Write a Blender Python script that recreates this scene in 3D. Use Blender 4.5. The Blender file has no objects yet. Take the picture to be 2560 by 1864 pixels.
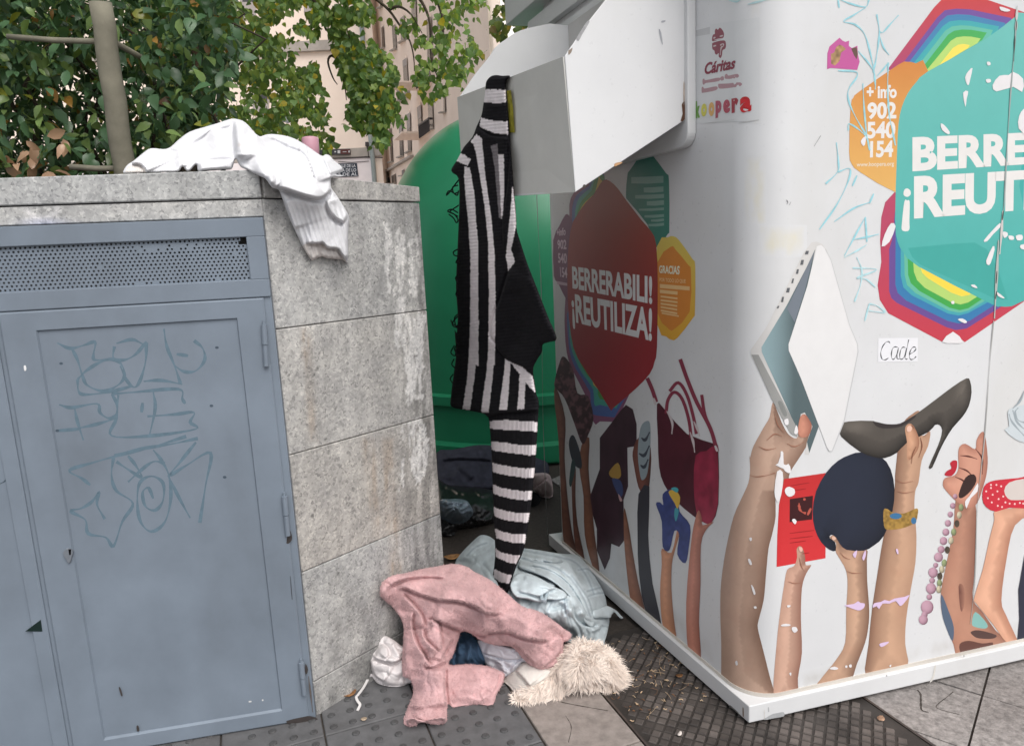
import bpy, bmesh, math, random
import numpy as np
from mathutils import Vector, Matrix
from mathutils.geometry import delaunay_2d_cdt
random.seed(7); RNG = np.random.default_rng(7)
S = bpy.context.scene
COL = S.collection

# ------------------------------------------------------------------ camera, sky, sun, exposure
IW, IH, CAMH = 2560.0, 1864.0, 1.45
F, PITCH, ROLL = 1754.58145, 0.17363575, -0.04768295
_fw = np.array([0, math.cos(PITCH), -math.sin(PITCH)])
_r = np.array([1.0, 0, 0]); _u = np.cross(_r, _fw)
_r2 = _r*math.cos(ROLL) + _u*math.sin(ROLL)
_u2 = -_r*math.sin(ROLL) + _u*math.cos(ROLL)
CAM = np.array([0, 0, CAMH])
cd = bpy.data.cameras.new("camera"); cam = bpy.data.objects.new("camera", cd); COL.objects.link(cam)
cam.matrix_world = Matrix(((_r2[0], _u2[0], -_fw[0], 0), (_r2[1], _u2[1], -_fw[1], 0), (_r2[2], _u2[2], -_fw[2], CAMH), (0, 0, 0, 1)))
cd.sensor_width = 36; cd.lens = F/IW*36; cd.clip_start = 0.05; cd.clip_end = 500
S.camera = cam
SUN_EL, SUN_AZ = math.radians(52), math.radians(147)   # azimuth clockwise from +Y: high, behind and to the right of the camera
w = bpy.data.worlds.new("World"); S.world = w; w.use_nodes = True
nt = w.node_tree; nt.nodes.clear()
sky = nt.nodes.new('ShaderNodeTexSky'); sky.sky_type = 'NISHITA'; sky.sun_disc = False
sky.sun_elevation = SUN_EL; sky.sun_rotation = SUN_AZ; sky.dust_density = 3.0; sky.air_density = 1.0
hs = nt.nodes.new('ShaderNodeHueSaturation'); hs.inputs['Saturation'].default_value = 0.28
bg = nt.nodes.new('ShaderNodeBackground'); bg.inputs['Strength'].default_value = 0.13
wo = nt.nodes.new('ShaderNodeOutputWorld')
nt.links.new(sky.outputs[0], hs.inputs['Color']); nt.links.new(hs.outputs[0], bg.inputs[0]); nt.links.new(bg.outputs[0], wo.inputs[0])
sl = bpy.data.lights.new("sun", 'SUN'); so = bpy.data.objects.new("sun", sl); COL.objects.link(so)
sl.energy = 1.5; sl.angle = math.radians(40); sl.color = (1.0, 0.96, 0.91)
_sd = Vector((math.sin(SUN_AZ)*math.cos(SUN_EL), math.cos(SUN_AZ)*math.cos(SUN_EL), math.sin(SUN_EL)))
so.rotation_euler = _sd.to_track_quat('Z', 'Y').to_euler()
S.view_settings.view_transform = 'Standard'; S.view_settings.look = 'None'
S.view_settings.exposure = 0.52; S.view_settings.gamma = 1.0

# ------------------------------------------------------------------ geometry helpers
def ray(px, py):
    return _fw + _r2*((px-IW/2)/F) - _u2*((py-IH/2)/F)
def on_vert(c, ang, px, py, off=0.0):
    """point of a vertical plane through c with heading ang; off moves the plane along its left-hand normal"""
    d = ray(px, py); n = np.array([-math.sin(ang), math.cos(ang)])
    t = (np.array(c[:2])@n + off)/(d[:2]@n)
    return CAM + d*t
def on_z(z, px, py):
    d = ray(px, py); return CAM + d*((z-CAMH)/d[2])
def at_y(px, py, y):
    d = ray(px, py); return CAM + d*(y/d[1])
def Z(ox, oy, s, pts):
    return [(ox+p[0]/s, oy+p[1]/s) for p in pts]
cA = np.array([-0.679985, 2.03945874]); aA = 3.3370950152473724; aB = 0.849401379444963
cN = np.array([0.65910026, 1.8842934]); aR = 0.2423170528251057; aL = 1.9372345960619486
def dirv(a): return np.array([math.cos(a), math.sin(a)])
nA = np.array([-math.sin(aA), math.cos(aA)])      # aA runs left, its left-hand normal looks to the camera side or away
if nA[1] > 0: nA = -nA
nB = np.array([math.sin(aB), -math.cos(aB)])
def mapA(px, py, off=0.0):
    n = np.array([-math.sin(aA), math.cos(aA)]); s = 1 if n@nA > 0 else -1
    return on_vert(cA, aA, px, py, s*off)
def mapB(px, py, off=0.0):
    return on_vert(cA, aB, px, py, -off)
def mapG(px, py, off=0.0):
    return on_z(off, px, py)

def smooth_poly(pts, n=4, closed=True):
    P = [np.array(p, float) for p in pts]; m = len(P); out = []
    if not closed:
        P = [2*P[0]-P[1]] + P + [2*P[-1]-P[-2]]; rng = range(1, len(P)-2)
    else: rng = range(m)
    for i in rng:
        if closed: p0, p1, p2, p3 = P[(i-1) % m], P[i], P[(i+1) % m], P[(i+2) % m]
        else: p0, p1, p2, p3 = P[i-1], P[i], P[i+1], P[i+2]
        for k in range(n):
            t = k/n
            out.append(0.5*((2*p1)+(-p0+p2)*t+(2*p0-5*p1+4*p2-p3)*t*t+(-p0+3*p1-3*p2+p3)*t**3))
    if not closed: out.append(P[-2])
    return [tuple(p) for p in out]
def inside(poly, X, Y):
    poly = np.array(poly); r = np.zeros(X.shape, bool); j = len(poly)-1
    for i in range(len(poly)):
        xi, yi = poly[i]; xj, yj = poly[j]
        c = ((yi > Y) != (yj > Y)) & (X < (xj-xi)*(Y-yi)/((yj-yi) if yj != yi else 1e-9)+xi)
        r ^= c; j = i
    return r
def seg_dist(poly, X, Y, closed=True, want_n=False):
    """distance from points to a polyline, and (optionally) signed side and arc position"""
    best = np.full(X.shape, 1e9); sgn = np.zeros(X.shape); arc = np.zeros(X.shape)
    NX = np.zeros(X.shape); NY = np.zeros(X.shape)
    P = np.array(poly, float); m = len(P); acc = 0.0
    tot = sum(np.linalg.norm(P[(i+1) % m]-P[i]) for i in range(m if closed else m-1))
    for i in range(m if closed else m-1):
        a = P[i]; b = P[(i+1) % m]; e = b-a; L2 = e@e
        if L2 < 1e-9: continue
        t = np.clip(((X-a[0])*e[0]+(Y-a[1])*e[1])/L2, 0, 1)
        dx = X-(a[0]+t*e[0]); dy = Y-(a[1]+t*e[1]); d = np.hypot(dx, dy)
        mk = d < best
        best = np.where(mk, d, best)
        L = math.sqrt(L2)
        sgn = np.where(mk, np.sign(e[0]*(Y-a[1])-e[1]*(X-a[0])), sgn)
        arc = np.where(mk, (acc+t*L)/tot, arc)
        NX = np.where(mk, dx/np.maximum(d, 1e-6), NX); NY = np.where(mk, dy/np.maximum(d, 1e-6), NY)
        acc += L
    return best, sgn, arc, NX, NY
def vnoise(X, Y, seed=0):
    X = np.asarray(X, float); Y = np.asarray(Y, float)
    xi = np.floor(X).astype(np.int64); yi = np.floor(Y).astype(np.int64); fx = X-xi; fy = Y-yi
    fx = fx*fx*(3-2*fx); fy = fy*fy*(3-2*fy)
    def h(a, b):
        n = (a*374761393+b*668265263+seed*1442695041) & 0x7fffffff
        n = ((n ^ (n >> 13))*1274126177) & 0x7fffffff
        return ((n ^ (n >> 16)) & 0xffff)/65535.0
    return (h(xi, yi)*(1-fx)+h(xi+1, yi)*fx)*(1-fy)+(h(xi, yi+1)*(1-fx)+h(xi+1, yi+1)*fx)*fy
def fbm(X, Y, seed=0, o=4):
    r = 0; a = 0.5; k = 1.0
    for i in range(o):
        r = r+a*vnoise(np.asarray(X)*k, np.asarray(Y)*k, seed+i); a *= 0.5; k *= 2.03
    return r
def sst(a, b, x):
    t = np.clip((x-a)/(b-a), 0, 1); return t*t*(3-2*t)
def srgb(r, g, b):
    f = lambda c: (c/12.92 if c <= 0.04045 else ((c+0.055)/1.055)**2.4)
    return (f(r/255), f(g/255), f(b/255))

# ------------------------------------------------------------------ objects
def link(name, me, mat=None, parent=None):
    o = bpy.data.objects.new(name, me); COL.objects.link(o)
    if mat is not None and me is not None:
        for m in (mat if isinstance(mat, (list, tuple)) else [mat]): me.materials.append(m)
    if parent is not None: o.parent = parent
    return o
def mesh_obj(name, V, Fc, mat=None, parent=None, smooth=False, col=None, loc=None):
    me = bpy.data.meshes.new(name); V = np.asarray(V, float)
    if parent is not None: V = V-world_of(parent)
    elif loc is not None: V = V-np.array(loc)
    me.from_pydata([tuple(v) for v in V], [], [tuple(int(i) for i in f) for f in Fc]); me.update()
    if smooth: me.polygons.foreach_set('use_smooth', [True]*len(me.polygons))
    if col is not None:
        a = me.color_attributes.new('tint', 'FLOAT_COLOR', 'POINT')
        c = np.ones((len(V), 4), np.float32); c[:, :3] = col; a.data.foreach_set('color', c.ravel())
    o = link(name, me, mat, parent)
    if loc is not None and parent is None: o.location = loc
    return o
def world_of(o):
    p = np.zeros(3)
    while o is not None:
        p = p+np.array(o.location); o = o.parent
    return p
def tag(o, label=None, cat=None, group=None, kind=None):
    if label: o['label'] = label
    if cat: o['category'] = cat
    if group: o['group'] = group
    if kind: o['kind'] = kind
    return o
def thing(name, loc, label, cat, group=None):
    o = bpy.data.objects.new(name, None); COL.objects.link(o); o.location = tuple(float(v) for v in loc)
    o.empty_display_size = 0.1
    return tag(o, label, cat, group)
class MB:
    """collects shapes into one mesh"""
    def __init__(s): s.V = []; s.F = []; s.C = []
    def add(s, V, Fc, c=None):
        b = len(s.V); s.V += [np.array(v, float) for v in V]; s.F += [tuple(i+b for i in f) for f in Fc]
        s.C += [c if c is not None else (1, 1, 1)]*len(V)
    def prism(s, poly, z0, z1):
        n = len(poly); V = [(p[0], p[1], z0) for p in poly]+[(p[0], p[1], z1) for p in poly]
        Fc = [tuple(range(n-1, -1, -1)), tuple(range(n, 2*n))]+[(i, (i+1) % n, n+(i+1) % n, n+i) for i in range(n)]
        s.add(V, Fc)
    def slab(s, pts, off):
        """a polygon of 3-D points thickened by the vector off"""
        n = len(pts); off = np.array(off, float); V = [np.array(p, float) for p in pts]+[np.array(p, float)+off for p in pts]
        s.add(V, [tuple(range(n-1, -1, -1)), tuple(range(n, 2*n))]+[(i, (i+1) % n, n+(i+1) % n, n+i) for i in range(n)])
    def tube(s, pts, r, n=8, cap=True, c=None):
        pts = [np.array(p, float) for p in pts]; m = len(pts); rs = r if isinstance(r, (list, tuple)) else [r]*m
        V = []; Fc = []; prev = None
        for i, p in enumerate(pts):
            t = pts[min(i+1, m-1)]-pts[max(i-1, 0)]; t = t/(np.linalg.norm(t)+1e-12)
            a = prev if prev is not None else (np.array([0, 0, 1.0]) if abs(t[2]) < 0.9 else np.array([1.0, 0, 0]))
            a = a-t*(a@t); a /= np.linalg.norm(a)+1e-12; b = np.cross(t, a); prev = a
            for k in range(n):
                th = 2*math.pi*k/n; V.append(p+(a*math.cos(th)+b*math.sin(th))*rs[i])
        for i in range(m-1):
            for k in range(n): Fc.append((i*n+k, i*n+(k+1) % n, (i+1)*n+(k+1) % n, (i+1)*n+k))
        if cap: Fc += [tuple(range(n-1, -1, -1)), tuple(range((m-1)*n, m*n))]
        s.add(V, Fc, c)
    def lathe(s, c, prof, n=48):
        V = []; Fc = []
        for (r, z) in prof:
            for k in range(n):
                th = 2*math.pi*k/n; V.append((c[0]+r*math.cos(th), c[1]+r*math.sin(th), z))
        for i in range(len(prof)-1):
            for k in range(n): Fc.append((i*n+k, i*n+(k+1) % n, (i+1)*n+(k+1) % n, (i+1)*n+k))
        Fc += [tuple(range(n-1, -1, -1)), tuple(range((len(prof)-1)*n, len(prof)*n))]
        s.add(V, Fc)
    def build(s, name, mat, parent=None, smooth=False, col=False, loc=None, bevel=0):
        o = mesh_obj(name, s.V, s.F, mat, parent, smooth, np.array(s.C) if col else None, loc)
        if bevel:
            m = o.modifiers.new('bevel', 'BEVEL'); m.width = bevel; m.segments = 2; m.limit_method = 'ANGLE'; m.angle_limit = 0.6
        return o

# ------------------------------------------------------------------ materials
def nodes(name, rough=0.6, spec=0.4, metal=0.0):
    m = bpy.data.materials.new(name); m.use_nodes = True; n = m.node_tree
    b = n.nodes['Principled BSDF']; b.inputs['Roughness'].default_value = rough
    b.inputs['Specular IOR Level'].default_value = spec; b.inputs['Metallic'].default_value = metal
    return m, n, b
def nd(n, typ, **kw):
    x = n.nodes.new(typ)
    for k, v in kw.items():
        if k in ('operation', 'blend_type', 'data_type', 'feature', 'distance', 'layer_name', 'attribute_name', 'noise_dimensions', 'bands_direction', 'wave_type', 'interpolation'): setattr(x, k, v)
        else: x.inputs[k].default_value = v
    return x
def ramp(n, fac, stops):
    r = n.nodes.new('ShaderNodeValToRGB'); e = r.color_ramp.elements
    while len(e) < len(stops): e.new(0.5)
    for i, (p, c) in enumerate(stops): e[i].position = p; e[i].color = (*c, 1) if len(c) == 3 else c
    n.links.new(fac, r.inputs['Fac']); return r.outputs['Color']
def mixc(n, fac, a, b, mode='MIX'):
    x = n.nodes.new('ShaderNodeMix'); x.data_type = 'RGBA'; x.blend_type = mode
    for sock, v in ((x.inputs[0], fac), (x.inputs[6], a), (x.inputs[7], b)):
        if hasattr(v, 'is_linked'): n.links.new(v, sock)
        elif isinstance(v, (int, float)): sock.default_value = v
        else: sock.default_value = (*v, 1)
    return x.outputs[2]
def obj_noise(n, scale, detail=4, rough=0.55, vec=None, stretch=None, co='Object'):
    tc = n.nodes.new('ShaderNodeTexCoord'); src = tc.outputs[co]
    if stretch:
        mp = n.nodes.new('ShaderNodeMapping'); mp.inputs['Scale'].default_value = stretch; n.links.new(src, mp.inputs[0]); src = mp.outputs[0]
    t = n.nodes.new('ShaderNodeTexNoise'); t.inputs['Scale'].default_value = scale; t.inputs['Detail'].default_value = detail; t.inputs['Roughness'].default_value = rough
    n.links.new(src, t.inputs['Vector']); return t.outputs['Fac']
def bump(n, b, h, strength=0.3, dist=0.002):
    x = n.nodes.new('ShaderNodeBump'); x.inputs['Strength'].default_value = strength; x.inputs['Distance'].default_value = dist
    n.links.new(h, x.inputs['Height']); n.links.new(x.outputs[0], b.inputs['Normal']); return x
def mat_plain(name, c, rough=0.6, spec=0.4, var=0.12, scale=6, bmp=0.0, bscale=200, metal=0.0, bdist=0.001):
    m, n, b = nodes(name, rough, spec, metal)
    f = obj_noise(n, scale, 5)
    lo = tuple(x*(1-var) for x in c); hi = tuple(min(1, x*(1+var)) for x in c)
    n.links.new(ramp(n, f, [(0.3, lo), (0.7, hi)]), b.inputs['Base Color'])
    if bmp: bump(n, b, obj_noise(n, bscale, 3), bmp, bdist)
    return m
def mat_tint(name, rough=0.6, spec=0.35, var=0.06, scale=60, bmp=0.0, bscale=300, bdist=0.001, sheen=0.0, trans=0.0):
    m, n, b = nodes(name, rough, spec)
    a = n.nodes.new('ShaderNodeVertexColor'); a.layer_name = 'tint'
    f = obj_noise(n, scale, 4)
    g = ramp(n, f, [(0.3, (1-var,)*3), (0.7, (1+var,)*3)])
    c = mixc(n, 1.0, a.outputs[0], g, 'MULTIPLY'); n.links.new(c, b.inputs['Base Color'])
    if sheen: b.inputs['Sheen Weight'].default_value = sheen; b.inputs['Sheen Roughness'].default_value = 0.4
    if bmp: bump(n, b, obj_noise(n, bscale, 3), bmp, bdist)
    return m
# ------------------------------------------------------------------ ground
def mat_ground(name, c, var, scale, bs, rough=0.8, bmp=0.5, dirt=(0.05, 0.04, 0.035), dirtamt=0.35, bdist=0.002):
    m, n, b = nodes(name, rough, 0.3)
    f1 = obj_noise(n, scale, 6, 0.6); f2 = obj_noise(n, 2.2, 5, 0.6); f3 = obj_noise(n, bs, 3)
    c1 = ramp(n, f1, [(0.25, tuple(x*(1-var) for x in c)), (0.5, c), (0.75, tuple(min(1, x*(1+var)) for x in c))])
    k = ramp(n, f2, [(0.42, (0, 0, 0)), (0.72, (dirtamt,)*3)])
    n.links.new(mixc(n, k, c1, dirt), b.inputs['Base Color'])
    bump(n, b, f3, bmp, bdist); return m
M_asphalt = mat_ground('asphalt', (0.30, 0.285, 0.27), 0.35, 40, 260)
M_tile = mat_ground('grey_paving', (0.118, 0.118, 0.122), 0.22, 26, 300, 0.75, 0.35)
M_stud = mat_ground('paving_studs', (0.072, 0.072, 0.074), 0.3, 60, 300, 0.65, 0.4)
M_redstone = mat_ground('reddish_paving', (0.27, 0.235, 0.215), 0.30, 30, 180, 0.8, 0.6)
M_granslab = mat_ground('granular_paving', (0.27, 0.25, 0.24), 0.50, 60, 140, 0.8, 0.9, bdist=0.003)
M_joint = mat_ground('paving_joint', (0.05, 0.042, 0.036), 0.4, 60, 200)
M_iron = mat_ground('cast_iron', (0.062, 0.05, 0.046), 0.5, 30, 250, 0.6, 0.5, dirt=(0.13, 0.085, 0.06), dirtamt=0.55)

me = MB(); me.add([(-90, -20, 0), (90, -20, 0), (90, 130, 0), (-90, 130, 0)], [(0, 1, 2, 3)])
tag(me.build('ground', M_asphalt), kind='structure')

def gp(px, py, z=0.0): return on_z(z, px, py)
def paving(name, poly, z, mat):
    mb = MB(); P = [gp(*p) for p in poly]
    mb.prism([(p[0], p[1]) for p in P], z-0.02 if z < 0.004 else 0.0012, z)
    return tag(mb.build(name, mat), kind='structure')
def lattice(name, o, u, v, nu, nv, keep, gap, z, mat, jitter=0.0, zj=0.0, bev=0.003):
    """rectangular paving slabs with open joints, one sheet of stones"""
    mb = MB(); lu, lv = np.linalg.norm(u), np.linalg.norm(v); eu, ev = u/lu, v/lv
    for i in range(nu[0], nu[1]):
        for j in range(nv[0], nv[1]):
            c = o+u*(i+0.5)+v*(j+0.5)
            a, bb = lu/2-gap/2, lv/2-gap/2
            P = [c-eu*a-ev*bb, c+eu*a-ev*bb, c+eu*a+ev*bb, c-eu*a+ev*bb]
            if not keep(c): continue
            zz = z+random.uniform(-zj, zj)
            inner = [p+(c-p)/np.linalg.norm(c-p)*bev*1.4 for p in P]
            V = [(p[0], p[1], 0.0012) for p in P]+[(p[0], p[1], zz-bev) for p in P]+[(p[0], p[1], zz) for p in inner]
            Fc = [(k, (k+1) % 4, 4+(k+1) % 4, 4+k) for k in range(4)]+[(4+k, 4+(k+1) % 4, 8+(k+1) % 4, 8+k) for k in range(4)]+[(8, 9, 10, 11)]
            mb.add(V, Fc)
    return mb
def perp(a): return np.array([-a[1], a[0]])
# line between the dark studded tiles and the reddish slabs, and the iron plate's two edges, on the ground
g0 = gp(1268, 1716)[:2]; g1 = gp(1358, 1857)[:2]; gd = (g1-g0)/np.linalg.norm(g1-g0); gq = perp(gd)
if gq[0] < 0: gq = -gq                        # gq points right
def side(c): return (c-g0)@gq                 # metres to the right of that line
e0 = gp(1527, 1730)[:2]; e1 = gp(1594, 1861)[:2]; f0 = gp(2237, 1729)[:2]; f1_ = gp(2400, 1864)[:2]
w_plate0 = (side(e0)+side(e1))/2; w_plate1 = w_plate0+0.72
tl = 0.30
tiles = lattice('paving', g0, gq*tl, -gd*tl, (-16, 0), (-6, 30), lambda c: True, 0.005, 0.008, None, zj=0.0008)
tag(tiles.build('paving', M_tile), kind='structure')
mb = MB()
for i in range(-80, 0):                        # studs of the tactile paving
    for j in range(-26, 60):
        c = g0+gq*(i+0.5)*tl/5-gd*(j+0.5)*tl/5
        if c[1] > 3.1 or abs(c[0]) > 1.4: continue
        if (i % 5 in (0, 4)) and random.random() < 0.15: continue
        r = 0.0125; V = []; n = 10
        for (rr, zz) in ((r, 0.0082), (r*0.93, 0.0105), (r*0.7, 0.0122)):
            for k in range(n): V.append((c[0]+rr*math.cos(2*math.pi*k/n), c[1]+rr*math.sin(2*math.pi*k/n), zz))
        Fc = [(a*n+k, a*n+(k+1) % n, (a+1)*n+(k+1) % n, (a+1)*n+k) for a in range(2) for k in range(n)]+[tuple(range(2*n, 3*n))]
        mb.add(V, Fc)
tag(mb.build('paving_studs', M_stud, smooth=False), kind='structure')
red = lattice('reddish_slabs', g0+gq*0.002, gq*(w_plate0-0.012), -gd*0.42, (0, 1), (-3, 2), lambda c: True, 0.004, 0.008, None)
tag(red.build('reddish_paving', M_redstone), kind='structure')
cr = MB()
def crack(pts, wd=0.002, z=0.0086, mb=None):
    P = [np.array(gp(*p)) for p in smooth_poly(pts, 5, False)]
    V = []; Fc = []
    for i, p in enumerate(P):
        t = P[min(i+1, len(P)-1)]-P[max(i-1, 0)]; q = perp(t[:2]); q = q/(np.linalg.norm(q)+1e-9)
        ww = wd*(0.5+random.random())
        V += [(p[0]+q[0]*ww, p[1]+q[1]*ww, z), (p[0]-q[0]*ww, p[1]-q[1]*ww, z)]
    Fc = [(2*i, 2*i+1, 2*i+3, 2*i+2) for i in range(len(P)-1)]
    cr.add(V, Fc)
K = lambda pts: Z(2160, 1500, 4.535, pts)
crack(K([(605, 1040), (640, 1090), (645, 1200), (655, 1270), (730, 1295)]))
crack(K([(1010, 1060), (940, 1120), (850, 1190), (820, 1240), (920, 1280), (1080, 1320)]), 0.0012)
crack(K([(1240, 1490), (1300, 1530), (1350, 1580)]), 0.002)
crack(Z(850, 1300, 2.835, [(1380, 1250), (1600, 1310), (1900, 1365)]), 0.0015)
crack(Z(850, 1300, 2.835, [(1600, 1400), (1640, 1480), (1620, 1590)]), 0.001)
tag(cr.build('paving_cracks', M_joint), kind='structure')
# iron plate with raised blocks
pz = 0.0065
lat_o = gp(*Z(1600, 1540, 5.094, [(100, 1140)])[0])[:2]
v1 = gp(*Z(1600, 1540, 5.094, [(370, 1210)])[0])[:2]-lat_o; v1 = v1/2
v2 = gp(*Z(1600, 1540, 5.094, [(-20, 1280)])[0])[:2]-lat_o; v2 = v2/2
l1 = 0.031; v1 = v1/np.linalg.norm(v1); v2 = perp(v1)*np.sign(perp(v1)@v2)
plate_pts = [g0+gq*w_plate0-gd*1.0*s0 for s0 in (0,)]
b0 = gp(1530, 1588)[:2]
tA, tB = min((b0-g0)@gd, (e0-g0)@gd-0.12), 1.2
mbp = MB()
Pq = [g0+gq*w_plate0+gd*tA, g0+gq*w_plate1+gd*tA, g0+gq*w_plate1+gd*tB, g0+gq*w_plate0+gd*tB]
mbp.prism([tuple(p) for p in Pq], 0.0012, pz); mbp.C = [(.036, .031, .028)]*len(mbp.V)
for i in range(-60, 60):
    for j in range(-60, 60):
        c = lat_o+v1*(i*l1)+v2*(j*l1)
        a = side(c); t = (c-g0)@gd
        if not (w_plate0+0.022 < a < w_plate1-0.035 and tA+0.03 < t < 1.1): continue
        if abs((a-w_plate0-0.36)) < 0.02 and False: continue
        mud = sst(.42, .68, fbm(np.array([c[0]*9]), np.array([c[1]*9]), 5))[0]; h = 0.0050*random.uniform(0.75, 1.05)*(1-.75*mud); A, B = 0.0122, 0.0100; g_ = random.uniform(.7, 1.25)*(1-.45*mud)
        V = [(*(c+v1*sx*A+v2*sy*A), pz+0.0002) for sx, sy in ((-1, -1), (1, -1), (1, 1), (-1, 1))]+[(*(c+v1*sx*B+v2*sy*B), pz+h) for sx, sy in ((-1, -1), (1, -1), (1, 1), (-1, 1))]
        mbp.add(V, [(k, (k+1) % 4, 4+(k+1) % 4, 4+k) for k in range(4)]+[(4, 5, 6, 7)], (.092*g_, .078*g_, .071*g_))
ip = mbp.build('iron_cover', mat_tint('cast_iron_pattern', 0.6, 0.4, 0.45, 9, 0.4, 260, 0.001), col=True); tag(ip, 'dark rusty cast iron ground cover with raised square studs under the white container', 'ground cover')
mbf = MB()
for (s_, w_) in ((w_plate0-0.009, 0.007), (w_plate1+0.002, 0.007)):
    P = [g0+gq*s_+gd*tA, g0+gq*(s_+w_)+gd*tA, g0+gq*(s_+w_)+gd*tB, g0+gq*s_+gd*tB]; mbf.prism([tuple(p) for p in P], 0.0012, 0.0094)
mbf.build('frame_edge', M_iron, ip)
# granular slabs to the right
j0 = gp(2455, 1743)[:2]; j1 = gp(2473, 1676)[:2]; j2 = gp(2294, 1720)[:2]
gv = (j1-j0)/np.linalg.norm(j1-j0); gu = perp(gv)*(-1 if perp(gv)@(j2-j0) > 0 else 1); sz = 0.30
gran = lattice('slabs', j0, gu*sz, gv*sz, (-8, 12), (-5, 14), lambda c: side(c) > w_plate1+0.12 or (side(c) > w_plate1-0.3 and False), 0.006, 0.008, None, zj=0.0012)
# the slab row cut along the plate edge
def clip(poly, keepf):
    out = []
    for i in range(len(poly)):
        a, b = poly[i], poly[(i+1) % len(poly)]; fa, fb = keepf(a), keepf(b)
        if fa >= 0: out.append(a)
        if fa*fb < 0: out.append(a+(b-a)*(fa/(fa-fb)))
    return out
mbg = MB()
for i in range(-8, 12):
    for j in range(-6, 16):
        c = j0+gu*sz*(i+0.5)+gv*sz*(j+0.5); a = sz/2-0.003
        P = [c-gu*a-gv*a, c+gu*a-gv*a, c+gu*a+gv*a, c-gu*a+gv*a]
        Q = clip(P, lambda p: side(p)-(w_plate1+0.012))
        if len(Q) < 3: continue
        zz = 0.008+random.uniform(-0.001, 0.0012)
        mbg.prism([tuple(q) for q in Q], 0.0012, zz)
tag(mbg.build('granular_paving', M_granslab, bevel=0.0025), kind='structure')
mbj = MB(); mbj.prism([tuple(g0-gq*5-gd*9), tuple(g0+gq*5-gd*9), tuple(g0+gq*5+gd*3), tuple(g0-gq*5+gd*3)], -0.01, 0.0008)
tag(mbj.build('paving_bed', M_joint), kind='structure')

# ------------------------------------------------------------------ planter wall
def mat_granite(name):
    m, n, b = nodes(name, 0.72, 0.35)
    a = n.nodes.new('ShaderNodeVertexColor'); a.layer_name = 'tint'
    tc = n.nodes.new('ShaderNodeTexCoord'); v = n.nodes.new('ShaderNodeTexVoronoi'); v.inputs['Scale'].default_value = 150
    wq = n.nodes.new('ShaderNodeTexNoise'); wq.inputs['Scale'].default_value = 90; wq.inputs['Detail'].default_value = 2
    n.links.new(tc.outputs['Object'], wq.inputs['Vector'])
    ws = n.nodes.new('ShaderNodeVectorMath'); ws.operation = 'SCALE'; ws.inputs['Scale'].default_value = 0.02; n.links.new(wq.outputs['Color'], ws.inputs[0])
    wa = n.nodes.new('ShaderNodeVectorMath'); wa.operation = 'ADD'; n.links.new(tc.outputs['Object'], wa.inputs[0]); n.links.new(ws.outputs[0], wa.inputs[1])
    n.links.new(wa.outputs[0], v.inputs['Vector'])
    sp = n.nodes.new('ShaderNodeSeparateColor'); n.links.new(v.outputs['Color'], sp.inputs[0])
    g = ramp(n, sp.outputs[0], [(0.0, (0.60, 0.60, 0.61)), (0.16, (0.83, 0.83, 0.83)), (0.45, (0.96, 0.96, 0.96)), (0.8, (1.06, 1.055, 1.05)), (1.0, (1.30, 1.29, 1.27))])
    f2 = obj_noise(n, 9, 6, 0.65)
    g2 = ramp(n, f2, [(0.3, (0.80, 0.80, 0.81)), (0.7, (1.14, 1.13, 1.11))])
    c = mixc(n, 1.0, mixc(n, 1.0, a.outputs[0], g, 'MULTIPLY'), g2, 'MULTIPLY')
    n.links.new(c, b.inputs['Base Color'])
    bump(n, b, obj_noise(n, 220, 4), 0.35, 0.0015); return m
M_granite = mat_granite('granite')
M_core = mat_plain('mortar', (0.09, 0.085, 0.08), 0.9, 0.2, 0.3, 30)
H1, H2 = 1.6245, 1.690
LA, LB = 2.2, 0.592
cB = cA+dirv(aB)*LB
dAl = dirv(aA) if dirv(aA)[0] < 0 else -dirv(aA)
backd = np.array([-0.45, 0.893])
outer = [cA, cB, cB+backd*1.9, cA+dAl*LA+backd*2.4, cA+dAl*LA]
def inset2(poly, d):
    cx = np.mean(poly, axis=0); return [p+(cx-p)/np.linalg.norm(cx-p)*d for p in poly]
PW = thing('planter_wall', (cA[0], cA[1], 0), 'grey granite planter wall with the meter cabinet set in its front', 'wall')
mb = MB(); core = inset2(outer, 0.03); mb.prism([tuple(p) for p in core], 0.0, 1.58); mb.build('core', M_core, PW)
def proj(P):
    d = np.asarray(P)-CAM; z = d@_fw; return IW/2+F*(d@_r2)/z, IH/2-F*(d@_u2)/z
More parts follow.
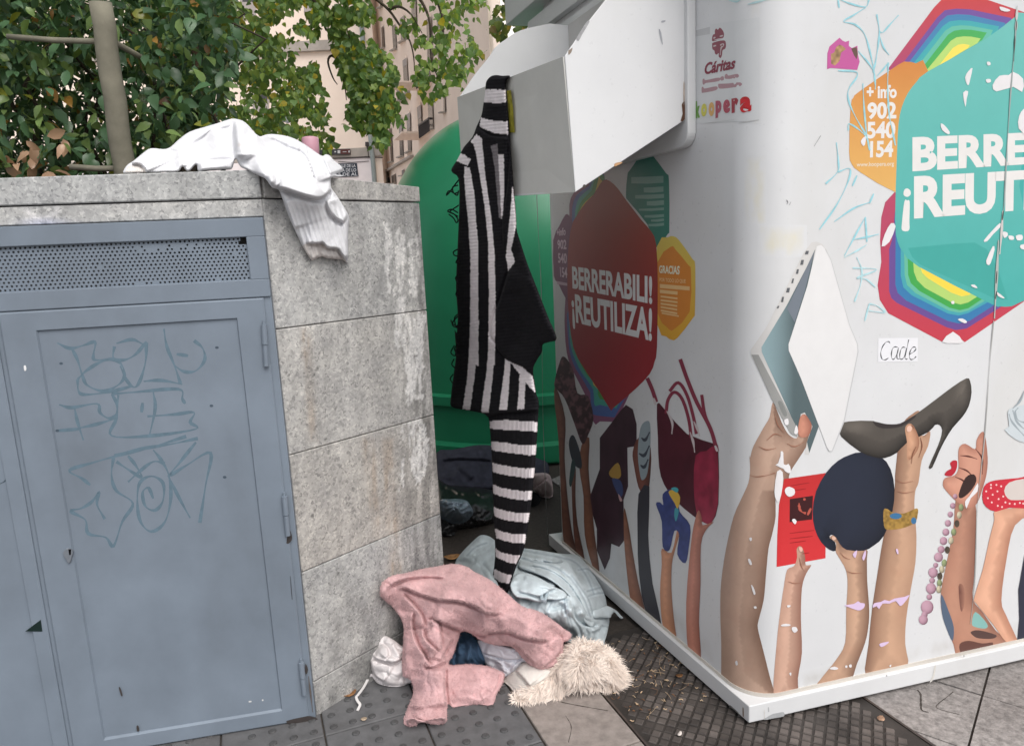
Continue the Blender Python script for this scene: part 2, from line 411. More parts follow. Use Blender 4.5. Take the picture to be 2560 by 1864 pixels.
def stone(name, c, d, nrm, s0, s1, z0, z1, tint, depth=0.045, step=0.007, gap=0.0013, ch=0.0025, off=0.0, mat=None, parent=None, ztop=None):
    """a dressed stone: gridded front face with a small arris, flat sides and back"""
    s0, s1, z0, z1 = s0+gap, s1-gap, z0+gap, z1-gap
    ns = max(2, int((s1-s0)/step)); nz = max(2, int((z1-z0)/step))
    sv = np.concatenate([[s0], np.linspace(s0+ch, s1-ch, ns), [s1]]); zv = np.concatenate([[z0], np.linspace(z0+ch, z1-ch, nz), [z1]])
    Sg, Zg = np.meshgrid(sv, zv); o = np.full(Sg.shape, off); o[0, :] -= ch; o[-1, :] -= ch; o[:, 0] -= ch; o[:, -1] -= ch
    if ztop: Zg = z0+(Zg-z0)/(z1-z0)*((ztop[0]+(ztop[1]-ztop[0])*(Sg-s0)/(s1-s0))-gap-z0)
    X = c[0]+d[0]*Sg+nrm[0]*o; Y = c[1]+d[1]*Sg+nrm[1]*o
    V = np.stack([X.ravel(), Y.ravel(), Zg.ravel()], 1); W_, H_ = len(sv), len(zv)
    Fc = [(j*W_+i, j*W_+i+1, (j+1)*W_+i+1, (j+1)*W_+i) for j in range(H_-1) for i in range(W_-1)]
    PX, PY = proj(V); col = tint(V, PX, PY)
    B = len(V); rim = [(0, 0), (0, W_-1), (H_-1, W_-1), (H_-1, 0)]
    back = [V[j*W_+i]-np.array([nrm[0], nrm[1], 0])*depth for j, i in rim]
    V = np.vstack([V, np.array(back)]); col = np.vstack([col, np.full((4, 3), 0.33)])
    bot = [i for i in range(W_)]; top = [(H_-1)*W_+i for i in range(W_)]; lf = [j*W_ for j in range(H_)]; rt = [j*W_+W_-1 for j in range(H_)]
    Fc += [tuple(bot[::-1]+[B, B+1]), tuple(top+[B+2, B+3]), tuple(lf+[B+3, B]), tuple(rt[::-1]+[B+1, B+2]), (B+3, B+2, B+1, B)]
    return mesh_obj(name, V, Fc, mat or M_granite, parent, False, col)
ZB2 = lambda pts: Z(0, 400, 2.0618, pts); ZB3 = lambda pts: Z(0, 1100, 2.0618, pts)
smears = [ZB2([(1975, 330), (2010, 340), (2020, 480), (2005, 600), (2040, 690), (2000, 700), (1985, 560)]), ZB2([(2035, 330), (2085, 360), (2090, 520), (2070, 690), (2040, 660), (2035, 500)]),
          ZB2([(2100, 380), (2150, 400), (2160, 560), (2140, 690), (2110, 690), (2105, 500)]), ZB2([(2030, 790), (2200, 780), (2180, 900), (2180, 1230), (2100, 1240), (2085, 1000), (2060, 900), (2050, 1000), (2030, 880)]),
          ZB2([(2050, 700), (2090, 700), (2090, 800), (2040, 800)]), ZB2([(2070, 1360), (2190, 1340), (2200, 1443), (2090, 1443)]), ZB3([(2090, 0), (2210, 0), (2190, 180), (2150, 260), (2110, 120)]), ZB3([(2060, 100), (2085, 100), (2080, 250), (2055, 240)])]
rust = [ZB3([(1880, 0), (1925, 0), (1935, 240), (1955, 500), (1930, 490), (1900, 250)]), ZB3([(1975, 0), (2020, 0), (2035, 330), (2055, 680), (2030, 670), (2000, 420)]), ZB3([(2020, 640), (2060, 640), (2070, 700), (2030, 720)]),
        ZB2([(1560, 870), (1585, 870), (1605, 1180), (1625, 1443), (1605, 1443), (1585, 1180)])]
def tint_stone(base, jit, stain=True):
    k = 1+random.uniform(-jit, jit); warm = random.uniform(-0.03, 0.03)
    def f(V, X, Y):
        c = np.tile(np.array(base)*k*np.array([1+warm, 1, 1-warm]), (len(V), 1))
        n1 = fbm(X/48, Y/120, 3); n2 = fbm(X/14, Y/50, 9); n3 = fbm(X/9, Y/9, 21)
        c *= (0.82+0.36*n1)[:, None]; c *= (0.92+0.16*sst(.3, .7, fbm(X/16, Y/70, 55)))[:, None]
        if stain:
            dk = sst(930, 1080, X)*sst(0.32, 0.62, fbm(X/10, Y/90, 12)); c *= (1-0.46*dk)[:, None]
            dk = sst(1320, 1640, Y)*(X > 820)*sst(0.3, 0.75, fbm(X/40, Y/60, 31)); c *= (1-0.45*dk)[:, None]
            br = sst(1000, 1700, Y); c = c*(1+np.outer(br, np.array([0.03, 0.0, -0.03])))
            for q in smears:
                mk = inside(q, X+(n3-0.5)*16, Y+(n2-0.5)*50)*sst(0.30, 0.46, fbm(X/5, Y/45, 41))
                c = c*(1-0.88*mk[:, None])+np.array([0.60, 0.595, 0.59])*0.88*mk[:, None]
            for q in rust:
                d, *_ = seg_dist(q, X, Y); mk = np.where(inside(q, X, Y), 1.0, np.exp(-d/6))*(0.12+0.5*n1*sst(.35, .6, n2))
                c = c*(1-mk[:, None])+np.array([0.30, 0.21, 0.135])*mk[:, None]
            pt = (vnoise(X/7, Y/7, 77) > 0.93)*(fbm(X/30, Y/30, 5) > 0.5); c *= (1-0.5*pt)[:, None]
        return c
    return f
GB = (0.392, 0.388, 0.379)
zs = [0.0, 0.123, 0.497, 0.874, 1.254, H1]
for i in range(5):
    stone('stone_block', cA, dirv(aB), nB, 0.0, LB, zs[i], zs[i+1], tint_stone(np.array(GB)*(0.86 if i == 0 else 1), 0.05), parent=PW)
tA_ = tint_stone(np.array(GB)*1.12, 0.03, False)
def tintA(V, X, Y):
    c = tA_(V, X, Y)
    d, *_ = seg_dist(ZB2(smooth_poly([(140, 260), (180, 295), (240, 300), (290, 265), (295, 230)], 4, False)), X, Y, False); mk = np.exp(-(d/7)**2)*0.7
    c = c*(1-mk[:, None])+np.array([0.62, 0.61, 0.62])*mk[:, None]
    mk = (np.exp(-((X-110)/55)**2-((Y-556)/9)**2)*0.55)[:, None]; c = c*(1-mk)+np.array([0.42, 0.45, 0.62])*mk
    return c
stone('stone_block', cA, dAl, nA, 0.0, LA, 1.574, H1, tintA, parent=PW, depth=0.042)
stone('stone_block', cA, dAl, nA, 1.42, LA, 0.0, 1.254, tint_stone(GB, 0.03, False), parent=PW, step=0.03)
stone('cap_stone', cA, dAl, nA, 0.0, LA, H1+0.001, H2, tint_stone(np.array(GB)*1.02, 0.03, False), off=0.005, parent=PW, depth=0.3, ztop=(1.7045, 1.685))
stone('cap_stone', cA, dirv(aB), nB, 0.004, LB, H1+0.001, H2, tint_stone(np.array(GB)*0.95, 0.03, False), off=0.005, parent=PW, depth=0.28, ztop=(1.7045, 1.677))
sd = np.array([nB[1], -nB[0]])
# returning end face of the planter beside the igloo
bn = np.array([backd[1], -backd[0]])
for i in range(5): stone('stone_block', cB-bn*0.002, backd/np.linalg.norm(backd), bn/np.linalg.norm(bn), 0.05, 1.8, zs[i], zs[i+1], tint_stone(GB, 0.04, False), parent=PW, step=0.04)
M_soil = mat_plain('soil', (0.055, 0.042, 0.03), 0.95, 0.1, 0.4, 40, 0.8, 120, bdist=0.01)
mb = MB(); mb.prism([tuple(p) for p in inset2(outer, 0.16)], 1.50, 1.60); mb.build('soil', M_soil, PW)

# ------------------------------------------------------------------ meter cabinet
def mat_paint(name, c, rough=0.5, spec=0.4, var=0.10, grime=(0.05, 0.05, 0.05), ga=0.25, bmp=0.08):
    m, n, b = nodes(name, rough, spec)
    f1 = obj_noise(n, 5, 6, 0.6); f2 = obj_noise(n, 2.0, 5, 0.6, stretch=(1, 1, 0.35)); f3 = obj_noise(n, 60, 4)
    c1 = ramp(n, f1, [(0.3, tuple(x*(1-var) for x in c)), (0.7, tuple(x*(1+var) for x in c))])
    k = ramp(n, f2, [(0.45, (0, 0, 0)), (0.8, (ga,)*3)])
    n.links.new(mixc(n, k, c1, grime), b.inputs['Base Color'])
    rr = ramp(n, f3, [(0.3, (rough-0.08,)*3), (0.7, (rough+0.1,)*3)]); n.links.new(rr, b.inputs['Roughness'])
    bump(n, b, obj_noise(n, 12, 4), bmp, 0.004); return m
M_cab = mat_paint('grey_blue_paint', (0.176, 0.211, 0.257), 0.46, 0.4, 0.10, ga=0.38)
M_black = mat_plain('dark_void', (0.004, 0.004, 0.005), 0.9, 0.1)
M_edge = mat_plain('worn_metal', (0.06, 0.055, 0.05), 0.7, 0.3, 0.4, 60)
def A3(s, z, off): p = cA+dAl*s+nA*off; return np.array([p[0], p[1], z])
def sz_A(px, py, off=0.02): P = mapA(px, py, off); return float((P[:2]-cA)@dAl), float(P[2])
def boxA(mb, s0, s1, z0, z1, o0, o1):
    P = [A3(s0, z0, o1), A3(s1, z0, o1), A3(s1, z1, o1), A3(s0, z1, o1)]
    mb.slab(P, A3(0, 0, o0)-A3(0, 0, o1))
CB = thing('meter_cabinet', A3(0.7, 0, 0.02), 'grey blue metal meter cabinet with graffiti door and perforated vent', 'cabinet')
SW = 1.41; ZT, VT, VB = 1.572, 1.520, 1.401; LT = 1.348
mb = MB()
sv0 = sz_A(616, 600)[0]
boxA(mb, 0.002, SW, VT, ZT, -0.04, 0.022); boxA(mb, 0.002, SW, LT+0.003, VB, -0.04, 0.022)
boxA(mb, 0.002, sv0, VB, VT, -0.04, 0.022); boxA(mb, SW-0.05, SW, VB, VT, -0.04, 0.022)
boxA(mb, 0.002, SW, 0.006, LT+0.003, -0.04, 0.016)
mb.build('frame', M_cab, CB, bevel=0.002)
mb = MB(); boxA(mb, sv0, SW-0.05, VB, VT, -0.039, -0.03); mb.build('dark_interior', M_black, CB)
mb = MB(); cw, chh, rh = 0.0117, (VT-VB)/12, 0.0031
hole_s, _ = sz_A(598, 600)
for j in range(12):
    zc = VB+chh*(j+0.5); x = sv0-(0.5*cw if j % 2 else 0)
    while x < SW-0.05:
        a, b_ = max(x, sv0), min(x+cw, SW-0.05); sc = x+cw/2; x += cw
        if b_-a < 0.002: continue
        z0, z1 = zc-chh/2, zc+chh/2
        torn = sc < hole_s and j >= 10
        if torn: continue
        clog = random.random() < (0.6 if (j in (9, 10) and 0.17 < sc < 0.34) or (j == 0 and 0.3 < sc < .36) else 0.012)
        if clog or sc-rh < a or sc+rh > b_:
            mb.add([A3(a, z0, 0.012), A3(b_, z0, 0.012), A3(b_, z1, 0.012), A3(a, z1, 0.012)], [(0, 1, 2, 3)]); continue
        n = 8; rr = rh*random.uniform(0.88, 1.05)
        ring = [A3(sc+rr*math.cos(2*math.pi*(k+0.5)/n), zc+rr*math.sin(2*math.pi*(k+0.5)/n), 0.012) for k in range(n)]
        inn = [A3(sc+rr*math.cos(2*math.pi*(k+0.5)/n), zc+rr*math.sin(2*math.pi*(k+0.5)/n), 0.0095) for k in range(n)]
        cs = [A3(b_, z1, 0.012), A3(a, z1, 0.012), A3(a, z0, 0.012), A3(b_, z0, 0.012)]
        V = ring+cs+inn; Fc = []
        for q in range(4): Fc += [(2*q, 2*q+1, 8+q), (2*q+1, (2*q+2) % 8, 8+(q+1) % 4, 8+q)]
        Fc += [(k, 12+k, 12+(k+1) % 8, (k+1) % 8) for k in range(8)]
        mb.add(V, Fc)
mb.build('vent_panel', M_cab, CB)
def leaf(name, s0, s1, panel, mat=M_cab):
    """door leaf: outer plate with a pressed, recessed middle panel"""
    (p0, p1, q0, q1) = panel; z0, z1 = 0.012, LT; o = 0.024; rc = 0.0065; sl_ = 0.0035
    mb = MB(); out = [(s0, z0), (s1, z0), (s1, z1), (s0, z1)]; out2 = [(s0+.004, z0+.004), (s1-.004, z0+.004), (s1-.004, z1-.004), (s0+.004, z1-.004)]
    inn = [(p0, q0), (p1, q0), (p1, q1), (p0, q1)]; inn2 = [(p0+sl_, q0+sl_*1.6), (p1-sl_, q0+sl_*1.6), (p1-sl_, q1-sl_), (p0+sl_, q1-sl_)]
    V = [A3(*p, 0.0165) for p in out]+[A3(*p, o-0.003) for p in out]+[A3(*p, o) for p in out2]+[A3(*p, o) for p in inn]+[A3(*p, o-rc) for p in inn2]
    Fc = []
    for b_ in (0, 4, 8, 12): Fc += [(b_+k, b_+(k+1) % 4, b_+4+(k+1) % 4, b_+4+k) for k in range(4)]
    Fc.append((16, 17, 18, 19)); mb.add(V, Fc); return mb.build(name, mat, CB)
sL = 0.700
pr = (sz_A(591, 794)[0]+sz_A(708, 1769)[0])/2; pl = sL-0.085
DOOR = leaf('door', 0.022, sL, (pr, pl, 0.058, 1.296)); 
DOOR2 = leaf('side_door', sL+0.012, SW-0.02, (sL+0.05, SW-0.09, 0.058, 1.296))
for (a, b_, c_, d_) in ((657, 812, 668, 915), (708, 1240, 722, 1338), (750, 1655, 763, 1735)):
    mb = MB(); p0 = mapA(a+3, b_, 0.030); p1 = mapA(c_-2, d_, 0.030); pm = p0*0.52+p1*0.48; u_ = (p1-p0)/np.linalg.norm(p1-p0)
    mb.tube([p0, pm-u_*0.001], 0.0085, 12); mb.tube([pm+u_*0.001, p1], 0.0075, 12)
    mb.tube([p0-u_*0.012, p0], 0.004, 8)
    h = mb.build('hinge', M_cab, DOOR, smooth=False)
mb = MB(); lc = mapA(174, 1378, 0.0185); mb2 = []
lp = []
for k in range(24):
    t = 2*math.pi*k/24; x, y = 12*math.cos(t), 12*math.sin(t)
    lp.append((174+x, 1379+y) if y < 6 else (174+x*0.62+2, 1379+y*2.0))
P = [mapA(*q, 0.0185) for q in lp]; mb.slab(P, A3(0, 0, 0.012)-A3(0, 0, 0)); 
LK = mb.build('lock', mat_plain('lock_metal', (0.20, 0.22, 0.25), 0.4, 0.5, metal=0.3), DOOR, bevel=0.001)
mb = MB(); P = [mapA(*q, 0.0306) for q in ((171, 1372), (178, 1372), (177, 1386), (173, 1386))]; mb.slab(P, A3(0, 0, 0.0005)-A3(0, 0, 0)); mb.build('keyhole', M_black, LK)
mb = MB(); P = [mapA(*q, 0.0245) for q in ((63, 1577), (102, 1548), (106, 1577))]; mb.slab(P, A3(0, 0, 0.001)-A3(0, 0, 0)); mb.build('broken_corner_hole', mat_plain('green_black', (0.008, 0.02, 0.018), 0.3), DOOR2)

# ------------------------------------------------------------------ clothes container (the white bin)
ST, SBm = 0.0779, 0.022
uR, uL = dirv(aR), dirv(aL); nR = np.array([math.sin(aR), -math.cos(aR)]); nL = np.array([-math.sin(aL), math.cos(aL)])
LR, LL = 1.75, 1.447
INS = 0.016
# inset corner: cW + INS along both inward normals
def corner_inset(ins):
    A_ = np.array([nR, nL]); return cN+np.linalg.solve(A_, np.array([-ins, -ins]))
cW = corner_inset(INS)
int_ang = aL-aR; RF = 0.115; TL = RF/math.tan(int_ang/2); ARC = RF*(math.pi-int_ang)
fc = cW+uR*TL-nR*RF                       # fillet centre
def bin_S(px, py, off=0.0):
    """unrolled position (S along the skin, z) of the point of the container's skin seen at a pixel"""
    d = ray(px, py)
    t = ((cW+nR*off)@nR)/(d[:2]@nR); P = CAM+d*t; s = (P[:2]-cW)@uR
    if t > 0 and s >= TL: return s-TL, P[2]
    t = ((cW+nL*off)@nL)/(d[:2]@nL); P = CAM+d*t; s = (P[:2]-cW)@uL
    if t > 0 and s >= TL: return -(ARC+s-TL), P[2]
    r = RF+off; a = d[:2]@d[:2]; bq = -2*(d[:2]@fc); c = fc@fc-r*r; disc = max(bq*bq-4*a*c, 0)
    t = (-bq-math.sqrt(disc))/(2*a); P = CAM+d*t; v = P[:2]-fc
    th = math.atan2(v@np.array([-nR[1], nR[0]]), v@nR)      # 0 on R side
    return -abs(th)*RF, P[2]
def bin_P(Sv, z, off=0.0):
    if Sv >= 0: p = cW+uR*(TL+Sv)+nR*off
    elif Sv <= -ARC: p = cW+uL*(TL-Sv-ARC)+nL*off
    else:
        th = -Sv/RF; q = np.array([-nR[1], nR[0]]); q = q if q@nL > 0 else -q
        p = fc+(nR*math.cos(th)+q*math.sin(th))*(RF+off)
    return np.array([p[0], p[1], z])
def mapBin(px, py, off=0.0):
    s, z = bin_S(px, py); return bin_P(s, z, off)
M_white = mat_paint('white_enamel', (0.655, 0.66, 0.672), 0.34, 0.45, 0.03, (0.44, 0.41, 0.33), 0.30, 0.05)
M_white2 = mat_paint('white_steel', (0.655, 0.66, 0.668), 0.42, 0.4, 0.04, (0.36, 0.33, 0.28), 0.3, 0.05)
M_inner = mat_paint('inner_grey', (0.50, 0.485, 0.475), 0.6, 0.3, 0.06)
HT = 2.43
BIN = thing('clothes_container', (cN[0], cN[1], 0), 'white steel clothing collection container covered in printed arms and hexagon signs', 'container')
def rrect(ins, rf, n=14):
    """footprint with rounded corners"""
    c0 = corner_inset(ins); a, b_ = LR-2*ins, LL-2*ins
    cs = [c0, c0+uR*a, c0+uR*a+uL*b_, c0+uL*b_]; out = []
    for i in range(4):
        p = cs[i]; e1 = cs[i-1]-p; e1 /= np.linalg.norm(e1); e2 = cs[(i+1) % 4]-p; e2 /= np.linalg.norm(e2)
        ang = math.acos(np.clip(e1@e2, -1, 1)); tl_ = rf/math.tan(ang/2); bis = (e1+e2)/np.linalg.norm(e1+e2); ctr = p+bis*rf/math.sin(ang/2)
        A_, B_ = p+e1*tl_-ctr, p+e2*tl_-ctr; th0 = math.atan2(A_[1], A_[0]); dth = (math.atan2(B_[1], B_[0])-th0+math.pi) % (2*math.pi)-math.pi
        for k in range(n+1): t = th0+dth*k/n; out.append((ctr[0]+rf*math.cos(t), ctr[1]+rf*math.sin(t)))
    return out
mb = MB(); pr_ = rrect(INS, RF, 20); mb.prism(pr_, ST-0.002, HT)
body = mb.build('body', M_white, BIN)
for pl_ in body.data.polygons: pl_.use_smooth = len(pl_.vertices) == 4
body.data.update()
mdf = body.modifiers.new('split', 'EDGE_SPLIT'); mdf.split_angle = 0.6
mb = MB(); sq = [cN, cN+uR*LR, cN+uR*LR+uL*LL, cN+uL*LL]; mb.prism([tuple(p) for p in sq], SBm, ST); mb.build('base_plinth', M_white2, BIN, bevel=0.003)
mb = MB(); trim = rrect(INS-0.003, RF+0.002, 20); mb.prism(trim, ST+0.0003, ST+0.012); mb.build('bottom_trim', mat_plain('cream_trim', (0.55, 0.51, 0.46), 0.5, 0.3, 0.1), BIN)
for a, b_ in ((0.06, 0.06), (LR-0.14, 0.06), (0.06, LL-0.14), (LR-0.14, LL-0.14)):
    p = cN+uR*a+uL*b_; q = [p, p+uR*0.08, p+uR*0.08+uL*0.08, p+uL*0.08]; mb = MB(); mb.prism([tuple(v) for v in q], 0.0095, SBm); mb.build('foot', M_edge, BIN)
mb = MB(); ov = 0.05; c0 = corner_inset(-ov); rt_ = [c0+uL*0.0, c0+uR*(LR+2*ov), c0+uR*(LR+2*ov)+uL*(LL+2*ov+0.08), c0+uL*(LL+2*ov+0.08)]
mb.prism([tuple(p) for p in rt_], HT+0.001, HT+0.12); mb.build('roof', M_white2, BIN, bevel=0.004)
# hatch surround on the left face
def L3(s, z, off): p = cW+uL*s+nL*off; return np.array([p[0], p[1], z])
def boxL(mb, s0, s1, z0, z1, o0, o1):
    mb.slab([L3(s0, z0, o0), L3(s1, z0, o0), L3(s1, z1, o0), L3(s0, z1, o0)], L3(0, 0, o1)-L3(0, 0, o0))
mb = MB(); boxL(mb, 0.12, LL-0.04, 2.335, 2.40, 0.001, 0.03); mb.build('top_rail', M_white2, BIN, bevel=0.003)
FR0, FO = 0.262, 0.030
def rring(s0, s1, z0, z1, r, n=8):
    out = []
    for cx, cz, a0 in ((s0+r, z0+r, 180), (s1-r, z0+r, 270), (s1-r, z1-r, 0), (s0+r, z1-r, 90)):
        for k in range(n+1): t = math.radians(a0+90*k/n); out.append((cx+r*math.cos(t), cz+r*math.sin(t)))
    return out
FRN = 1.16
mb = MB(); mb.slab([L3(s, z, 0.001) for s, z in rring(FR0, FRN, 1.725, 2.30, 0.045)], L3(0, 0, FO)-L3(0, 0, 0.001)); FRM = mb.build('hatch_frame', M_white2, BIN, bevel=0.003)
for (a, b_, c_, d_) in ((1731, 195, 1733, 282), (1729, -40, 1731, 17)):
    P = [mapBin(a, b_, 0.0006), mapBin(a+4, b_, 0.0006), mapBin(c_+3, d_, 0.0006), mapBin(c_-1, d_, 0.0006)]; mb = MB(); mb.slab(P, (0, 0, 0.0001)); mb.build('slot', M_black, BIN)
# chute
def onL(px, py, off): # point on the plane parallel to L
    d = ray(px, py); t = ((cW+nL*off)@nL)/(d[:2]@nL); return CAM+d*t
pat = onL(1712, 300, FO)
nP = np.array([uL[0], uL[1]])               # side plate plane contains nL: its normal is uL
def onPl(px, py, base):
    d = ray(px, py); t = (base[:2]@nP)/(d[:2]@nP); return CAM+d*t
pcurve = Z(1150, 0, 2.668, [(700, 375), (725, 335), (760, 285), (830, 180), (900, 90), (970, 0)])+[(1530, -26), (1560, -50), (1610, -80), (1700, -100)]
pcurve = smooth_poly(pcurve, 4, False)
ppl = pcurve+[(1711, -95), (1712, 300), (1438.6, 480)]
plate3 = [onPl(*p, pat) for p in ppl]
tipT, tipB = onPl(1409, 141, pat), onPl(1438.6, 480, pat)
CH = MB(); CH.slab(plate3, np.array([uL[0], uL[1], 0])*0.004)
farT = at_y(1143, 243.5, 2.66); farB = at_y(1160, 498, 2.66)
inn = np.array([uL[0], uL[1], 0])
mbf = MB(); mbf.slab([tipT+inn*0.0045, farT, farB, tipB+inn*0.0045], -np.array([nL[0], nL[1], 0])*0.004)
M_front = mat_paint('shaded_white', (0.575, 0.57, 0.545), 0.5, 0.35, 0.05, (0.42, 0.40, 0.35), 0.4, 0.05)  # chute front: base colour darkened and warmed to carry its shade, grime over it
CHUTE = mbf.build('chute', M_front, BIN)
CH.build('side_panel', M_white, CHUTE, bevel=0.0015)
shift = (farT-tipT)*0.996; shift[2] *= 1.0
farplate = [p+np.array([shift[0], shift[1], 0])*1.0+np.array([0, 0, shift[2]*0.9]) for p in plate3]
for i_ in (len(pcurve), len(pcurve)+1): farplate[i_] = farplate[i_]-np.array([nL[0], nL[1], 0])*0.14
mb = MB(); mb.slab(farplate, np.array([uL[0], uL[1], 0])*-0.004); mb.build('side_panel', M_white2, CHUTE)
fat = farplate[len(pcurve)+1]
mb = MB(); mb.slab([tipB+inn*0.006+np.array([0, 0, 0.001]), farB-inn*0.006+np.array([0, 0, 0.001]), fat-inn*0.006, pat+inn*0.006], (0, 0, 0.004)); mb.build('chute_floor', M_white2, CHUTE)
mb = MB(); hinge_z = pat[2]+0.30; boxL(mb, FR0+0.06, FRN-0.06, 1.80, 2.27, FO+0.001, FO+0.014); mb.build('hatch_plate', M_inner, FRM, bevel=0.003)

# ------------------------------------------------------------------ bottle igloo behind
M_green = mat_plain('green_plastic', (0.018, 0.205, 0.10), 0.36, 0.4, 0.10, 3)
IGD = 5.7; KI = IGD/4.6
igc = at_y(1285, 600, IGD); IG = thing('bottle_igloo', (igc[0], igc[1], 0), 'round green bottle recycling igloo behind the stone wall and white container', 'recycling igloo')
yf = IGD-0.92*KI; zr, zb = at_y(1210, 1012, yf)[2], at_y(1210, 1122, yf)[2]
prof = [(0.92*KI, 0.012), (0.935*KI, 0.03), (0.935*KI, zb), (0.90*KI, zb+.02), (0.895*KI, zr-.05), (0.915*KI, zr-.02), (0.915*KI, zr+.02), (0.885*KI, zr+.05)]
for k in range(0, 33):
    t = k/32*math.pi/2
    prof.append((KI*(0.885*math.cos(t)**0.86 if k < 32 else 0.01), 1.45+KI*(1.08+1.22*math.sin(t)**0.92-1.45)))
mb = MB(); mb.lathe((igc[0], igc[1]), prof, 96); ig = mb.build('shell', M_green, IG, smooth=True)
em = ig.modifiers.new('split', 'EDGE_SPLIT'); em.split_angle = 0.7
mb = MB(); mb.lathe((igc[0], igc[1]), [(0.90*KI, zr-.03), (0.928*KI, zr-.02), (0.928*KI, zr+.04), (0.90*KI, zr+.05)], 96); mb.build('rim_band', M_green, IG, smooth=False)
zt2 = 1.45+KI*(2.30-1.45); mb = MB(); mb.lathe((igc[0], igc[1]), [(0.05, zt2-.02), (0.06, zt2+.06), (0.10, zt2+.08), (0.10, zt2+.12), (0.03, zt2+.14)], 24); mb.build('lifting_knob', M_edge, IG, smooth=True)

# ------------------------------------------------------------------ buildings in the street
M_peach = mat_ground('peach_render', (0.92, 0.78, 0.67), 0.03, 1.2, 40, 0.9, 0.15, dirt=(0.86, 0.71, 0.60), dirtamt=0.4)
M_peach2 = mat_ground('apricot_render', (0.92, 0.77, 0.66), 0.04, 1.0, 40, 0.9, 0.15, dirt=(0.84, 0.68, 0.57), dirtamt=0.4)
M_ledge = mat_plain('concrete_ledge', (0.42, 0.38, 0.34), 0.85, 0.2, 0.15, 3)
M_plinth = mat_plain('whitewashed_plinth', (0.84, 0.77, 0.77), 0.8, 0.2, 0.06, 2)
M_glass = mat_plain('window_dark', (0.06, 0.055, 0.055), 0.25, 0.5, 0.3, 1)
M_shut = mat_plain('roller_shutter', (0.40, 0.36, 0.34), 0.7, 0.3, 0.1, 5)
M_pipe = mat_plain('grey_pipe', (0.30, 0.34, 0.33), 0.6, 0.3, 0.1, 3)
M_rail = mat_plain('iron_rail', (0.05, 0.04, 0.04), 0.5, 0.4)
D1 = 27.0
def W1(px, py, y=D1): return at_y(px, py, y)
B1 = thing('apartment_building', (W1(820, 500)[0], D1, 0), 'flat peach rendered gable wall with a white plinth across the street', 'building')
def slab_y(mb, pts, y0, y1, ground=False):
    """a shape on a frontal plane y0, thickened back to y1"""
    P = [W1(p[0], p[1], y0) for p in pts]; mb.slab(P, (0, y1-y0, 0))
xr = W1(957, 420)[0]
mb = MB(); mb.add([(x, y, z) for z in (0, 17) for x, y in ((-40, D1), (xr, D1), (xr, D1+12), (-40, D1+12))], [(3, 2, 1, 0), (4, 5, 6, 7), (0, 1, 5, 4), (1, 2, 6, 5), (2, 3, 7, 6), (3, 0, 4, 7)]); mb.build('wall', M_peach, B1)
mb = MB(); mb.add([(x, y, z) for z in (W1(800, 129)[2], W1(800, 104)[2]) for x, y in ((-40, D1-0.15), (W1(838, 115)[0], D1-0.15), (W1(838, 115)[0], D1-0.003), (-40, D1-0.003))], [(3, 2, 1, 0), (4, 5, 6, 7), (0, 1, 5, 4), (1, 2, 6, 5), (2, 3, 7, 6), (3, 0, 4, 7)]); mb.build('ledge', M_ledge, B1)
zt = W1(880, 371)[2]; zm = W1(880, 393)[2]
mb = MB()
for (z0, z1, o) in ((zm, zt, 0.05),): mb.add([(x, y, z) for z in (z0, z1) for x, y in ((-40, D1-o), (xr+0.01, D1-o), (xr+0.01, D1-0.003), (-40, D1-0.003))], [(3, 2, 1, 0), (4, 5, 6, 7), (0, 1, 5, 4), (1, 2, 6, 5), (2, 3, 7, 6), (3, 0, 4, 7)])
mb.build('string_course', M_ledge, B1)
mb = MB(); xm = W1(931, 430)[0]; mb.add([(x, y, z) for z in (0, zm-0.02) for x, y in ((-40, D1-0.04), (xm, D1-0.04), (xm, D1-0.003), (-40, D1-0.003))], [(3, 2, 1, 0), (4, 5, 6, 7), (0, 1, 5, 4), (1, 2, 6, 5), (2, 3, 7, 6), (3, 0, 4, 7)]); mb.build('white_plinth', M_plinth, B1)
mb = MB(); mb.tube([W1(895, -60, D1-0.12), W1(922, 300, D1-0.12), W1(934, 420, D1-0.12), W1(941, 520, D1-0.12)], 0.085, 10); mb.build('downpipe', M_pipe, B1)
mb = MB(); mb.tube([W1(832, 396, D1-0.08), W1(880, 394.5, D1-0.08), W1(914, 393, D1-0.08), W1(957, 394, D1-0.08)], 0.022, 6); mb.tube([W1(845, 404, D1-0.06), W1(880, 406, D1-0.06), W1(922, 403, D1-0.06)], 0.01, 6); mb.tube([W1(917, 363, D1-0.06), W1(920, 378, D1-0.06), W1(921, 393, D1-0.06)], 0.015, 6); mb.build('cable', M_rail, B1)
mb = MB(); slab_y(mb, [(913, 355), (920, 355), (920, 365), (913, 365)], D1-0.14, D1-0.004); mb.build('wall_lamp', M_rail, B1)
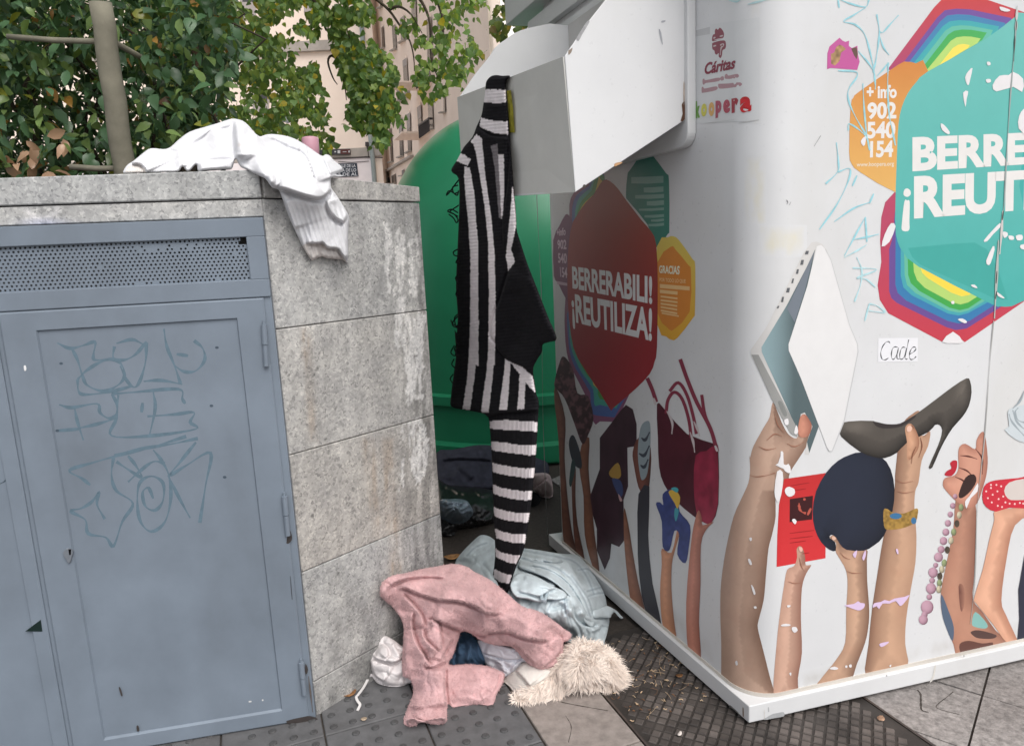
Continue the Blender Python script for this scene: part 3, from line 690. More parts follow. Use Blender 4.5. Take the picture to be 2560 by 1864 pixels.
# windows behind the leaves
for (x0, y0, x1, y1) in ((632, 225, 672, 288), (395, 100, 440, 190), (530, 60, 570, 140), (760, -60, 800, 30), (600, -40, 640, 50)):
    mb = MB(); slab_y(mb, [(x0, y0), (x1, y0), (x1, y1), (x0, y1)], D1-0.03, D1-0.004); wn = mb.build('window', M_shut, B1)
    mb = MB(); slab_y(mb, [(x0+6, y0+4), (x1-4, y0+4), (x1-4, (y0+y1)/2), (x0+6, (y0+y1)/2)], D1-0.034, D1-0.031); mb.build('pane', M_glass, wn)
SG = thing('shop_sign', W1(845, 380, D1-0.06), 'long dark shop sign board on the peach building above the white plinth', 'sign')
mb = MB(); slab_y(mb, [(795, 374), (875, 372.5), (876, 386), (795, 387)], D1-0.13, D1-0.055); mb.build('board', mat_plain('sign_grey', (0.035, 0.035, 0.04), 0.4), SG)
mb = MB(); slab_y(mb, [(851, 373.8), (875, 373.4), (875.5, 385), (851, 385.4)], D1-0.135, D1-0.131); mb.build('red_panel', mat_plain('sign_maroon', (0.09, 0.022, 0.018), 0.4), SG)
mb = MB(); M_lite = mat_plain('sign_white', (0.55, 0.55, 0.55), 0.5)
for (x0, y0, x1, y1) in ((844, 376, 850.5, 383.5), (871, 376.5, 874.5, 381.5), (836, 378, 840, 381), (815, 376.5, 821, 378), (815, 381, 821, 382.5), (857, 379, 866, 380.5)):
    slab_y(mb, [(x0, y0), (x1, y0), (x1, y1), (x0, y1)], D1-0.141, D1-0.136)
mb.build('emblem', M_lite, SG)
lettering_jobs = []
SP = thing('street_plaque', W1(872, 424, D1-0.05), 'dark blue street name plaque with white letter tiles on the white plinth', 'sign')
mb = MB(); slab_y(mb, [(838, 409), (892, 408), (896, 441), (838, 442.5)], D1-0.075, D1-0.045); mb.build('plate', mat_plain('plaque_navy', (0.02, 0.028, 0.045), 0.3), SP)
for k_, (t_, q_) in enumerate((('CALLE DE LA', (841, 411, 889, 419)), ('LIGA DE LO', (842, 421.5, 890.5, 430)), ('S DE AL', (846, 432, 894, 440)))):
    x0, y0, x1, y1 = q_
    lettering_jobs.append((t_, [(x0, y0), (x1, y0-.6), (x1, y1-.6), (x0, y1)]))
# facade running towards us on the right of the street
F0 = at_y(957, 435, 30.0); F1 = at_y(1019, 401, 22.6); fa = math.atan2(F1[1]-F0[1], F1[0]-F0[0]); fn = np.array([math.sin(fa), -math.cos(fa)])
if fn[0] > 0: fn = -fn
def mapF(px, py, off=0.0):
    d = ray(px, py); c = F0[:2]+fn*off; t = (c@fn)/(d[:2]@fn); return CAM+d*t
fd = dirv(fa); fend = mapF(1228, 200)[:2]; Lf = (fend-F0[:2])@fd
B2 = thing('apartment_building', (F0[0], F0[1], 0), 'apricot apartment block with tall windows and balconies receding along the street', 'building')
mb = MB(); q = [F0[:2]-fd*14, fend, fend*1.9+np.array([.4, 0]), F0[:2]-fd*14-fn*9]; mb.prism([tuple(p) for p in q], 0, 15.5); mb.build('wall', M_peach2, B2)
def onF(mb, pts, o0, o1): mb.slab([mapF(*p, o0) for p in pts], np.array([fn[0], fn[1], 0])*(o1-o0))
CF = lambda pts: Z(760, 0, 3.59, pts)
wins = [[(695, 250), (712, 235), (722, 425), (703, 435)], [(790, 240), (815, 220), (830, 435), (803, 455)], [(862, 170), (895, 140), (905, 360), (872, 385)], [(885, 545), (920, 520), (942, 865), (905, 885)],
        [(825, 700), (850, 690), (862, 905), (838, 915)], [(1100, 180), (1140, 150), (1150, 560), (1110, 580)], [(1190, 150), (1240, 110), (1250, 530), (1205, 555)],
        [(1015, 965), (1050, 940), (1060, 1210), (1030, 1235)], [(1110, 900), (1150, 880), (1160, 1150), (1122, 1175)], [(850, 1070), (875, 1055), (890, 1395), (862, 1410)], [(920, 1030), (950, 1010), (962, 1350), (935, 1370)],
        [(765, 1165), (782, 1150), (798, 1445), (780, 1455)], [(738, 1600), (765, 1590), (767, 1640), (740, 1645)], [(785, 1580), (820, 1560), (825, 1640), (790, 1650)], [(878, 1530), (897, 1520), (900, 1570), (880, 1575)], [(1250, 860), (1262, 850), (1268, 1000), (1255, 1010)],
        [(680, 0), (698, -20), (700, 60), (684, 70)], [(960, -40), (1000, -60), (1010, 250), (972, 275)]]
for i, wq in enumerate(wins):
    mb = MB(); P = CF(wq); cx = np.mean(P, axis=0); onF(mb, [tuple(np.array(cx)+(np.array(p)-cx)*1.12) for p in P], 0.003, 0.03); wn = mb.build('window', M_peach2, B2)
    mb = MB(); onF(mb, P, 0.031, 0.036); pn = mb.build('pane', M_glass, wn)
    if i in (2, 3, 7, 9, 10):
        A_, B_, C_, D_ = [np.array(p) for p in P]; k = 0.18 if i == 3 else 0.4
        mb = MB(); onF(mb, [tuple(A_+(B_-A_)*0.12), tuple(B_), tuple(B_+(C_-B_)*k), tuple(A_+(B_-A_)*0.12+(D_-A_)*k)], 0.037, 0.042); mb.build('shutter', M_shut, wn)
    mb = MB(); A_, B_, C_, D_ = [np.array(p) for p in P]; onF(mb, [tuple(D_+(-2, 0)), tuple(C_+(2, 0)), tuple(C_+(2, 3)), tuple(D_+(-2, 3))], 0.004, 0.12); mb.build('sill', M_ledge, wn)
mb = MB(); onF(mb, CF([(720, 1545), (985, 1390), (985, 1410), (720, 1565)]), 0.003, 0.12); mb.build('cornice', M_ledge, B2)
def balcony(tl, tr, bl, br, out):
    mb = MB(); onF(mb, [bl, br, (br[0], br[1]+4), (bl[0], bl[1]+4)], 0.003, out); bo = mb.build('balcony', M_peach2, B2)
    mb = MB(); A_, B_ = mapF(*tl, out-0.03), mapF(*tr, out-0.03); C_, D_ = mapF(*bl, out-0.03), mapF(*br, out-0.03)
    for k in range(13): t = k/12; mb.tube([A_+(B_-A_)*t, C_+(D_-C_)*t], 0.012, 5)
    mb.tube([A_, B_], 0.025, 6); mb.tube([mapF(*tl, 0.0), A_], 0.025, 6); mb.tube([mapF(*tr, 0.0), B_], 0.025, 6); mb.build('railing', M_rail, bo)
b_ = CF([(1030, 1125), (1120, 1065), (1035, 1245), (1125, 1180)]); balcony(*b_, 0.7)
b_ = CF([(1010, 690), (1120, 620), (1010, 800), (1150, 730)]); balcony(*b_, 0.8)
# pale building beyond, at the right end of the street
W3 = at_y(1222, 120, 40); B3 = thing('apartment_building', (W3[0], 40, 0), 'bright white apartment block seen beyond the end of the apricot facade', 'building')
mb = MB(); mb.add([(x, y, z) for z in (0, 26) for x, y in ((W3[0]-0.2, 40), (W3[0]+14, 40), (W3[0]+14, 50), (W3[0]-0.2, 50))], [(3, 2, 1, 0), (4, 5, 6, 7), (0, 1, 5, 4), (1, 2, 6, 5), (2, 3, 7, 6), (3, 0, 4, 7)]); mb.build('wall', mat_plain('white_render', (0.86, 0.87, 0.87), 0.8, 0.3, 0.02), B3)
for yy in (18, 65, 88):
    mb = MB(); P = [at_y(*p, 39.9) for p in ((1222, yy), (1233, yy-2), (1234, yy+16), (1223, yy+18))]; mb.slab(P, (0, 0.09, 0)); mb.build('window', M_shut, B3)
# ------------------------------------------------------------------ printed graphics, laid on the container's real skin
M_print = mat_tint('printed_vinyl', 0.38, 0.4, 0.02, 20)
M_marker = mat_tint('marker_ink', 0.5, 0.3, 0.12, 60)
LAYER = [0.0006]
def cdt(poly, step, jit=0.25):
    poly = [tuple(map(float, p)) for p in poly]; A_ = np.array(poly); x0, y0 = A_.min(0); x1, y1 = A_.max(0)
    gx, gy = np.meshgrid(np.arange(x0+step/2, x1, step), np.arange(y0+step/2, y1, step)); gx[1::2] += step/2
    X, Y = gx.ravel(), gy.ravel(); mk = inside(poly, X, Y)
    X, Y = X[mk], Y[mk]
    if len(X):
        d, *_ = seg_dist(poly, X, Y); mk = d > step*0.45; X, Y = X[mk], Y[mk]
    pts = [Vector(p) for p in poly]+[Vector((a, b)) for a, b in zip(X, Y)]
    v, e, f, *_ = delaunay_2d_cdt(pts, [], [list(range(len(poly)))], 1, 1e-5)
    return np.array([(p.x, p.y) for p in v]), [tuple(t) for t in f]
def dens(poly, step):
    out = []
    for i in range(len(poly)):
        a, b = np.array(poly[i]), np.array(poly[(i+1) % len(poly)]); n = max(1, int(np.linalg.norm(b-a)/step))
        for k in range(n): out.append(tuple(a+(b-a)*k/n))
    return out
def inward(poly, X, Y):
    """distance to the outline and the inward normal of the nearest edge"""
    P = np.array(poly, float); Q = np.roll(P, -1, 0); area = np.sum(P[:, 0]*Q[:, 1]-Q[:, 0]*P[:, 1])
    best = np.full(X.shape, 1e9); NX = np.zeros(X.shape); NY = np.zeros(X.shape); sg = 1.0 if area > 0 else -1.0
    for a, b in zip(P, Q):
        e = b-a; L2 = e@e
        if L2 < 1e-9: continue
        t = np.clip(((X-a[0])*e[0]+(Y-a[1])*e[1])/L2, 0, 1); d = np.hypot(X-(a[0]+t*e[0]), Y-(a[1]+t*e[1])); mk = d < best
        L = math.sqrt(L2); best = np.where(mk, d, best); NX = np.where(mk, -sg*e[1]/L, NX); NY = np.where(mk, sg*e[0]/L, NY)
    return best, NX, NY
def orient(V, Fc):
    out = []
    for f in Fc:
        n = np.cross(V[f[1]]-V[f[0]], V[f[2]]-V[f[0]])
        out.append(f if n@(CAM-V[f[0]]) > 0 else f[::-1])
    return out
def decal(name, poly, color, parent=None, mapper=None, sm=3, step=9, mat=None, layer=None):
    """colour: a tuple, or a function of the pixel positions returning rows of rgb"""
    mapper = mapper or mapBin; parent = parent or BIN
    if sm: poly = smooth_poly(poly, sm)
    if mapper is mapBin and min(p[0] for p in poly) < 1985 and max(p[0] for p in poly) > 1740: step = min(step, 5.5)
    poly = dens(poly, step*1.5)
    V2, Fc = cdt(poly, step)
    if layer is None: LAYER[0] += 0.000016; layer = LAYER[0]
    V = np.array([mapper(p[0], p[1], layer) for p in V2])
    if callable(color): c = color(V2[:, 0], V2[:, 1], poly)
    else: c = np.tile(np.array(color), (len(V), 1))
    return mesh_obj(name, V, orient(V, Fc), mat or M_print, parent, False, c)
def ribbon(name, lines, wd, color, parent=None, mapper=None, mat=None, taper=True, sm=5, layer=None):
    mapper = mapper or mapBin; parent = parent or BIN
    if layer is None: LAYER[0] += 0.000016; layer = LAYER[0]
    if len(lines) > 1:
        for i, ln in enumerate(lines): ribbon(name, [ln], wd, color, parent, mapper, mat, taper, sm, layer+i*0.000004)
        return
    VV = []; FF = []
    for ln in lines:
        P = np.array(smooth_poly(ln, sm, False) if sm > 1 else ln, float); b = len(VV)
        for i, p in enumerate(P):
            t = P[min(i+1, len(P)-1)]-P[max(i-1, 0)]; q = np.array([-t[1], t[0]]); q /= np.linalg.norm(q)+1e-9
            ww = wd/2*((0.75+0.35*math.sin(i*0.7+len(P))) if taper else 1)
            VV += [mapper(*(p+q*ww), layer), mapper(*(p-q*ww), layer)]
        FF += [(b+2*i, b+2*i+1, b+2*i+3, b+2*i+2) for i in range(len(P)-1)]
        layer += 0.000004
    VV = np.array(VV); c = np.tile(np.array(color), (len(VV), 1))
    return mesh_obj(name, VV, orient(VV, FF), mat or M_marker, parent, False, c)
def text_mesh(body, bold=0.0, shear=0.0, space=1.0):
    cu = bpy.data.curves.new('lettering', 'FONT'); cu.body = body; cu.size = 1; cu.offset = bold; cu.shear = shear; cu.space_character = space; cu.resolution_u = 4
    o = bpy.data.objects.new('lettering', cu); COL.objects.link(o); dg = bpy.context.evaluated_depsgraph_get(); dg.update()
    me = bpy.data.meshes.new_from_object(o.evaluated_get(dg)); V = np.array([v.co[:2] for v in me.vertices]); Fc = [tuple(p.vertices) for p in me.polygons]
    bpy.data.objects.remove(o); bpy.data.curves.remove(cu); bpy.data.meshes.remove(me)
    return V, Fc
def lettering(name, body, quad, color, bold=0.03, shear=0.0, prefix=None, parent=None, mapper=None, mat=None, space=1.0, layer=None, capbox=False):
    """quad: tl, tr, br, bl pixel corners of the lettering's (or of its prefix's) bounding box"""
    V, Fc = text_mesh(body, bold, shear, space); R = text_mesh(prefix, bold, shear, space)[0] if prefix else V
    lo, hi = R.min(0), R.max(0)
    if capbox: Hh = text_mesh('H', bold)[0]; lo[1], hi[1] = Hh[:, 1].min(), Hh[:, 1].max()
    u = (V[:, 0]-lo[0])/(hi[0]-lo[0]); v = 1-(V[:, 1]-lo[1])/(hi[1]-lo[1])
    tl, tr, br, bl = [np.array(p) for p in quad]
    # homography unit square -> quad
    dx1, dx2, dx3 = tr-br, bl-br, tl-tr+br-bl
    den = dx1[0]*dx2[1]-dx2[0]*dx1[1]; g = (dx3[0]*dx2[1]-dx2[0]*dx3[1])/den; h = (dx1[0]*dx3[1]-dx3[0]*dx1[1])/den
    a = tr-tl+g*tr; b = bl-tl+h*bl
    P = (a[None]*u[:, None]+b[None]*v[:, None]+tl[None])/(g*u+h*v+1)[:, None]
    mapper = mapper or mapBin; parent = parent or BIN
    if layer is None: LAYER[0] += 0.000016; layer = LAYER[0]
    W_ = np.array([mapper(p[0], p[1], layer) for p in P])
    c = color(P[:, 0], P[:, 1], None) if callable(color) else np.tile(np.array(color), (len(W_), 1))
    return mesh_obj(name, W_, orient(W_, Fc), mat or M_print, parent, False, c)
def vgrad(c0, c1, y0, y1):
    c0, c1 = np.array(c0), np.array(c1)
    def f(X, Y, poly): t = np.clip((Y-y0)/(y1-y0), 0, 1)[:, None]; return c0*(1-t)+c1*t
    return f
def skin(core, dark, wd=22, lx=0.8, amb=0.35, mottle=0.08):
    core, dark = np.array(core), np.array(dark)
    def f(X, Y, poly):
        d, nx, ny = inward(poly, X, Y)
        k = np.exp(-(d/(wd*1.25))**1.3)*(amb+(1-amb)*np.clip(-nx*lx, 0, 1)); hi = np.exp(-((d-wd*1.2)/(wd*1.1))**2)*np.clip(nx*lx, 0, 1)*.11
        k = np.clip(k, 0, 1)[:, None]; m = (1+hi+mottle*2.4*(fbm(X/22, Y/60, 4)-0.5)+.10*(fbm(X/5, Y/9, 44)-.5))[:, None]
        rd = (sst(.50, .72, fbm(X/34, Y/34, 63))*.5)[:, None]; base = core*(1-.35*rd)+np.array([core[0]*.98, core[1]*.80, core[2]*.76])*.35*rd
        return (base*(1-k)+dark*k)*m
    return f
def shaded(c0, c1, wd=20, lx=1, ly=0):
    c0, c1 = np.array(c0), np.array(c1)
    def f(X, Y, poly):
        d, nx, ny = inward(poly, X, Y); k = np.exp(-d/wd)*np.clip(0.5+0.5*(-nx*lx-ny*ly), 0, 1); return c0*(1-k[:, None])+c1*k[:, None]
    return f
Z4 = lambda p: Z(1800, 0, 2.580, p); Z5 = lambda p: Z(1800, 600, 2.580, p); Z6 = lambda p: Z(1760, 1100, 2.359, p)
ZK = lambda p: Z(1720, 40, 5.503, p); Y1 = lambda p: Z(1340, 360, 2.579, p); Y2 = lambda p: Z(1340, 900, 2.063, p)
Y51 = lambda p: [(x, y-1548) for x, y in p]
s_ = srgb
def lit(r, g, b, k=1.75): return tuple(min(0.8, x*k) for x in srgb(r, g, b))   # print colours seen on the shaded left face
# ---- right face: the big hexagon
LAYER[0] = 0.0003
def hexband(pts, c, name='printed_rainbow_band', sm=3): return decal(name, pts, c, sm=sm, step=26)
RED = vgrad(s_(196, 60, 62), s_(168, 64, 104), 0, 170)
hexband(Z4([(1080, 450), (1380, 50), (1440, -12), (1500, -20), (1700, -8), (1961, 80), (2500, 250), (2500, 600), (1300, 500)]), RED, sm=0)
for pts, c in (([(1175, 415), (1400, 115), (1450, 68), (1520, 58), (1610, 62), (1880, 118), (1870, 180), (1300, 480)], (110, 74, 150)), ([(1212, 412), (1420, 140), (1465, 102), (1530, 94), (1610, 98), (1840, 150), (1830, 200), (1300, 480)], (62, 128, 172)),
               ([(1240, 420), (1435, 172), (1480, 140), (1540, 132), (1610, 136), (1800, 172), (1780, 220), (1300, 480)], (60, 165, 170)), ([(1265, 440), (1452, 200), (1495, 172), (1550, 165), (1610, 168), (1760, 195), (1740, 240), (1300, 480)], (96, 182, 160)),
               ([(1295, 450), (1470, 225), (1510, 200), (1560, 192), (1620, 194), (1720, 212), (1690, 260), (1320, 470)], (66, 168, 84)), ([(1322, 466), (1488, 265), (1525, 242), (1570, 236), (1620, 238), (1680, 250), (1660, 280), (1335, 470)], (176, 210, 112)),
               ([(1400, 440), (1500, 312), (1535, 290), (1570, 285), (1610, 292), (1600, 310), (1440, 410)], (240, 218, 90))):
    hexband(Z4(pts), s_(*c), sm=0)
lowred = Z4([(1200, 1160), (1125, 1240), (1065, 1305), (1040, 1400), (1032, 1548)])+Z5([(1040, 140), (1016, 290), (1030, 385), (1085, 472), (1430, 655), (1500, 590), (1578, 658), (1961, 395), (2300, 150), (2300, -200), (1300, -300)])
hexband(lowred, vgrad(s_(176, 66, 96), s_(190, 58, 72), 560, 860), sm=0)
for pts, c in (([(1130, -200), (1108, 0), (1090, 60), (1090, 330), (1105, 375), (1140, 405), (1460, 562), (1520, 580), (1590, 570), (1860, 400), (1860, 0)], (102, 72, 140)), ([(1132, -60), (1130, 285), (1145, 340), (1200, 390), (1470, 522), (1540, 538), (1610, 520), (1860, 360), (1860, 0)], (52, 118, 168)),
               ([(1165, 0), (1165, 230), (1182, 305), (1235, 355), (1470, 474), (1540, 486), (1600, 470), (1800, 360), (1800, 0)], (66, 158, 168)), ([(1185, 0), (1190, 225), (1205, 290), (1260, 342), (1475, 455), (1545, 468), (1600, 455), (1760, 360), (1760, 0)], (98, 178, 150)),
               ([(1208, 60), (1213, 225), (1230, 278), (1285, 328), (1480, 436), (1545, 452), (1600, 440), (1720, 360), (1700, 100)], (62, 160, 74)), ([(1244, 120), (1250, 205), (1270, 258), (1320, 308), (1490, 400), (1550, 415), (1600, 402), (1680, 350), (1650, 100)], (172, 204, 110)),
               ([(1285, 160), (1305, 212), (1340, 246), (1490, 338), (1555, 362), (1600, 356), (1640, 330), (1600, 200)], (242, 208, 74))):
    hexband(Z5(pts), s_(*c), sm=0)
decal('printed_info_tag', Z4([(842, 690), (860, 630), (900, 590), (1150, 418), (1205, 400), (1262, 410), (1342, 462), (1300, 1240), (1136, 1243), (905, 1112), (850, 1060), (832, 980)]), vgrad(s_(204, 130, 58), s_(220, 172, 96), 160, 480), sm=2, step=20)
teal = [(1340, 462), (1700, 262), (1900, 112), (1961, 85), (2300, 200), (2500, 700), (2500, 1700), (2200, 1860), (1961, 1938), (1880, 1975), (1800, 1975), (1740, 1955), (1280, 1720), (1185, 1630), (1145, 1560), (1128, 1420), (1140, 1000), (1150, 800), (1172, 690), (1212, 600), (1270, 525)]
decal('printed_hexagon', Z4(teal), vgrad(s_(104, 184, 176), s_(72, 168, 162), 60, 720), sm=2, step=24)
decal('printed_facet', Z5([(1212, 52), (1500, 24), (1640, 16), (1720, 60), (1790, 180), (1855, 385), (1760, 372), (1290, 158), (1240, 112)]), s_(62, 160, 152), sm=0, step=24)
decal('printed_facet', Z4([(1961, 85), (2500, 300), (2500, 1700), (2000, 1560), (1930, 1200), (1961, 900)]), s_(58, 164, 160), sm=0, step=30)
WH = (0.74, 0.72, 0.70); WHp = (0.80, 0.78, 0.75)
for t, q in (('+ info', [(945, 552), (1140, 548), (1138, 634), (945, 638)]), ('902', [(950, 662), (1138, 658), (1136, 768), (950, 772)]), ('540', [(946, 786), (1132, 782), (1128, 892), (946, 896)]), ('154', [(968, 910), (1118, 906), (1114, 1014), (966, 1018)])):
    lettering('printed_number', t, Z4(q), WH, 0.035)
lettering('printed_web_address', 'www.koopera.org', Z4([(880, 1048), (1122, 1042), (1120, 1078), (880, 1084)]), (0.72, 0.62, 0.48), 0.02)
lettering('printed_slogan', 'BERRERABILI!', Z4([(1240, 886), (1975, 856), (1975, 1060), (1240, 1106)]), WH, 0.045, prefix='BERRE')
lettering('printed_slogan', 'REUTILIZA!', Z4([(1250, 1138), (1961, 1098), (1956, 1358), (1250, 1414)]), WH, 0.045, prefix='REUT')
decal('printed_slogan_mark', Z4([(1182, 1246), (1190, 1222), (1208, 1216), (1226, 1230), (1228, 1254), (1210, 1270), (1188, 1264)]), WH)
decal('printed_slogan_mark', Z4([(1188, 1300), (1206, 1294), (1222, 1302), (1220, 1420), (1220, 1480), (1196, 1492), (1172, 1482), (1172, 1440)]), WH)
# ---- right face: hands holding things up
LAYER[0] = 0.0005
SK2 = skin(s_(206, 168, 148), s_(132, 90, 76), 20); SK3 = skin(s_(202, 164, 138), s_(104, 74, 60), 20)
SK6 = skin(s_(224, 174, 146), s_(164, 110, 88), 20)
arm1 = Z5([(195, 1400), (215, 1330), (280, 1210), (320, 1140), (340, 1046), (372, 1110), (400, 1180), (440, 1250), (492, 1278), (508, 1230), (522, 1140), (545, 1118), (575, 1160), (592, 1200), (575, 1290), (545, 1350), (500, 1420), (450, 1500), (440, 1570), (420, 1651)])
arm1 += Z6([(425, 300), (422, 450), (400, 560), (380, 640), (365, 800), (352, 940), (322, 1060), (318, 1110), (345, 1220), (390, 1400), (418, 1518), (330, 1518), (230, 1508), (150, 1478), (106, 1440), (102, 1200), (96, 1000), (102, 830), (130, 640), (175, 450), (225, 335), (262, 250), (272, 170), (268, 90)])
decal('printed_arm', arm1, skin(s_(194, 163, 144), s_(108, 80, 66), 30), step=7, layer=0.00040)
decal('printed_laptop', Z5([(590, 15), (625, 10), (660, 28), (690, 68), (700, 110), (640, 1190), (572, 1384), (545, 1380), (560, 1300), (592, 1200), (560, 1140), (525, 1120), (500, 1262), (452, 1240), (350, 1050), (200, 742), (200, 705), (300, 560), (540, 80)]), s_(204, 202, 200), sm=0, step=14, layer=0.00060)
decal('printed_laptop_keyboard', Z5([(612, 60), (560, 330), (445, 690), (640, 1190), (575, 1370), (560, 1300), (596, 1200), (545, 1110), (520, 1120), (500, 1230), (270, 722), (268, 690), (430, 420), (560, 170)]), lambda X, Y, p: np.clip(np.array(s_(150, 176, 182))[None]*(1-np.clip((X-1905)/110, 0, 0.72))[:, None]+0.0*Y[:, None], 0.02, 1), sm=0, step=8, layer=0.00090)
decal('printed_laptop_keyboard', Z5([(608, 70), (540, 210), (430, 440), (480, 530), (545, 330)]), s_(112, 120, 130), sm=0, layer=0.00110)
decal('printed_laptop_edge', Z5([(204, 738), (248, 738), (505, 1228), (496, 1268), (455, 1248), (330, 1020)]), s_(150, 150, 148), sm=0, layer=0.00110)
for (a, b_, c_, d_) in ((545, 70, 572, 92), (515, 128, 540, 160), (487, 188, 508, 218), (458, 248, 476, 278), (424, 308, 450, 338), (392, 366, 412, 400), (364, 424, 382, 440)):
    decal('printed_laptop_port', Z5([(a, d_), (a+8, b_), (c_, b_), (c_-6, d_)]), s_(92, 94, 98), sm=0, layer=0.00120)
decal('printed_laptop_port', Z5([(372, 1045), (396, 1040), (430, 1115), (425, 1135), (405, 1125)]), s_(128, 130, 128), sm=2, layer=0.00130)
LIDP = [(622, 40), (650, 32), (676, 58), (712, 125), (832, 545), (885, 672), (888, 720), (800, 1160), (745, 1300), (722, 1358), (704, 1360), (688, 1335), (520, 890), (442, 712), (440, 672), (560, 300)]
decal('printed_laptop_lid', Z5(LIDP), vgrad((0.735, 0.727, 0.727), (0.69, 0.685, 0.688), 700, 1100), sm=0, step=14, layer=0.00130)
ribbon('printed_laptop_lid_edge', [Z5(LIDP[2:12])], 2.6, (0.52, 0.52, 0.53), mat=M_print, sm=1, layer=0.00150)
decal('printed_thumb', Z5([(515, 1140), (545, 1122), (575, 1160), (590, 1202), (568, 1260), (520, 1270), (500, 1230)]), skin(s_(200, 140, 118), s_(140, 84, 70), 10), layer=0.00160)
decal('printed_card', Z6([(472, 228), (720, 192), (716, 694), (428, 746), (432, 560), (442, 380)]), vgrad(s_(186, 44, 46), s_(206, 52, 56), 1190, 1410), sm=0, step=12)
decal('printed_card_photo', Z6([(505, 346), (642, 326), (636, 466), (504, 482)]), s_(58, 20, 24), sm=0)
ribbon('printed_card_figures', [Z6([(560, 370), (562, 400), (575, 420), (600, 430)]), Z6([(585, 345), (598, 350)]), Z6([(610, 440), (630, 400)]), Z6([(566, 398), (556, 380)])], 6, s_(176, 84, 70), mat=M_print)
ribbon('printed_card_text', [Z6([(510, 268), (620, 250)]), Z6([(508, 300), (600, 285)]), Z6([(505, 548), (650, 530)]), Z6([(505, 580), (640, 565)]), Z6([(505, 605), (600, 592)]), Z6([(580, 668), (620, 662)])], 2.2, s_(150, 30, 34), mat=M_print)
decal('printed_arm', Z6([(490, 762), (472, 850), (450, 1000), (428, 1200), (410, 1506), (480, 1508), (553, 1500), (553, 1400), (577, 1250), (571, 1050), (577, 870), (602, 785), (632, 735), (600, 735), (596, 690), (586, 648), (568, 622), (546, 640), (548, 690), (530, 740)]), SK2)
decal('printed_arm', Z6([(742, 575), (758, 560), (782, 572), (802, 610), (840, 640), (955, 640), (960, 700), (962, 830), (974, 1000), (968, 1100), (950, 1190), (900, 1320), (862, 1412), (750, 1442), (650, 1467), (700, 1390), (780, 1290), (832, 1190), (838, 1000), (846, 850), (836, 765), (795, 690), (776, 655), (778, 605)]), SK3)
disc = [(930, 70), (1040, 95), (1100, 170), (1123, 290), (1110, 420), (1062, 560), (1000, 620), (940, 650), (840, 645), (800, 610), (778, 572), (750, 556), (740, 575), (772, 600), (776, 650), (740, 645), (690, 600), (652, 520), (640, 420), (660, 300), (720, 190), (790, 120), (860, 85)]
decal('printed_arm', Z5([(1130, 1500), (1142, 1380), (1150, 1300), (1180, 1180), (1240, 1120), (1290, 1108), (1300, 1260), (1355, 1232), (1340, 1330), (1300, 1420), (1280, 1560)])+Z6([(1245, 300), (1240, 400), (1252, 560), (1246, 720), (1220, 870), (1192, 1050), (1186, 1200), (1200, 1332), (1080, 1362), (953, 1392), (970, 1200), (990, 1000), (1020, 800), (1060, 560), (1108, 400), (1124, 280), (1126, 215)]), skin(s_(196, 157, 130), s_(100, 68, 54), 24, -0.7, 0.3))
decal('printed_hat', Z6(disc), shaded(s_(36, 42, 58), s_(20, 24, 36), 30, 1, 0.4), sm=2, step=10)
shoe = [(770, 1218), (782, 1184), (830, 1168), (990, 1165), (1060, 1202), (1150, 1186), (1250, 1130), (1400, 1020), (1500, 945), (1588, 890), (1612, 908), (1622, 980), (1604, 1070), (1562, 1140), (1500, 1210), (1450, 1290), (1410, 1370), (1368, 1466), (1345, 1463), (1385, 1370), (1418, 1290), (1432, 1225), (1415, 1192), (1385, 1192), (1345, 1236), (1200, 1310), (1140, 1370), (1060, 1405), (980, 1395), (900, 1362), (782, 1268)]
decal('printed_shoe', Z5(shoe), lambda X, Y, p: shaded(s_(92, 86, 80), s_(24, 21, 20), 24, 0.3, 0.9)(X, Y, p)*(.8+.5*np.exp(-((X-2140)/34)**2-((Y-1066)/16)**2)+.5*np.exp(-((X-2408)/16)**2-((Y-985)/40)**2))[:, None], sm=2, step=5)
decal('printed_shoe_opening', Z5([(985, 1170), (1012, 1172), (1080, 1186), (1165, 1180), (1250, 1132), (1258, 1142), (1170, 1200), (1070, 1214), (1012, 1202)]), s_(52, 46, 46))
decal('printed_thumb', Z5([(1192, 1222), (1205, 1190), (1232, 1184), (1258, 1216), (1284, 1288), (1270, 1360), (1210, 1420), (1205, 1300)]), skin(s_(206, 160, 130), s_(136, 90, 68), 9))
decal('printed_bracelet', Z6([(1058, 412), (1080, 404), (1112, 425), (1180, 430), (1255, 400), (1259, 440), (1240, 488), (1160, 520), (1082, 526), (1060, 500)]), lambda X, Y, p: np.array(s_(150, 118, 58))[None]*(0.6+0.9*vnoise(X/5, Y/5, 8))[:, None], step=3)
for (x, y, a, b_) in ((1130, 446, 36, 18), (1236, 474, 16, 20)):
    decal('printed_bracelet_stone', Z6([(x+a*math.cos(t), y+b_*math.sin(t)) for t in np.linspace(0, 2*math.pi, 12, False)]), s_(60, 110, 150), sm=0)
arm5 = Z6([(1485, 350), (1545, 400), (1600, 375), (1602, 560), (1592, 800), (1585, 935), (1640, 1010), (1720, 1120), (1782, 1193), (1640, 1232), (1498, 1266), (1470, 1200), (1430, 1110), (1402, 1020), (1396, 900), (1430, 720), (1470, 520)])
decal('printed_arm', arm5, skin(s_(184, 136, 114), s_(112, 70, 58), 18, 0.6))
decal('printed_arm_paint', Z6([(1398, 905), (1440, 1000), (1472, 1100), (1464, 1182), (1430, 1110), (1402, 1020)]), s_(84, 98, 118)); decal('printed_arm_paint', Z6([(1600, 1010), (1668, 1080), (1660, 1108), (1600, 1100), (1578, 1078)]), s_(130, 178, 172))
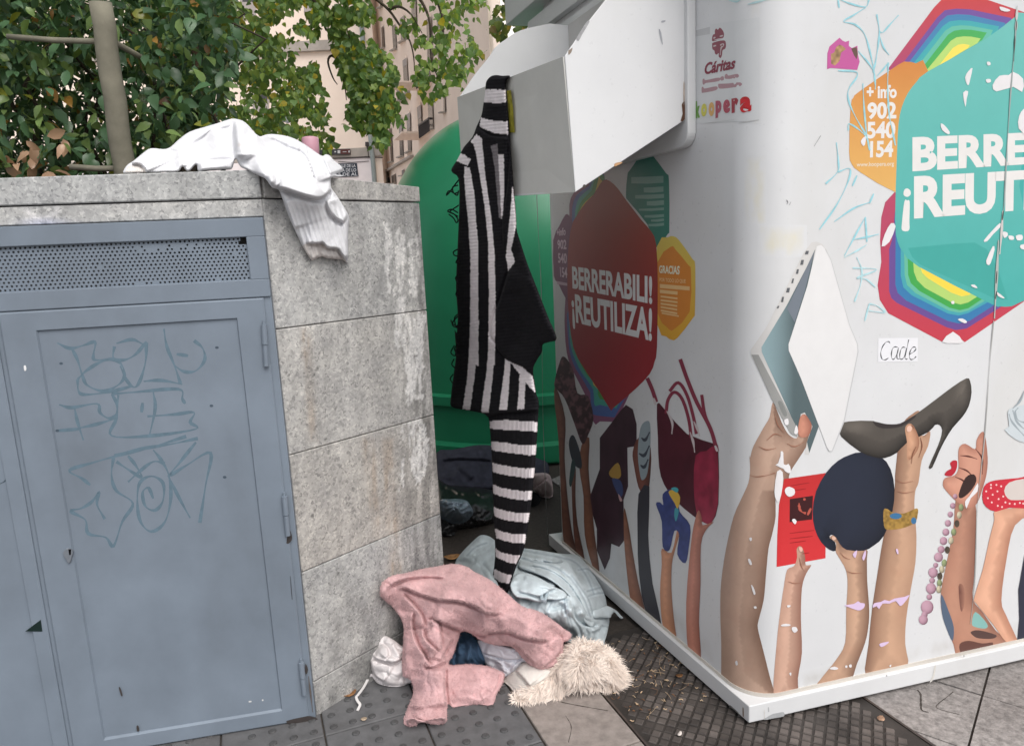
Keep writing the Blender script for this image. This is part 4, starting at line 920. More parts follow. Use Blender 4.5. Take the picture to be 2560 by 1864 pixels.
decal('printed_arm_paint', Z6([(1572, 1128), (1620, 1118), (1722, 1146), (1700, 1168), (1620, 1166), (1586, 1150)]), s_(84, 62, 58)); decal('printed_arm_paint', Z6([(1506, 1200), (1560, 1180), (1640, 1196), (1700, 1190), (1690, 1218), (1600, 1240), (1520, 1258)]), s_(98, 64, 56))
decal('printed_arm_paint', Z6([(1500, 860), (1524, 850), (1536, 900), (1530, 985), (1512, 1000)]), lambda X, Y, p: shaded(s_(112, 72, 62), s_(158, 112, 94), 8)(X, Y, p))
fist = Z6([(1505, 40), (1540, 20), (1598, 52), (1606, 0), (1632, -45), (1655, -35), (1672, 100), (1665, 200), (1640, 290), (1610, 370), (1560, 400), (1490, 362), (1425, 295), (1408, 262), (1420, 222), (1478, 205), (1500, 160), (1498, 90)])
decal('printed_fist', fist, skin(s_(206, 152, 130), s_(136, 78, 66), 12, 0.5, 0.5)); 
ribbon('printed_finger_lines', [Z6([(1510, 90), (1560, 95), (1610, 110)]), Z6([(1500, 160), (1550, 180), (1590, 220)]), Z6([(1480, 215), (1530, 240), (1560, 290)]), Z6([(1600, 50), (1640, 110), (1640, 200)])], 4, s_(92, 48, 42), mat=M_print)
decal('printed_fist_shadow', Z6([(1540, 220), (1590, 200), (1605, 240), (1570, 300), (1520, 340), (1500, 320)]), s_(52, 34, 32)); decal('printed_red_flower', Z6([(1418, 205), (1432, 180), (1458, 165), (1450, 135), (1470, 118), (1492, 125), (1486, 175), (1458, 210)]), s_(176, 36, 52))
for x, y, r in ((1480, 330, 14), (1467, 385, 16), (1452, 436, 16), (1438, 488, 18), (1426, 540, 20), (1412, 592, 22), (1398, 642, 20), (1382, 688, 26), (1366, 735, 14), (1350, 778, 28), (1345, 825, 16), (1338, 872, 30), (1328, 922, 16), (1315, 982, 37), (1300, 1026, 18), (1292, 1056, 27)):
    decal('printed_bead', Z6([(x+r*math.cos(t), y+r*1.1*math.sin(t)) for t in np.linspace(0, 2*math.pi, 14, False)]), shaded(s_(190, 152, 168), s_(98, 62, 76), 5, 0.7, 0.7), sm=0, step=4)
for k, (x, y) in enumerate(((1515, 395), (1504, 440), (1490, 490), (1472, 540), (1456, 590), (1434, 645), (1416, 722), (1402, 760), (1390, 800), (1388, 840), (1384, 878))):
    decal('printed_bead', Z6([(x+15*math.cos(t), y+22*math.sin(t)) for t in np.linspace(0, 2*math.pi, 12, False)]), shaded(s_(*((150, 164, 120), (206, 196, 168), (70, 60, 52))[k % 3]), s_(84, 74, 60), 5, 0.7, 0.7), sm=0, step=5)
decal('printed_arm', Z6([(1715, 415), (1840, 398), (1960, 395), (1960, 420), (1832, 500), (1782, 700), (1752, 940), (1780, 1030), (1842, 1165), (1840, 1180), (1788, 1196), (1700, 1080), (1605, 962), (1592, 925), (1642, 760), (1682, 580), (1710, 470)]), SK6)
decal('printed_red_slipper', Z6([(1640, 345), (1648, 275), (1688, 242), (1760, 230), (1850, 222), (2000, 210), (2000, 390), (1800, 396), (1720, 420), (1662, 392)]), s_(196, 44, 60), sm=2)
decal('printed_slipper_opening', Z6([(1768, 296), (1798, 248), (1887, 226), (2000, 222), (2000, 332), (1842, 352), (1790, 342)]), s_(206, 196, 190), sm=2)
for x, y in ((1662, 300), (1672, 340), (1690, 280), (1700, 320), (1695, 365), (1722, 262), (1728, 300), (1735, 345), (1730, 385), (1750, 270), (1762, 330), (1775, 365), (1800, 372), (1830, 374), (1860, 368), (1880, 372), (1690, 262), (1755, 392)):
    decal('printed_dot', Z6([(x+6*math.cos(t), y+6*math.sin(t)) for t in np.linspace(0, 2*math.pi, 6, False)]), s_(238, 200, 196), sm=0)
decal('printed_sleeve', Z6([(2010, 600), (1887, 680), (1852, 880), (1857, 1050), (1845, 1183), (2010, 1140)]), s_(44, 46, 62), sm=0, step=14)
decal('printed_cable', Z5([(1852, 1112), (1880, 1082), (1961, 1060), (2060, 1060), (2060, 1320), (1961, 1304), (1900, 1282), (1832, 1222), (1862, 1200)]), s_(196, 204, 208), sm=2)
ribbon('printed_cable_loop', [Z5([(1860, 1120), (1880, 1170), (1930, 1230), (1990, 1290)]), Z5([(1885, 1095), (1905, 1160), (1950, 1210), (2000, 1240)]), Z5([(1920, 1080), (1900, 1110), (1920, 1160), (1980, 1180)]), Z5([(1961, 970), (1930, 1040), (1885, 1085)])], 5, s_(150, 160, 166), mat=M_print)
CRS = s_(150, 104, 84)
for ln in ([(300, 1290), (350, 1250), (400, 1262)], [(250, 1330), (300, 1350), (360, 1340)], [(430, 1310), (480, 1330), (540, 1300)], [(350, 1120), (372, 1190), (410, 1240)]): ribbon('printed_skin_crease', [Z5(ln)], 2.6, CRS, mat=M_print)
for ln in ([(270, 205), (310, 214), (370, 206), (420, 190)], [(840, 770), (880, 782), (930, 780)], [(800, 660), (830, 690), (860, 700)], [(1140, 300), (1180, 310), (1236, 300)], [(560, 690), (572, 740), (590, 770)], [(495, 830), (530, 842), (570, 838)], [(1130, 230), (1170, 250), (1230, 240)]): ribbon('printed_skin_crease', [Z6(ln)], 2.2, CRS, mat=M_print)
for ln in ([(1290, 1270), (1300, 1330), (1280, 1400)], [(1215, 1200), (1235, 1196), (1250, 1215)], [(1262, 1330), (1240, 1380), (1232, 1440)]): ribbon('printed_finger_line', [Z5(ln)], 2.4, s_(132, 86, 66), mat=M_print)
decal('printed_fingernail', Z5([(1200, 1216), (1210, 1198), (1228, 1196), (1236, 1212), (1226, 1232), (1208, 1234)]), s_(226, 186, 166), sm=2)
decal('printed_fingernail', Z6([(556, 632), (566, 626), (578, 634), (578, 652), (564, 654)]), s_(222, 180, 164), sm=2); decal('printed_fingernail', Z6([(750, 572), (762, 564), (776, 574), (770, 586), (756, 586)]), s_(216, 176, 156), sm=2)
LAYER[0] = 0.0005
# torn note reading Cade
decal('pasted_note', Z5([(1020, 632), (1276, 630), (1274, 782), (1018, 786)]), (0.76, 0.76, 0.79), sm=0)
cl = [[(1096, 668), (1088, 655), (1068, 660), (1046, 690), (1036, 730), (1044, 766), (1064, 772), (1086, 760)], [(1146, 692), (1130, 688), (1112, 700), (1104, 740), (1110, 766), (1124, 764), (1142, 730), (1150, 694)], [(1150, 694), (1140, 750), (1146, 768), (1156, 764)],
      [(1196, 694), (1180, 690), (1166, 706), (1158, 742), (1162, 766), (1178, 764), (1194, 734), (1202, 696)], [(1216, 642), (1204, 700), (1192, 752), (1198, 768), (1208, 764)], [(1222, 736), (1246, 722), (1262, 704), (1258, 690), (1242, 692), (1226, 716), (1220, 748), (1230, 770), (1250, 764), (1264, 750)]]
ribbon('handwritten_note', [Z5(c) for c in cl], 2.6, s_(52, 54, 60), mat=M_print)
# torn pink sticker
decal('torn_sticker', Z4([(692, 345), (705, 302), (770, 245), (790, 264), (808, 272), (832, 264), (830, 298), (850, 312), (886, 296), (888, 350), (900, 400), (884, 452), (712, 440), (690, 448)]), s_(188, 84, 148), sm=0)
decal('sticker_print', Z4([(715, 350), (735, 340), (748, 305), (770, 290), (790, 298), (812, 318), (780, 342), (770, 395), (740, 425), (716, 412)]), lambda X, Y, p: np.array(s_(176, 140, 96))[None]*(0.35+1.0*vnoise(X/7, Y/7, 3))[:, None], step=3, sm=0)
decal('sticker_print', Z4([(845, 315), (880, 305), (888, 350), (880, 385), (864, 360)]), s_(96, 70, 60), sm=0)
# cyan marker tags
LAYER[0] = 0.0009
cy = [[(760, 0), (768, 52)], [(770, -4), (830, 22), (935, 46), (960, 0)], [(938, 50), (860, 100), (796, 140), (870, 160), (930, 220), (965, 330), (990, 450), (1000, 540), (1000, 578)], [(1010, 95), (1026, 200), (1018, 300), (1002, 400), (985, 470)], [(1150, 100), (1090, 165), (1050, 210), (1025, 205)],
      [(1030, 240), (1055, 310), (1090, 356)], [(760, 458), (872, 464), (880, 500), (832, 570), (826, 640), (870, 750), (940, 870)], [(826, 842), (830, 800), (885, 830), (945, 890), (962, 970)], [(890, 330), (955, 405), (990, 460)], [(920, 540), (928, 700), (946, 880), (965, 970)], [(1084, 405), (1080, 560), (1090, 740), (1112, 850), (1130, 940)], [(1085, 405), (1050, 450), (1012, 490)],
      [(750, 920), (762, 1040), (756, 1110), (680, 1186)], [(760, 1110), (836, 1088), (825, 1170), (752, 1320), (640, 1480)], [(882, 1132), (852, 1200)], [(735, 1430), (860, 1344), (968, 1304)], [(990, 1250), (962, 1312)], [(936, 1400), (870, 1520), (800, 1650)], [(936, 1400), (946, 1560)], [(860, 1545), (940, 1530), (1022, 1510)]]
cy5 = [[(945, 30), (880, 70), (800, 112)], [(880, 110), (912, 190), (905, 285), (866, 396)], [(855, 180), (1010, 190), (882, 244), (940, 252), (1002, 304)], [(962, 410), (932, 520)], [(960, 456), (1062, 466), (1012, 424), (962, 410)]]
for c in cy: ribbon('marker_stroke', [Z4(c)], 4.3, s_(150, 204, 214))
for c in cy5: ribbon('marker_stroke', [Z5(c)], 4.0, s_(176, 214, 220))
ribbon('marker_stroke', [Z4([(60, 5), (110, 12), (140, -5)]), Z4([(180, 30), (240, 15), (320, -4)])], 5, s_(176, 206, 210))
for ln in ([(605, 945), (648, 876)], [(428, 1290), (436, 1306), (428, 1318)], [(456, 1302), (446, 1322)]): ribbon('scratch', [Z4(ln)], 1.6, s_(96, 96, 100), sm=3)
# tears in the vinyl, chips and the seam
LAYER[0] = 0.0014
PAP = (0.74, 0.72, 0.73)
chips4 = [[(1578, 500), (1600, 460), (1626, 440), (1612, 510), (1602, 548), (1590, 545)], [(1565, 600), (1598, 590), (1588, 640), (1580, 692)], [(1755, 552), (1800, 490), (1860, 486), (1888, 466), (1952, 510), (1946, 596), (1890, 562), (1780, 592)], [(1955, 705), (1926, 750), (1924, 830), (1990, 870), (1990, 700)],
          [(1804, 1438), (1760, 1480), (1698, 1552), (1720, 1556), (1760, 1510), (1804, 1466)], [(1820, 1495), (1850, 1500), (1852, 1520), (1830, 1535)], [(1858, 1520), (1890, 1524), (1892, 1545), (1864, 1545)], [(1905, 1520), (1945, 1515), (1948, 1545), (1915, 1550)], [(1935, 1580), (1985, 1575), (1985, 1610), (1940, 1605)],
          [(1420, 800), (1440, 805), (1478, 850), (1470, 868), (1430, 840)], [(1800, 45), (1840, 55), (1870, 68), (1850, 78), (1810, 70)], [(1718, 402), (1738, 402), (1742, 420), (1724, 424)], [(1712, 514), (1740, 512), (1744, 530), (1720, 536)], [(905, 912), (926, 885), (940, 884), (932, 935), (918, 940)], [(1130, 1460), (1090, 1560), (1040, 1590), (1060, 1510), (1100, 1440)]]
for c in chips4: decal('torn_vinyl', Z4(c), PAP, sm=2)
chips5 = [[(1756, 40), (1768, 62), (1742, 150), (1724, 160), (1714, 132)], [(1785, 335), (1830, 370), (1824, 376), (1790, 360)], [(1615, 290), (1640, 288), (1658, 310), (1630, 304)], [(1530, 512), (1560, 505), (1590, 525), (1575, 536)], [(1488, 396), (1506, 392), (1508, 410), (1492, 412)], [(1430, 655), (1500, 590), (1566, 658), (1500, 664)], [(412, 1160), (436, 1150), (440, 1185), (420, 1190)], [(475, 1240), (490, 1190), (502, 1230), (492, 1250)],
          [(372, 1440), (400, 1370), (408, 1420), (396, 1434)], [(405, 1470), (440, 1440), (455, 1490), (436, 1500)], [(420, 1600), (446, 1590), (478, 1604), (476, 1640), (440, 1650), (424, 1630)]]
for c in chips5: decal('torn_vinyl', Z5(c), PAP, sm=2)
chips6 = [[(414, 300), (430, 182), (462, 186), (462, 270), (442, 360), (424, 350)], [(420, 145), (446, 128), (450, 66), (466, 72), (468, 140), (505, 150), (506, 190), (480, 172)], [(476, 286), (500, 272), (532, 290), (530, 318), (500, 332), (478, 312)], [(516, 470), (530, 460), (544, 476), (534, 494)], [(268, 574), (282, 572), (282, 588), (274, 592)], [(260, 700), (272, 698), (284, 728), (272, 732)],
          [(278, 850), (292, 862), (304, 900), (294, 906)], [(294, 978), (308, 976), (310, 988), (298, 990)], [(186, 1305), (196, 1296), (202, 1318), (192, 1325)], [(452, 1086), (480, 1078), (508, 1084), (500, 1092), (460, 1094)], [(516, 1100), (540, 1098), (550, 1118), (532, 1132), (518, 1118)], [(488, 970), (508, 970), (504, 980), (490, 982)], [(500, 1370), (512, 1366), (510, 1386)], [(736, 1344), (766, 1330), (790, 1342), (770, 1350)],
          [(1560, 330), (1580, 300), (1612, 250), (1610, 300), (1570, 340), (1545, 400), (1536, 360)], [(830, 1326), (842, 1324), (842, 1336), (832, 1338)], [(852, 1322), (866, 1318), (868, 1334), (856, 1336)], [(1090, 1326), (1102, 1318), (1098, 1334)], [(876, 1384), (886, 1380), (884, 1394)]]
for c in chips6: decal('torn_vinyl', Z6(c), PAP, sm=2)
LIL = s_(214, 190, 220)
for c in ([(824, 970), (880, 962), (905, 946), (920, 956), (945, 960), (940, 985), (915, 1000), (890, 996), (848, 980)], [(992, 985), (1000, 958), (1040, 950), (1062, 938), (1090, 945), (1120, 930), (1180, 920), (1210, 910), (1170, 965), (1150, 972), (1128, 945), (1090, 960), (1050, 960), (1030, 992), (1014, 975)], [(1030, 1200), (1050, 1190), (1086, 1184), (1080, 1196), (1045, 1216)], [(874, 670), (900, 645), (890, 692)], [(930, 690), (948, 645), (952, 672), (940, 706)], [(1128, 640), (1140, 640), (1144, 668), (1134, 664)]):
    decal('torn_vinyl', Z6(c), LIL, sm=2)
ribbon('vinyl_seam', [Z4([(1912, 40), (1900, 250), (1886, 420), (1868, 640), (1845, 1000), (1830, 1300), (1815, 1450), (1800, 1640)])], 3.4, s_(150, 160, 158), mat=M_print)
ribbon('vinyl_seam', [Z4([(1912, 60), (1908, 130)]), Z4([(1908, 140), (1904, 200)]), Z4([(1820, 1360), (1812, 1500), (1800, 1640)])], 6, s_(196, 192, 190), mat=M_print)
ribbon('vinyl_seam', [Z5([(1792, 0), (1780, 250), (1766, 505)])], 6.5, s_(170, 176, 172), mat=M_print)
ribbon('vinyl_seam_gap', [Z4([(1908, 140), (1904, 200)]), Z4([(1898, 235), (1896, 280), (1890, 400)]), Z5([(1782, 200), (1776, 280)]), Z5([(1780, 330), (1772, 380)]), Z4([(1824, 1360), (1816, 1420)])], 3, s_(64, 66, 60), mat=M_print)
ribbon('vinyl_seam', [Z5([(1762, 520), (1736, 800), (1706, 1240)])+Z6([(1610, 380), (1596, 800), (1568, 1080)])], 2.4, s_(164, 164, 162), mat=M_print)
LAYER[0] = 0.0007
# ---- sticker panel with the charity's names, on the corner
decal('sticker_panel', ZK([(80, 212), (305, 155), (310, 120), (985, 22), (985, 1440), (90, 1482)]), (0.62, 0.63, 0.64), sm=0, step=14)
decal('sticker_patch', ZK([(72, 212), (305, 152), (305, 252), (72, 292)]), (0.50, 0.505, 0.515), sm=0)
MAR = lit(112, 58, 68, 1.5)
decal('charity_emblem', ZK([(372, 205), (390, 176), (415, 192), (438, 164), (466, 182), (495, 230), (497, 282), (470, 312), (345, 352), (335, 300), (350, 258), (372, 250)]), MAR)
decal('charity_emblem', ZK([(335, 405), (352, 368), (500, 338), (526, 400), (515, 452), (480, 476), (470, 545), (450, 582), (425, 560), (425, 515), (400, 535), (375, 522), (365, 480), (340, 460)]), MAR)
ribbon('charity_emblem_lines', [ZK([(352, 310), (380, 296)]), ZK([(440, 285), (485, 272)]), ZK([(350, 420), (390, 408)]), ZK([(448, 408), (470, 388), (490, 392), (488, 418), (460, 440), (446, 540)]), ZK([(365, 335), (430, 322), (482, 308)])], 3.4, (0.55, 0.47, 0.48), mat=M_print)
lettering('charity_name', 'Cáritas', ZK([(232, 650), (662, 560), (655, 728), (236, 812)]), lit(108, 38, 54, 1.5), 0.035, 0.25, layer=0.0016)
decal('charity_subtitle', ZK([(205, 872), (230, 868), (250, 885), (430, 850), (428, 898), (250, 925), (228, 948), (205, 935)]), lit(150, 118, 124, 1.3)); decal('charity_subtitle', ZK([(450, 845), (490, 832), (496, 880), (456, 890)]), lit(150, 118, 124, 1.3)); decal('charity_subtitle', ZK([(515, 810), (540, 800), (560, 822), (640, 806), (692, 802), (690, 850), (520, 868)]), lit(150, 118, 124, 1.3))
decal('charity_subtitle', ZK([(192, 985), (215, 978), (235, 1000), (395, 970), (392, 1022), (215, 1058), (192, 1050)]), lit(150, 118, 124, 1.3)); decal('charity_subtitle', ZK([(420, 940), (440, 935), (560, 930), (722, 916), (722, 968), (480, 1002), (424, 990)]), lit(150, 118, 124, 1.3))
for ch, q, c in (('k', [(108, 1176), (172, 1166), (172, 1398), (112, 1412)], (92, 132, 62)), ('o', [(186, 1212), (266, 1200), (262, 1378), (186, 1392)], (168, 164, 70)), ('o', [(288, 1192), (368, 1182), (366, 1374), (290, 1386)], (176, 138, 84)), ('p', [(384, 1170), (466, 1160), (464, 1390), (384, 1410)], (138, 62, 78)),
                 ('e', [(488, 1156), (586, 1146), (584, 1330), (490, 1346)], (140, 54, 70)), ('r', [(604, 1136), (698, 1124), (694, 1320), (606, 1340)], (128, 36, 46)), ('a', [(718, 1116), (878, 1104), (874, 1322), (720, 1334)], (158, 28, 34))):
    lettering('charity_letter', ch, ZK(q), lit(*c, 1.45), 0.07, layer=0.0016)
ribbon('sticker_edge', [ZK([(240, 1478), (380, 1462), (640, 1428)]), ZK([(700, 1475), (975, 1430)])], 2.5, (0.5, 0.5, 0.5), mat=M_print)
# ---- left face
LAYER[0] = 0.0003
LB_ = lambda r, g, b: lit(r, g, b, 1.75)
decal('printed_green_tag', Y1([(690, 52), (712, 44), (740, 58), (840, 190), (858, 235), (860, 540), (850, 580), (775, 668), (720, 520), (600, 372), (580, 330), (590, 200), (605, 170)]), LB_(34, 96, 84), sm=2, step=16)
for (x0, y0, x1, y1) in ((615, 212, 822, 254), (695, 280, 822, 312), (640, 328, 826, 352), (715, 368, 826, 396), (665, 416, 826, 430), (700, 458, 826, 474), (742, 486, 826, 500), (725, 514, 826, 530)):
    decal('printed_text_line', Y1([(x0, y0+2), ((x0+x1)/2, y0-1), (x1, y0-6), (x1, y1-4), ((x0+x1)/2, y1+2), (x0, y1)]), LB_(96, 128, 120), sm=0)
YO = [(780, 662), (850, 602), (888, 595), (925, 622), (1010, 742), (1028, 790), (1026, 1070), (1012, 1122), (912, 1250), (876, 1262), (840, 1240), (783, 1165)]
decal('printed_thanks_tag', Y1(YO), vgrad(LB_(168, 150, 70), LB_(172, 128, 44), 600, 840), sm=2, step=16)
decal('printed_thanks_tag_core', Y1([(870, 662), (900, 680), (985, 782), (1000, 822), (992, 1080), (890, 1194), (868, 1200), (845, 1180), (785, 1092), (780, 770)]), LB_(166, 104, 44), sm=2, step=16)
ypts = Y1([(440, 195), (330, 260), (245, 312), (216, 390), (216, 480), (205, 760), (186, 1060), (186, 1200), (198, 1340), (232, 1450), (330, 1640)])+Y2([(250, 230), (300, 322), (330, 315), (480, 180)])
decal('printed_rainbow_band', ypts, LB_(102, 62, 86), sm=2, step=16)
for pu, c in ((Y1([(440, 200), (340, 270), (262, 330), (236, 400), (232, 500), (220, 1000), (200, 1100), (206, 1230), (220, 1350), (258, 1450), (350, 1600)])+Y2([(280, 240), (310, 285), (480, 160)]), (58, 78, 122)), (Y1([(440, 205), (350, 285), (280, 345), (258, 410), (250, 500), (230, 1000), (214, 1150), (224, 1300), (258, 1400), (300, 1480), (370, 1580)])+Y2([(300, 222), (330, 230), (480, 130)]), (52, 122, 110)),
              (Y1([(440, 210), (360, 300), (300, 360), (272, 420), (262, 500), (240, 1000), (224, 1180), (240, 1310), (280, 1400), (330, 1490), (400, 1560)])+Y2([(330, 200), (480, 100)]), (54, 116, 58)), (Y1([(445, 262), (380, 320), (320, 372), (282, 430), (270, 500), (250, 1000), (240, 1230), (262, 1330), (310, 1430), (360, 1500)])+Y2([(320, 150), (480, 80)]), (172, 146, 62))):
    decal('printed_rainbow_band', pu, LB_(*c), sm=2, step=16)
decal('printed_purple_tag', Y1([(190, 456), (212, 460), (236, 500), (240, 640), (230, 1010), (196, 1002), (140, 890), (116, 850), (112, 620), (150, 530)]), LB_(88, 48, 74), sm=2, step=16)
redp = Y1([(430, 236), (478, 240), (530, 290), (580, 360), (680, 490), (745, 565), (776, 650), (786, 900), (781, 1310), (766, 1400), (735, 1480), (640, 1580), (500, 1700), (478, 1708), (400, 1580), (270, 1380), (226, 1230), (205, 1000), (205, 760), (215, 620), (240, 500), (320, 380), (370, 330)])
decal('printed_red_hexagon', redp, vgrad(LB_(122, 50, 38), LB_(116, 34, 40), 480, 900), sm=2, step=16)
LW = LB_(196, 186, 180)
lettering('printed_slogan', 'BERRERABILI!', Y1([(232, 786), (750, 852), (750, 1034), (236, 932)]), LW, 0.035)
lettering('printed_slogan', '¡REUTILIZA!', Y1([(226, 962), (750, 1062), (748, 1270), (236, 1145)]), LW, 0.035, capbox=True)
for t, q in (('+info', [(134, 548), (192, 536), (192, 588), (136, 594)]), ('902', [(138, 618), (197, 616), (197, 680), (140, 678)]), ('540', [(142, 702), (199, 704), (199, 772), (144, 766)]), ('154', [(154, 792), (202, 796), (202, 866), (158, 856)])):
    lettering('printed_number', t, Y1(q), LB_(170, 150, 160), 0.03)
decal('printed_text_line', Y1([(136, 884), (202, 896), (202, 914), (138, 904)]), LB_(150, 128, 140), sm=0)
lettering('printed_thanks', 'GRACIAS', Y1([(795, 782), (928, 786), (926, 842), (796, 832)]), LB_(206, 186, 160), 0.03)
lettering('printed_thanks', 'POR TODO LO QUE', Y1([(798, 862), (966, 872), (966, 902), (798, 890)]), LB_(190, 150, 110), 0.02)
for (x0, y0, x1, y1, dy) in ((800, 902, 992, 928, 16), (800, 938, 914, 960, 12), (805, 976, 914, 988, 14), (805, 1000, 914, 1012, 14), (805, 1022, 912, 1034, 16), (805, 1044, 912, 1056, 18), (806, 1066, 912, 1078, 20), (812, 1084, 922, 1094, 20)):
    decal('printed_text_line', Y1([(x0, y0), (x1, y0+dy), (x1, y1+dy), (x0, y1)]), LB_(188, 148, 104), sm=0)
LS = lambda a, b_: skin(LB_(*a), LB_(*b_), 10, 0.7, 0.35)
decal('printed_arm', Y2([(105, 140), (152, 300), (148, 500), (168, 750), (190, 900), (214, 1002), (180, 985), (145, 950), (130, 700), (116, 400), (95, 200)]), LS((112, 74, 60), (58, 40, 36)))
decal('printed_arm', Y2([(235, 440), (276, 400), (272, 560), (290, 750), (304, 900), (328, 1092), (292, 1060), (252, 900), (246, 700), (225, 560)]), LS((118, 78, 60), (64, 42, 36)))
decal('printed_arm', Y2([(186, 560), (206, 560), (204, 700), (216, 850), (252, 1028), (216, 1004), (196, 900), (186, 700)]), LS((112, 72, 60), (60, 40, 34)))
decal('printed_patterned_shoe', Y2([(120, 20), (140, -20), (172, 10), (195, 60), (215, 170), (270, 186), (297, 300), (270, 385), (240, 432), (200, 330), (150, 200), (110, 152), (95, 120)]), lambda X, Y, p: np.array(LB_(58, 38, 42))[None]*(0.4+1.5*(fbm(X/9, Y/14, 8) > 0.55)+0.5*vnoise(X/6, Y/6))[:, None], step=4)
decal('printed_dark_shoe', Y2([(180, 392), (200, 394), (230, 480), (237, 555), (205, 545), (182, 500), (170, 432)]), LB_(42, 46, 52)); decal('printed_dark_shoe', Y2([(188, 510), (205, 545), (182, 650), (172, 620)]), LB_(40, 58, 58))
decal('printed_arm', Y2([(455, 760), (478, 850), (502, 1000), (530, 1150), (566, 1312), (520, 1278), (490, 1240), (470, 1100), (455, 920)]), LS((128, 84, 64), (70, 46, 38)))
decal('printed_dark_garment', Y2([(400, 310), (435, 262), (465, 230), (500, 252), (520, 330), (520, 442), (472, 450), (476, 650), (452, 720), (455, 930), (430, 962), (390, 945), (382, 1020), (355, 1080), (315, 980), (315, 870), (295, 800), (280, 700), (330, 560), (330, 400)]), lambda X, Y, p: np.array(LB_(46, 28, 36))[None]*(0.55+0.9*fbm(X/10, Y/40, 2))[:, None], sm=0, step=6)
decal('printed_garment_patch', Y2([(380, 572), (424, 528), (440, 590), (420, 612), (386, 600)]), LB_(132, 104, 50)); decal('printed_garment_patch', Y2([(392, 612), (438, 622), (450, 682), (430, 702)]), LB_(48, 56, 88)); decal('printed_garment_patch', Y2([(425, 688), (446, 720), (434, 726)]), LB_(150, 120, 120))
decal('printed_arm', Y2([(500, 472), (530, 400), (592, 450), (586, 640), (562, 692), (530, 655), (506, 540)]), LS((96, 58, 48), (50, 32, 30)))
decal('printed_sleeve', Y2([(530, 690), (586, 650), (580, 900), (602, 1150), (652, 1382), (570, 1312), (532, 1100), (525, 900)]), LB_(40, 38, 44), sm=2)
decal('printed_sandal', Y2([(540, 350), (570, 314), (590, 330), (590, 450), (576, 580), (555, 616), (540, 600), (526, 480)]), LB_(112, 122, 126)); ribbon('printed_sandal_strap', [Y2([(532, 480), (560, 490), (586, 440)]), Y2([(540, 540), (560, 550), (580, 510)]), Y2([(545, 400), (565, 410), (588, 370)])], 8, LB_(50, 54, 62), mat=M_print)
decal('printed_handbag', Y2([(625, 226), (662, 250), (780, 380), (920, 430), (942, 472), (942, 740), (910, 832), (880, 842), (810, 800), (720, 722), (662, 640), (636, 550), (630, 400)]), lambda X, Y, p: np.array(LB_(64, 24, 34))[None]*(0.6+0.5*fbm(X/20, Y/40, 2))[:, None], sm=2, step=8)
decal('printed_handbag_side', Y2([(825, 490), (880, 468), (930, 440), (942, 560), (940, 740), (908, 834), (870, 838), (830, 790), (815, 650)]), lambda X, Y, p: np.array(LB_(118, 34, 54))[None]*(0.45+1.0*fbm(X/14, Y/22, 12))[:, None], sm=2, step=6)
STR = LB_(104, 42, 56)
ribbon('printed_handbag_strap', [Y2([(575, 92), (600, 150), (622, 216)]), Y2([(745, -5), (782, 100), (832, 220), (900, 350), (936, 470)])], 9.5, STR, mat=M_print, taper=False)
ribbon('printed_handbag_strap', [Y2([(672, 275), (682, 205), (715, 165), (755, 200), (788, 300), (802, 400)]), Y2([(690, 160), (735, 116), (780, 180), (815, 300), (828, 380)]), Y2([(856, 178), (872, 280), (905, 360), (936, 460)])], 8, STR, mat=M_print, taper=False)
ribbon('printed_handbag_chain', [Y2([(676, 262), (704, 320), (702, 380)]), Y2([(796, 370), (812, 420), (820, 475)]), Y2([(815, 315), (832, 350), (846, 392)]), Y2([(608, 195), (618, 230)]), Y2([(925, 440), (938, 470)])], 6, LB_(156, 148, 148), mat=M_print)
decal('printed_arm', Y2([(650, 970), (700, 992), (732, 862), (746, 878), (718, 980), (702, 1050), (700, 1180), (712, 1330), (726, 1442), (690, 1412), (655, 1370), (641, 1200), (650, 1050)]), LS((168, 120, 92), (112, 74, 56)))
decal('printed_arm', Y2([(820, 830), (840, 772), (856, 812), (862, 850), (918, 832), (880, 872), (852, 950), (850, 1150), (842, 1350), (852, 1546), (815, 1518), (785, 1490), (776, 1250), (800, 950)]), LS((160, 108, 92), (104, 62, 52)))
decal('printed_puppet', Y2([(655, 690), (700, 664), (735, 700), (742, 780), (796, 850), (790, 960), (772, 1046), (730, 1000), (740, 900), (715, 880), (690, 978), (655, 960), (650, 830), (620, 742), (640, 732), (658, 745)]), lambda X, Y, p: np.array(LB_(44, 52, 96))[None]*(0.6+0.8*fbm(X/9, Y/12, 6))[:, None], step=5)
decal('printed_puppet_patch', Y2([(685, 680), (718, 668), (745, 708), (732, 765), (716, 735)]), LB_(168, 138, 58)); decal('printed_puppet_patch', Y2([(698, 662), (718, 654), (736, 664), (728, 682)]), LB_(56, 128, 136)); decal('printed_puppet_patch', Y2([(720, 760), (738, 775), (724, 830), (715, 800)]), LB_(56, 120, 130))
ribbon('panel_joint', [Y1([(6, 320), (20, 640), (36, 960)])+Y2([(36, 230), (48, 600), (60, 900)])], 1.6, (0.32, 0.31, 0.30), mat=M_print)
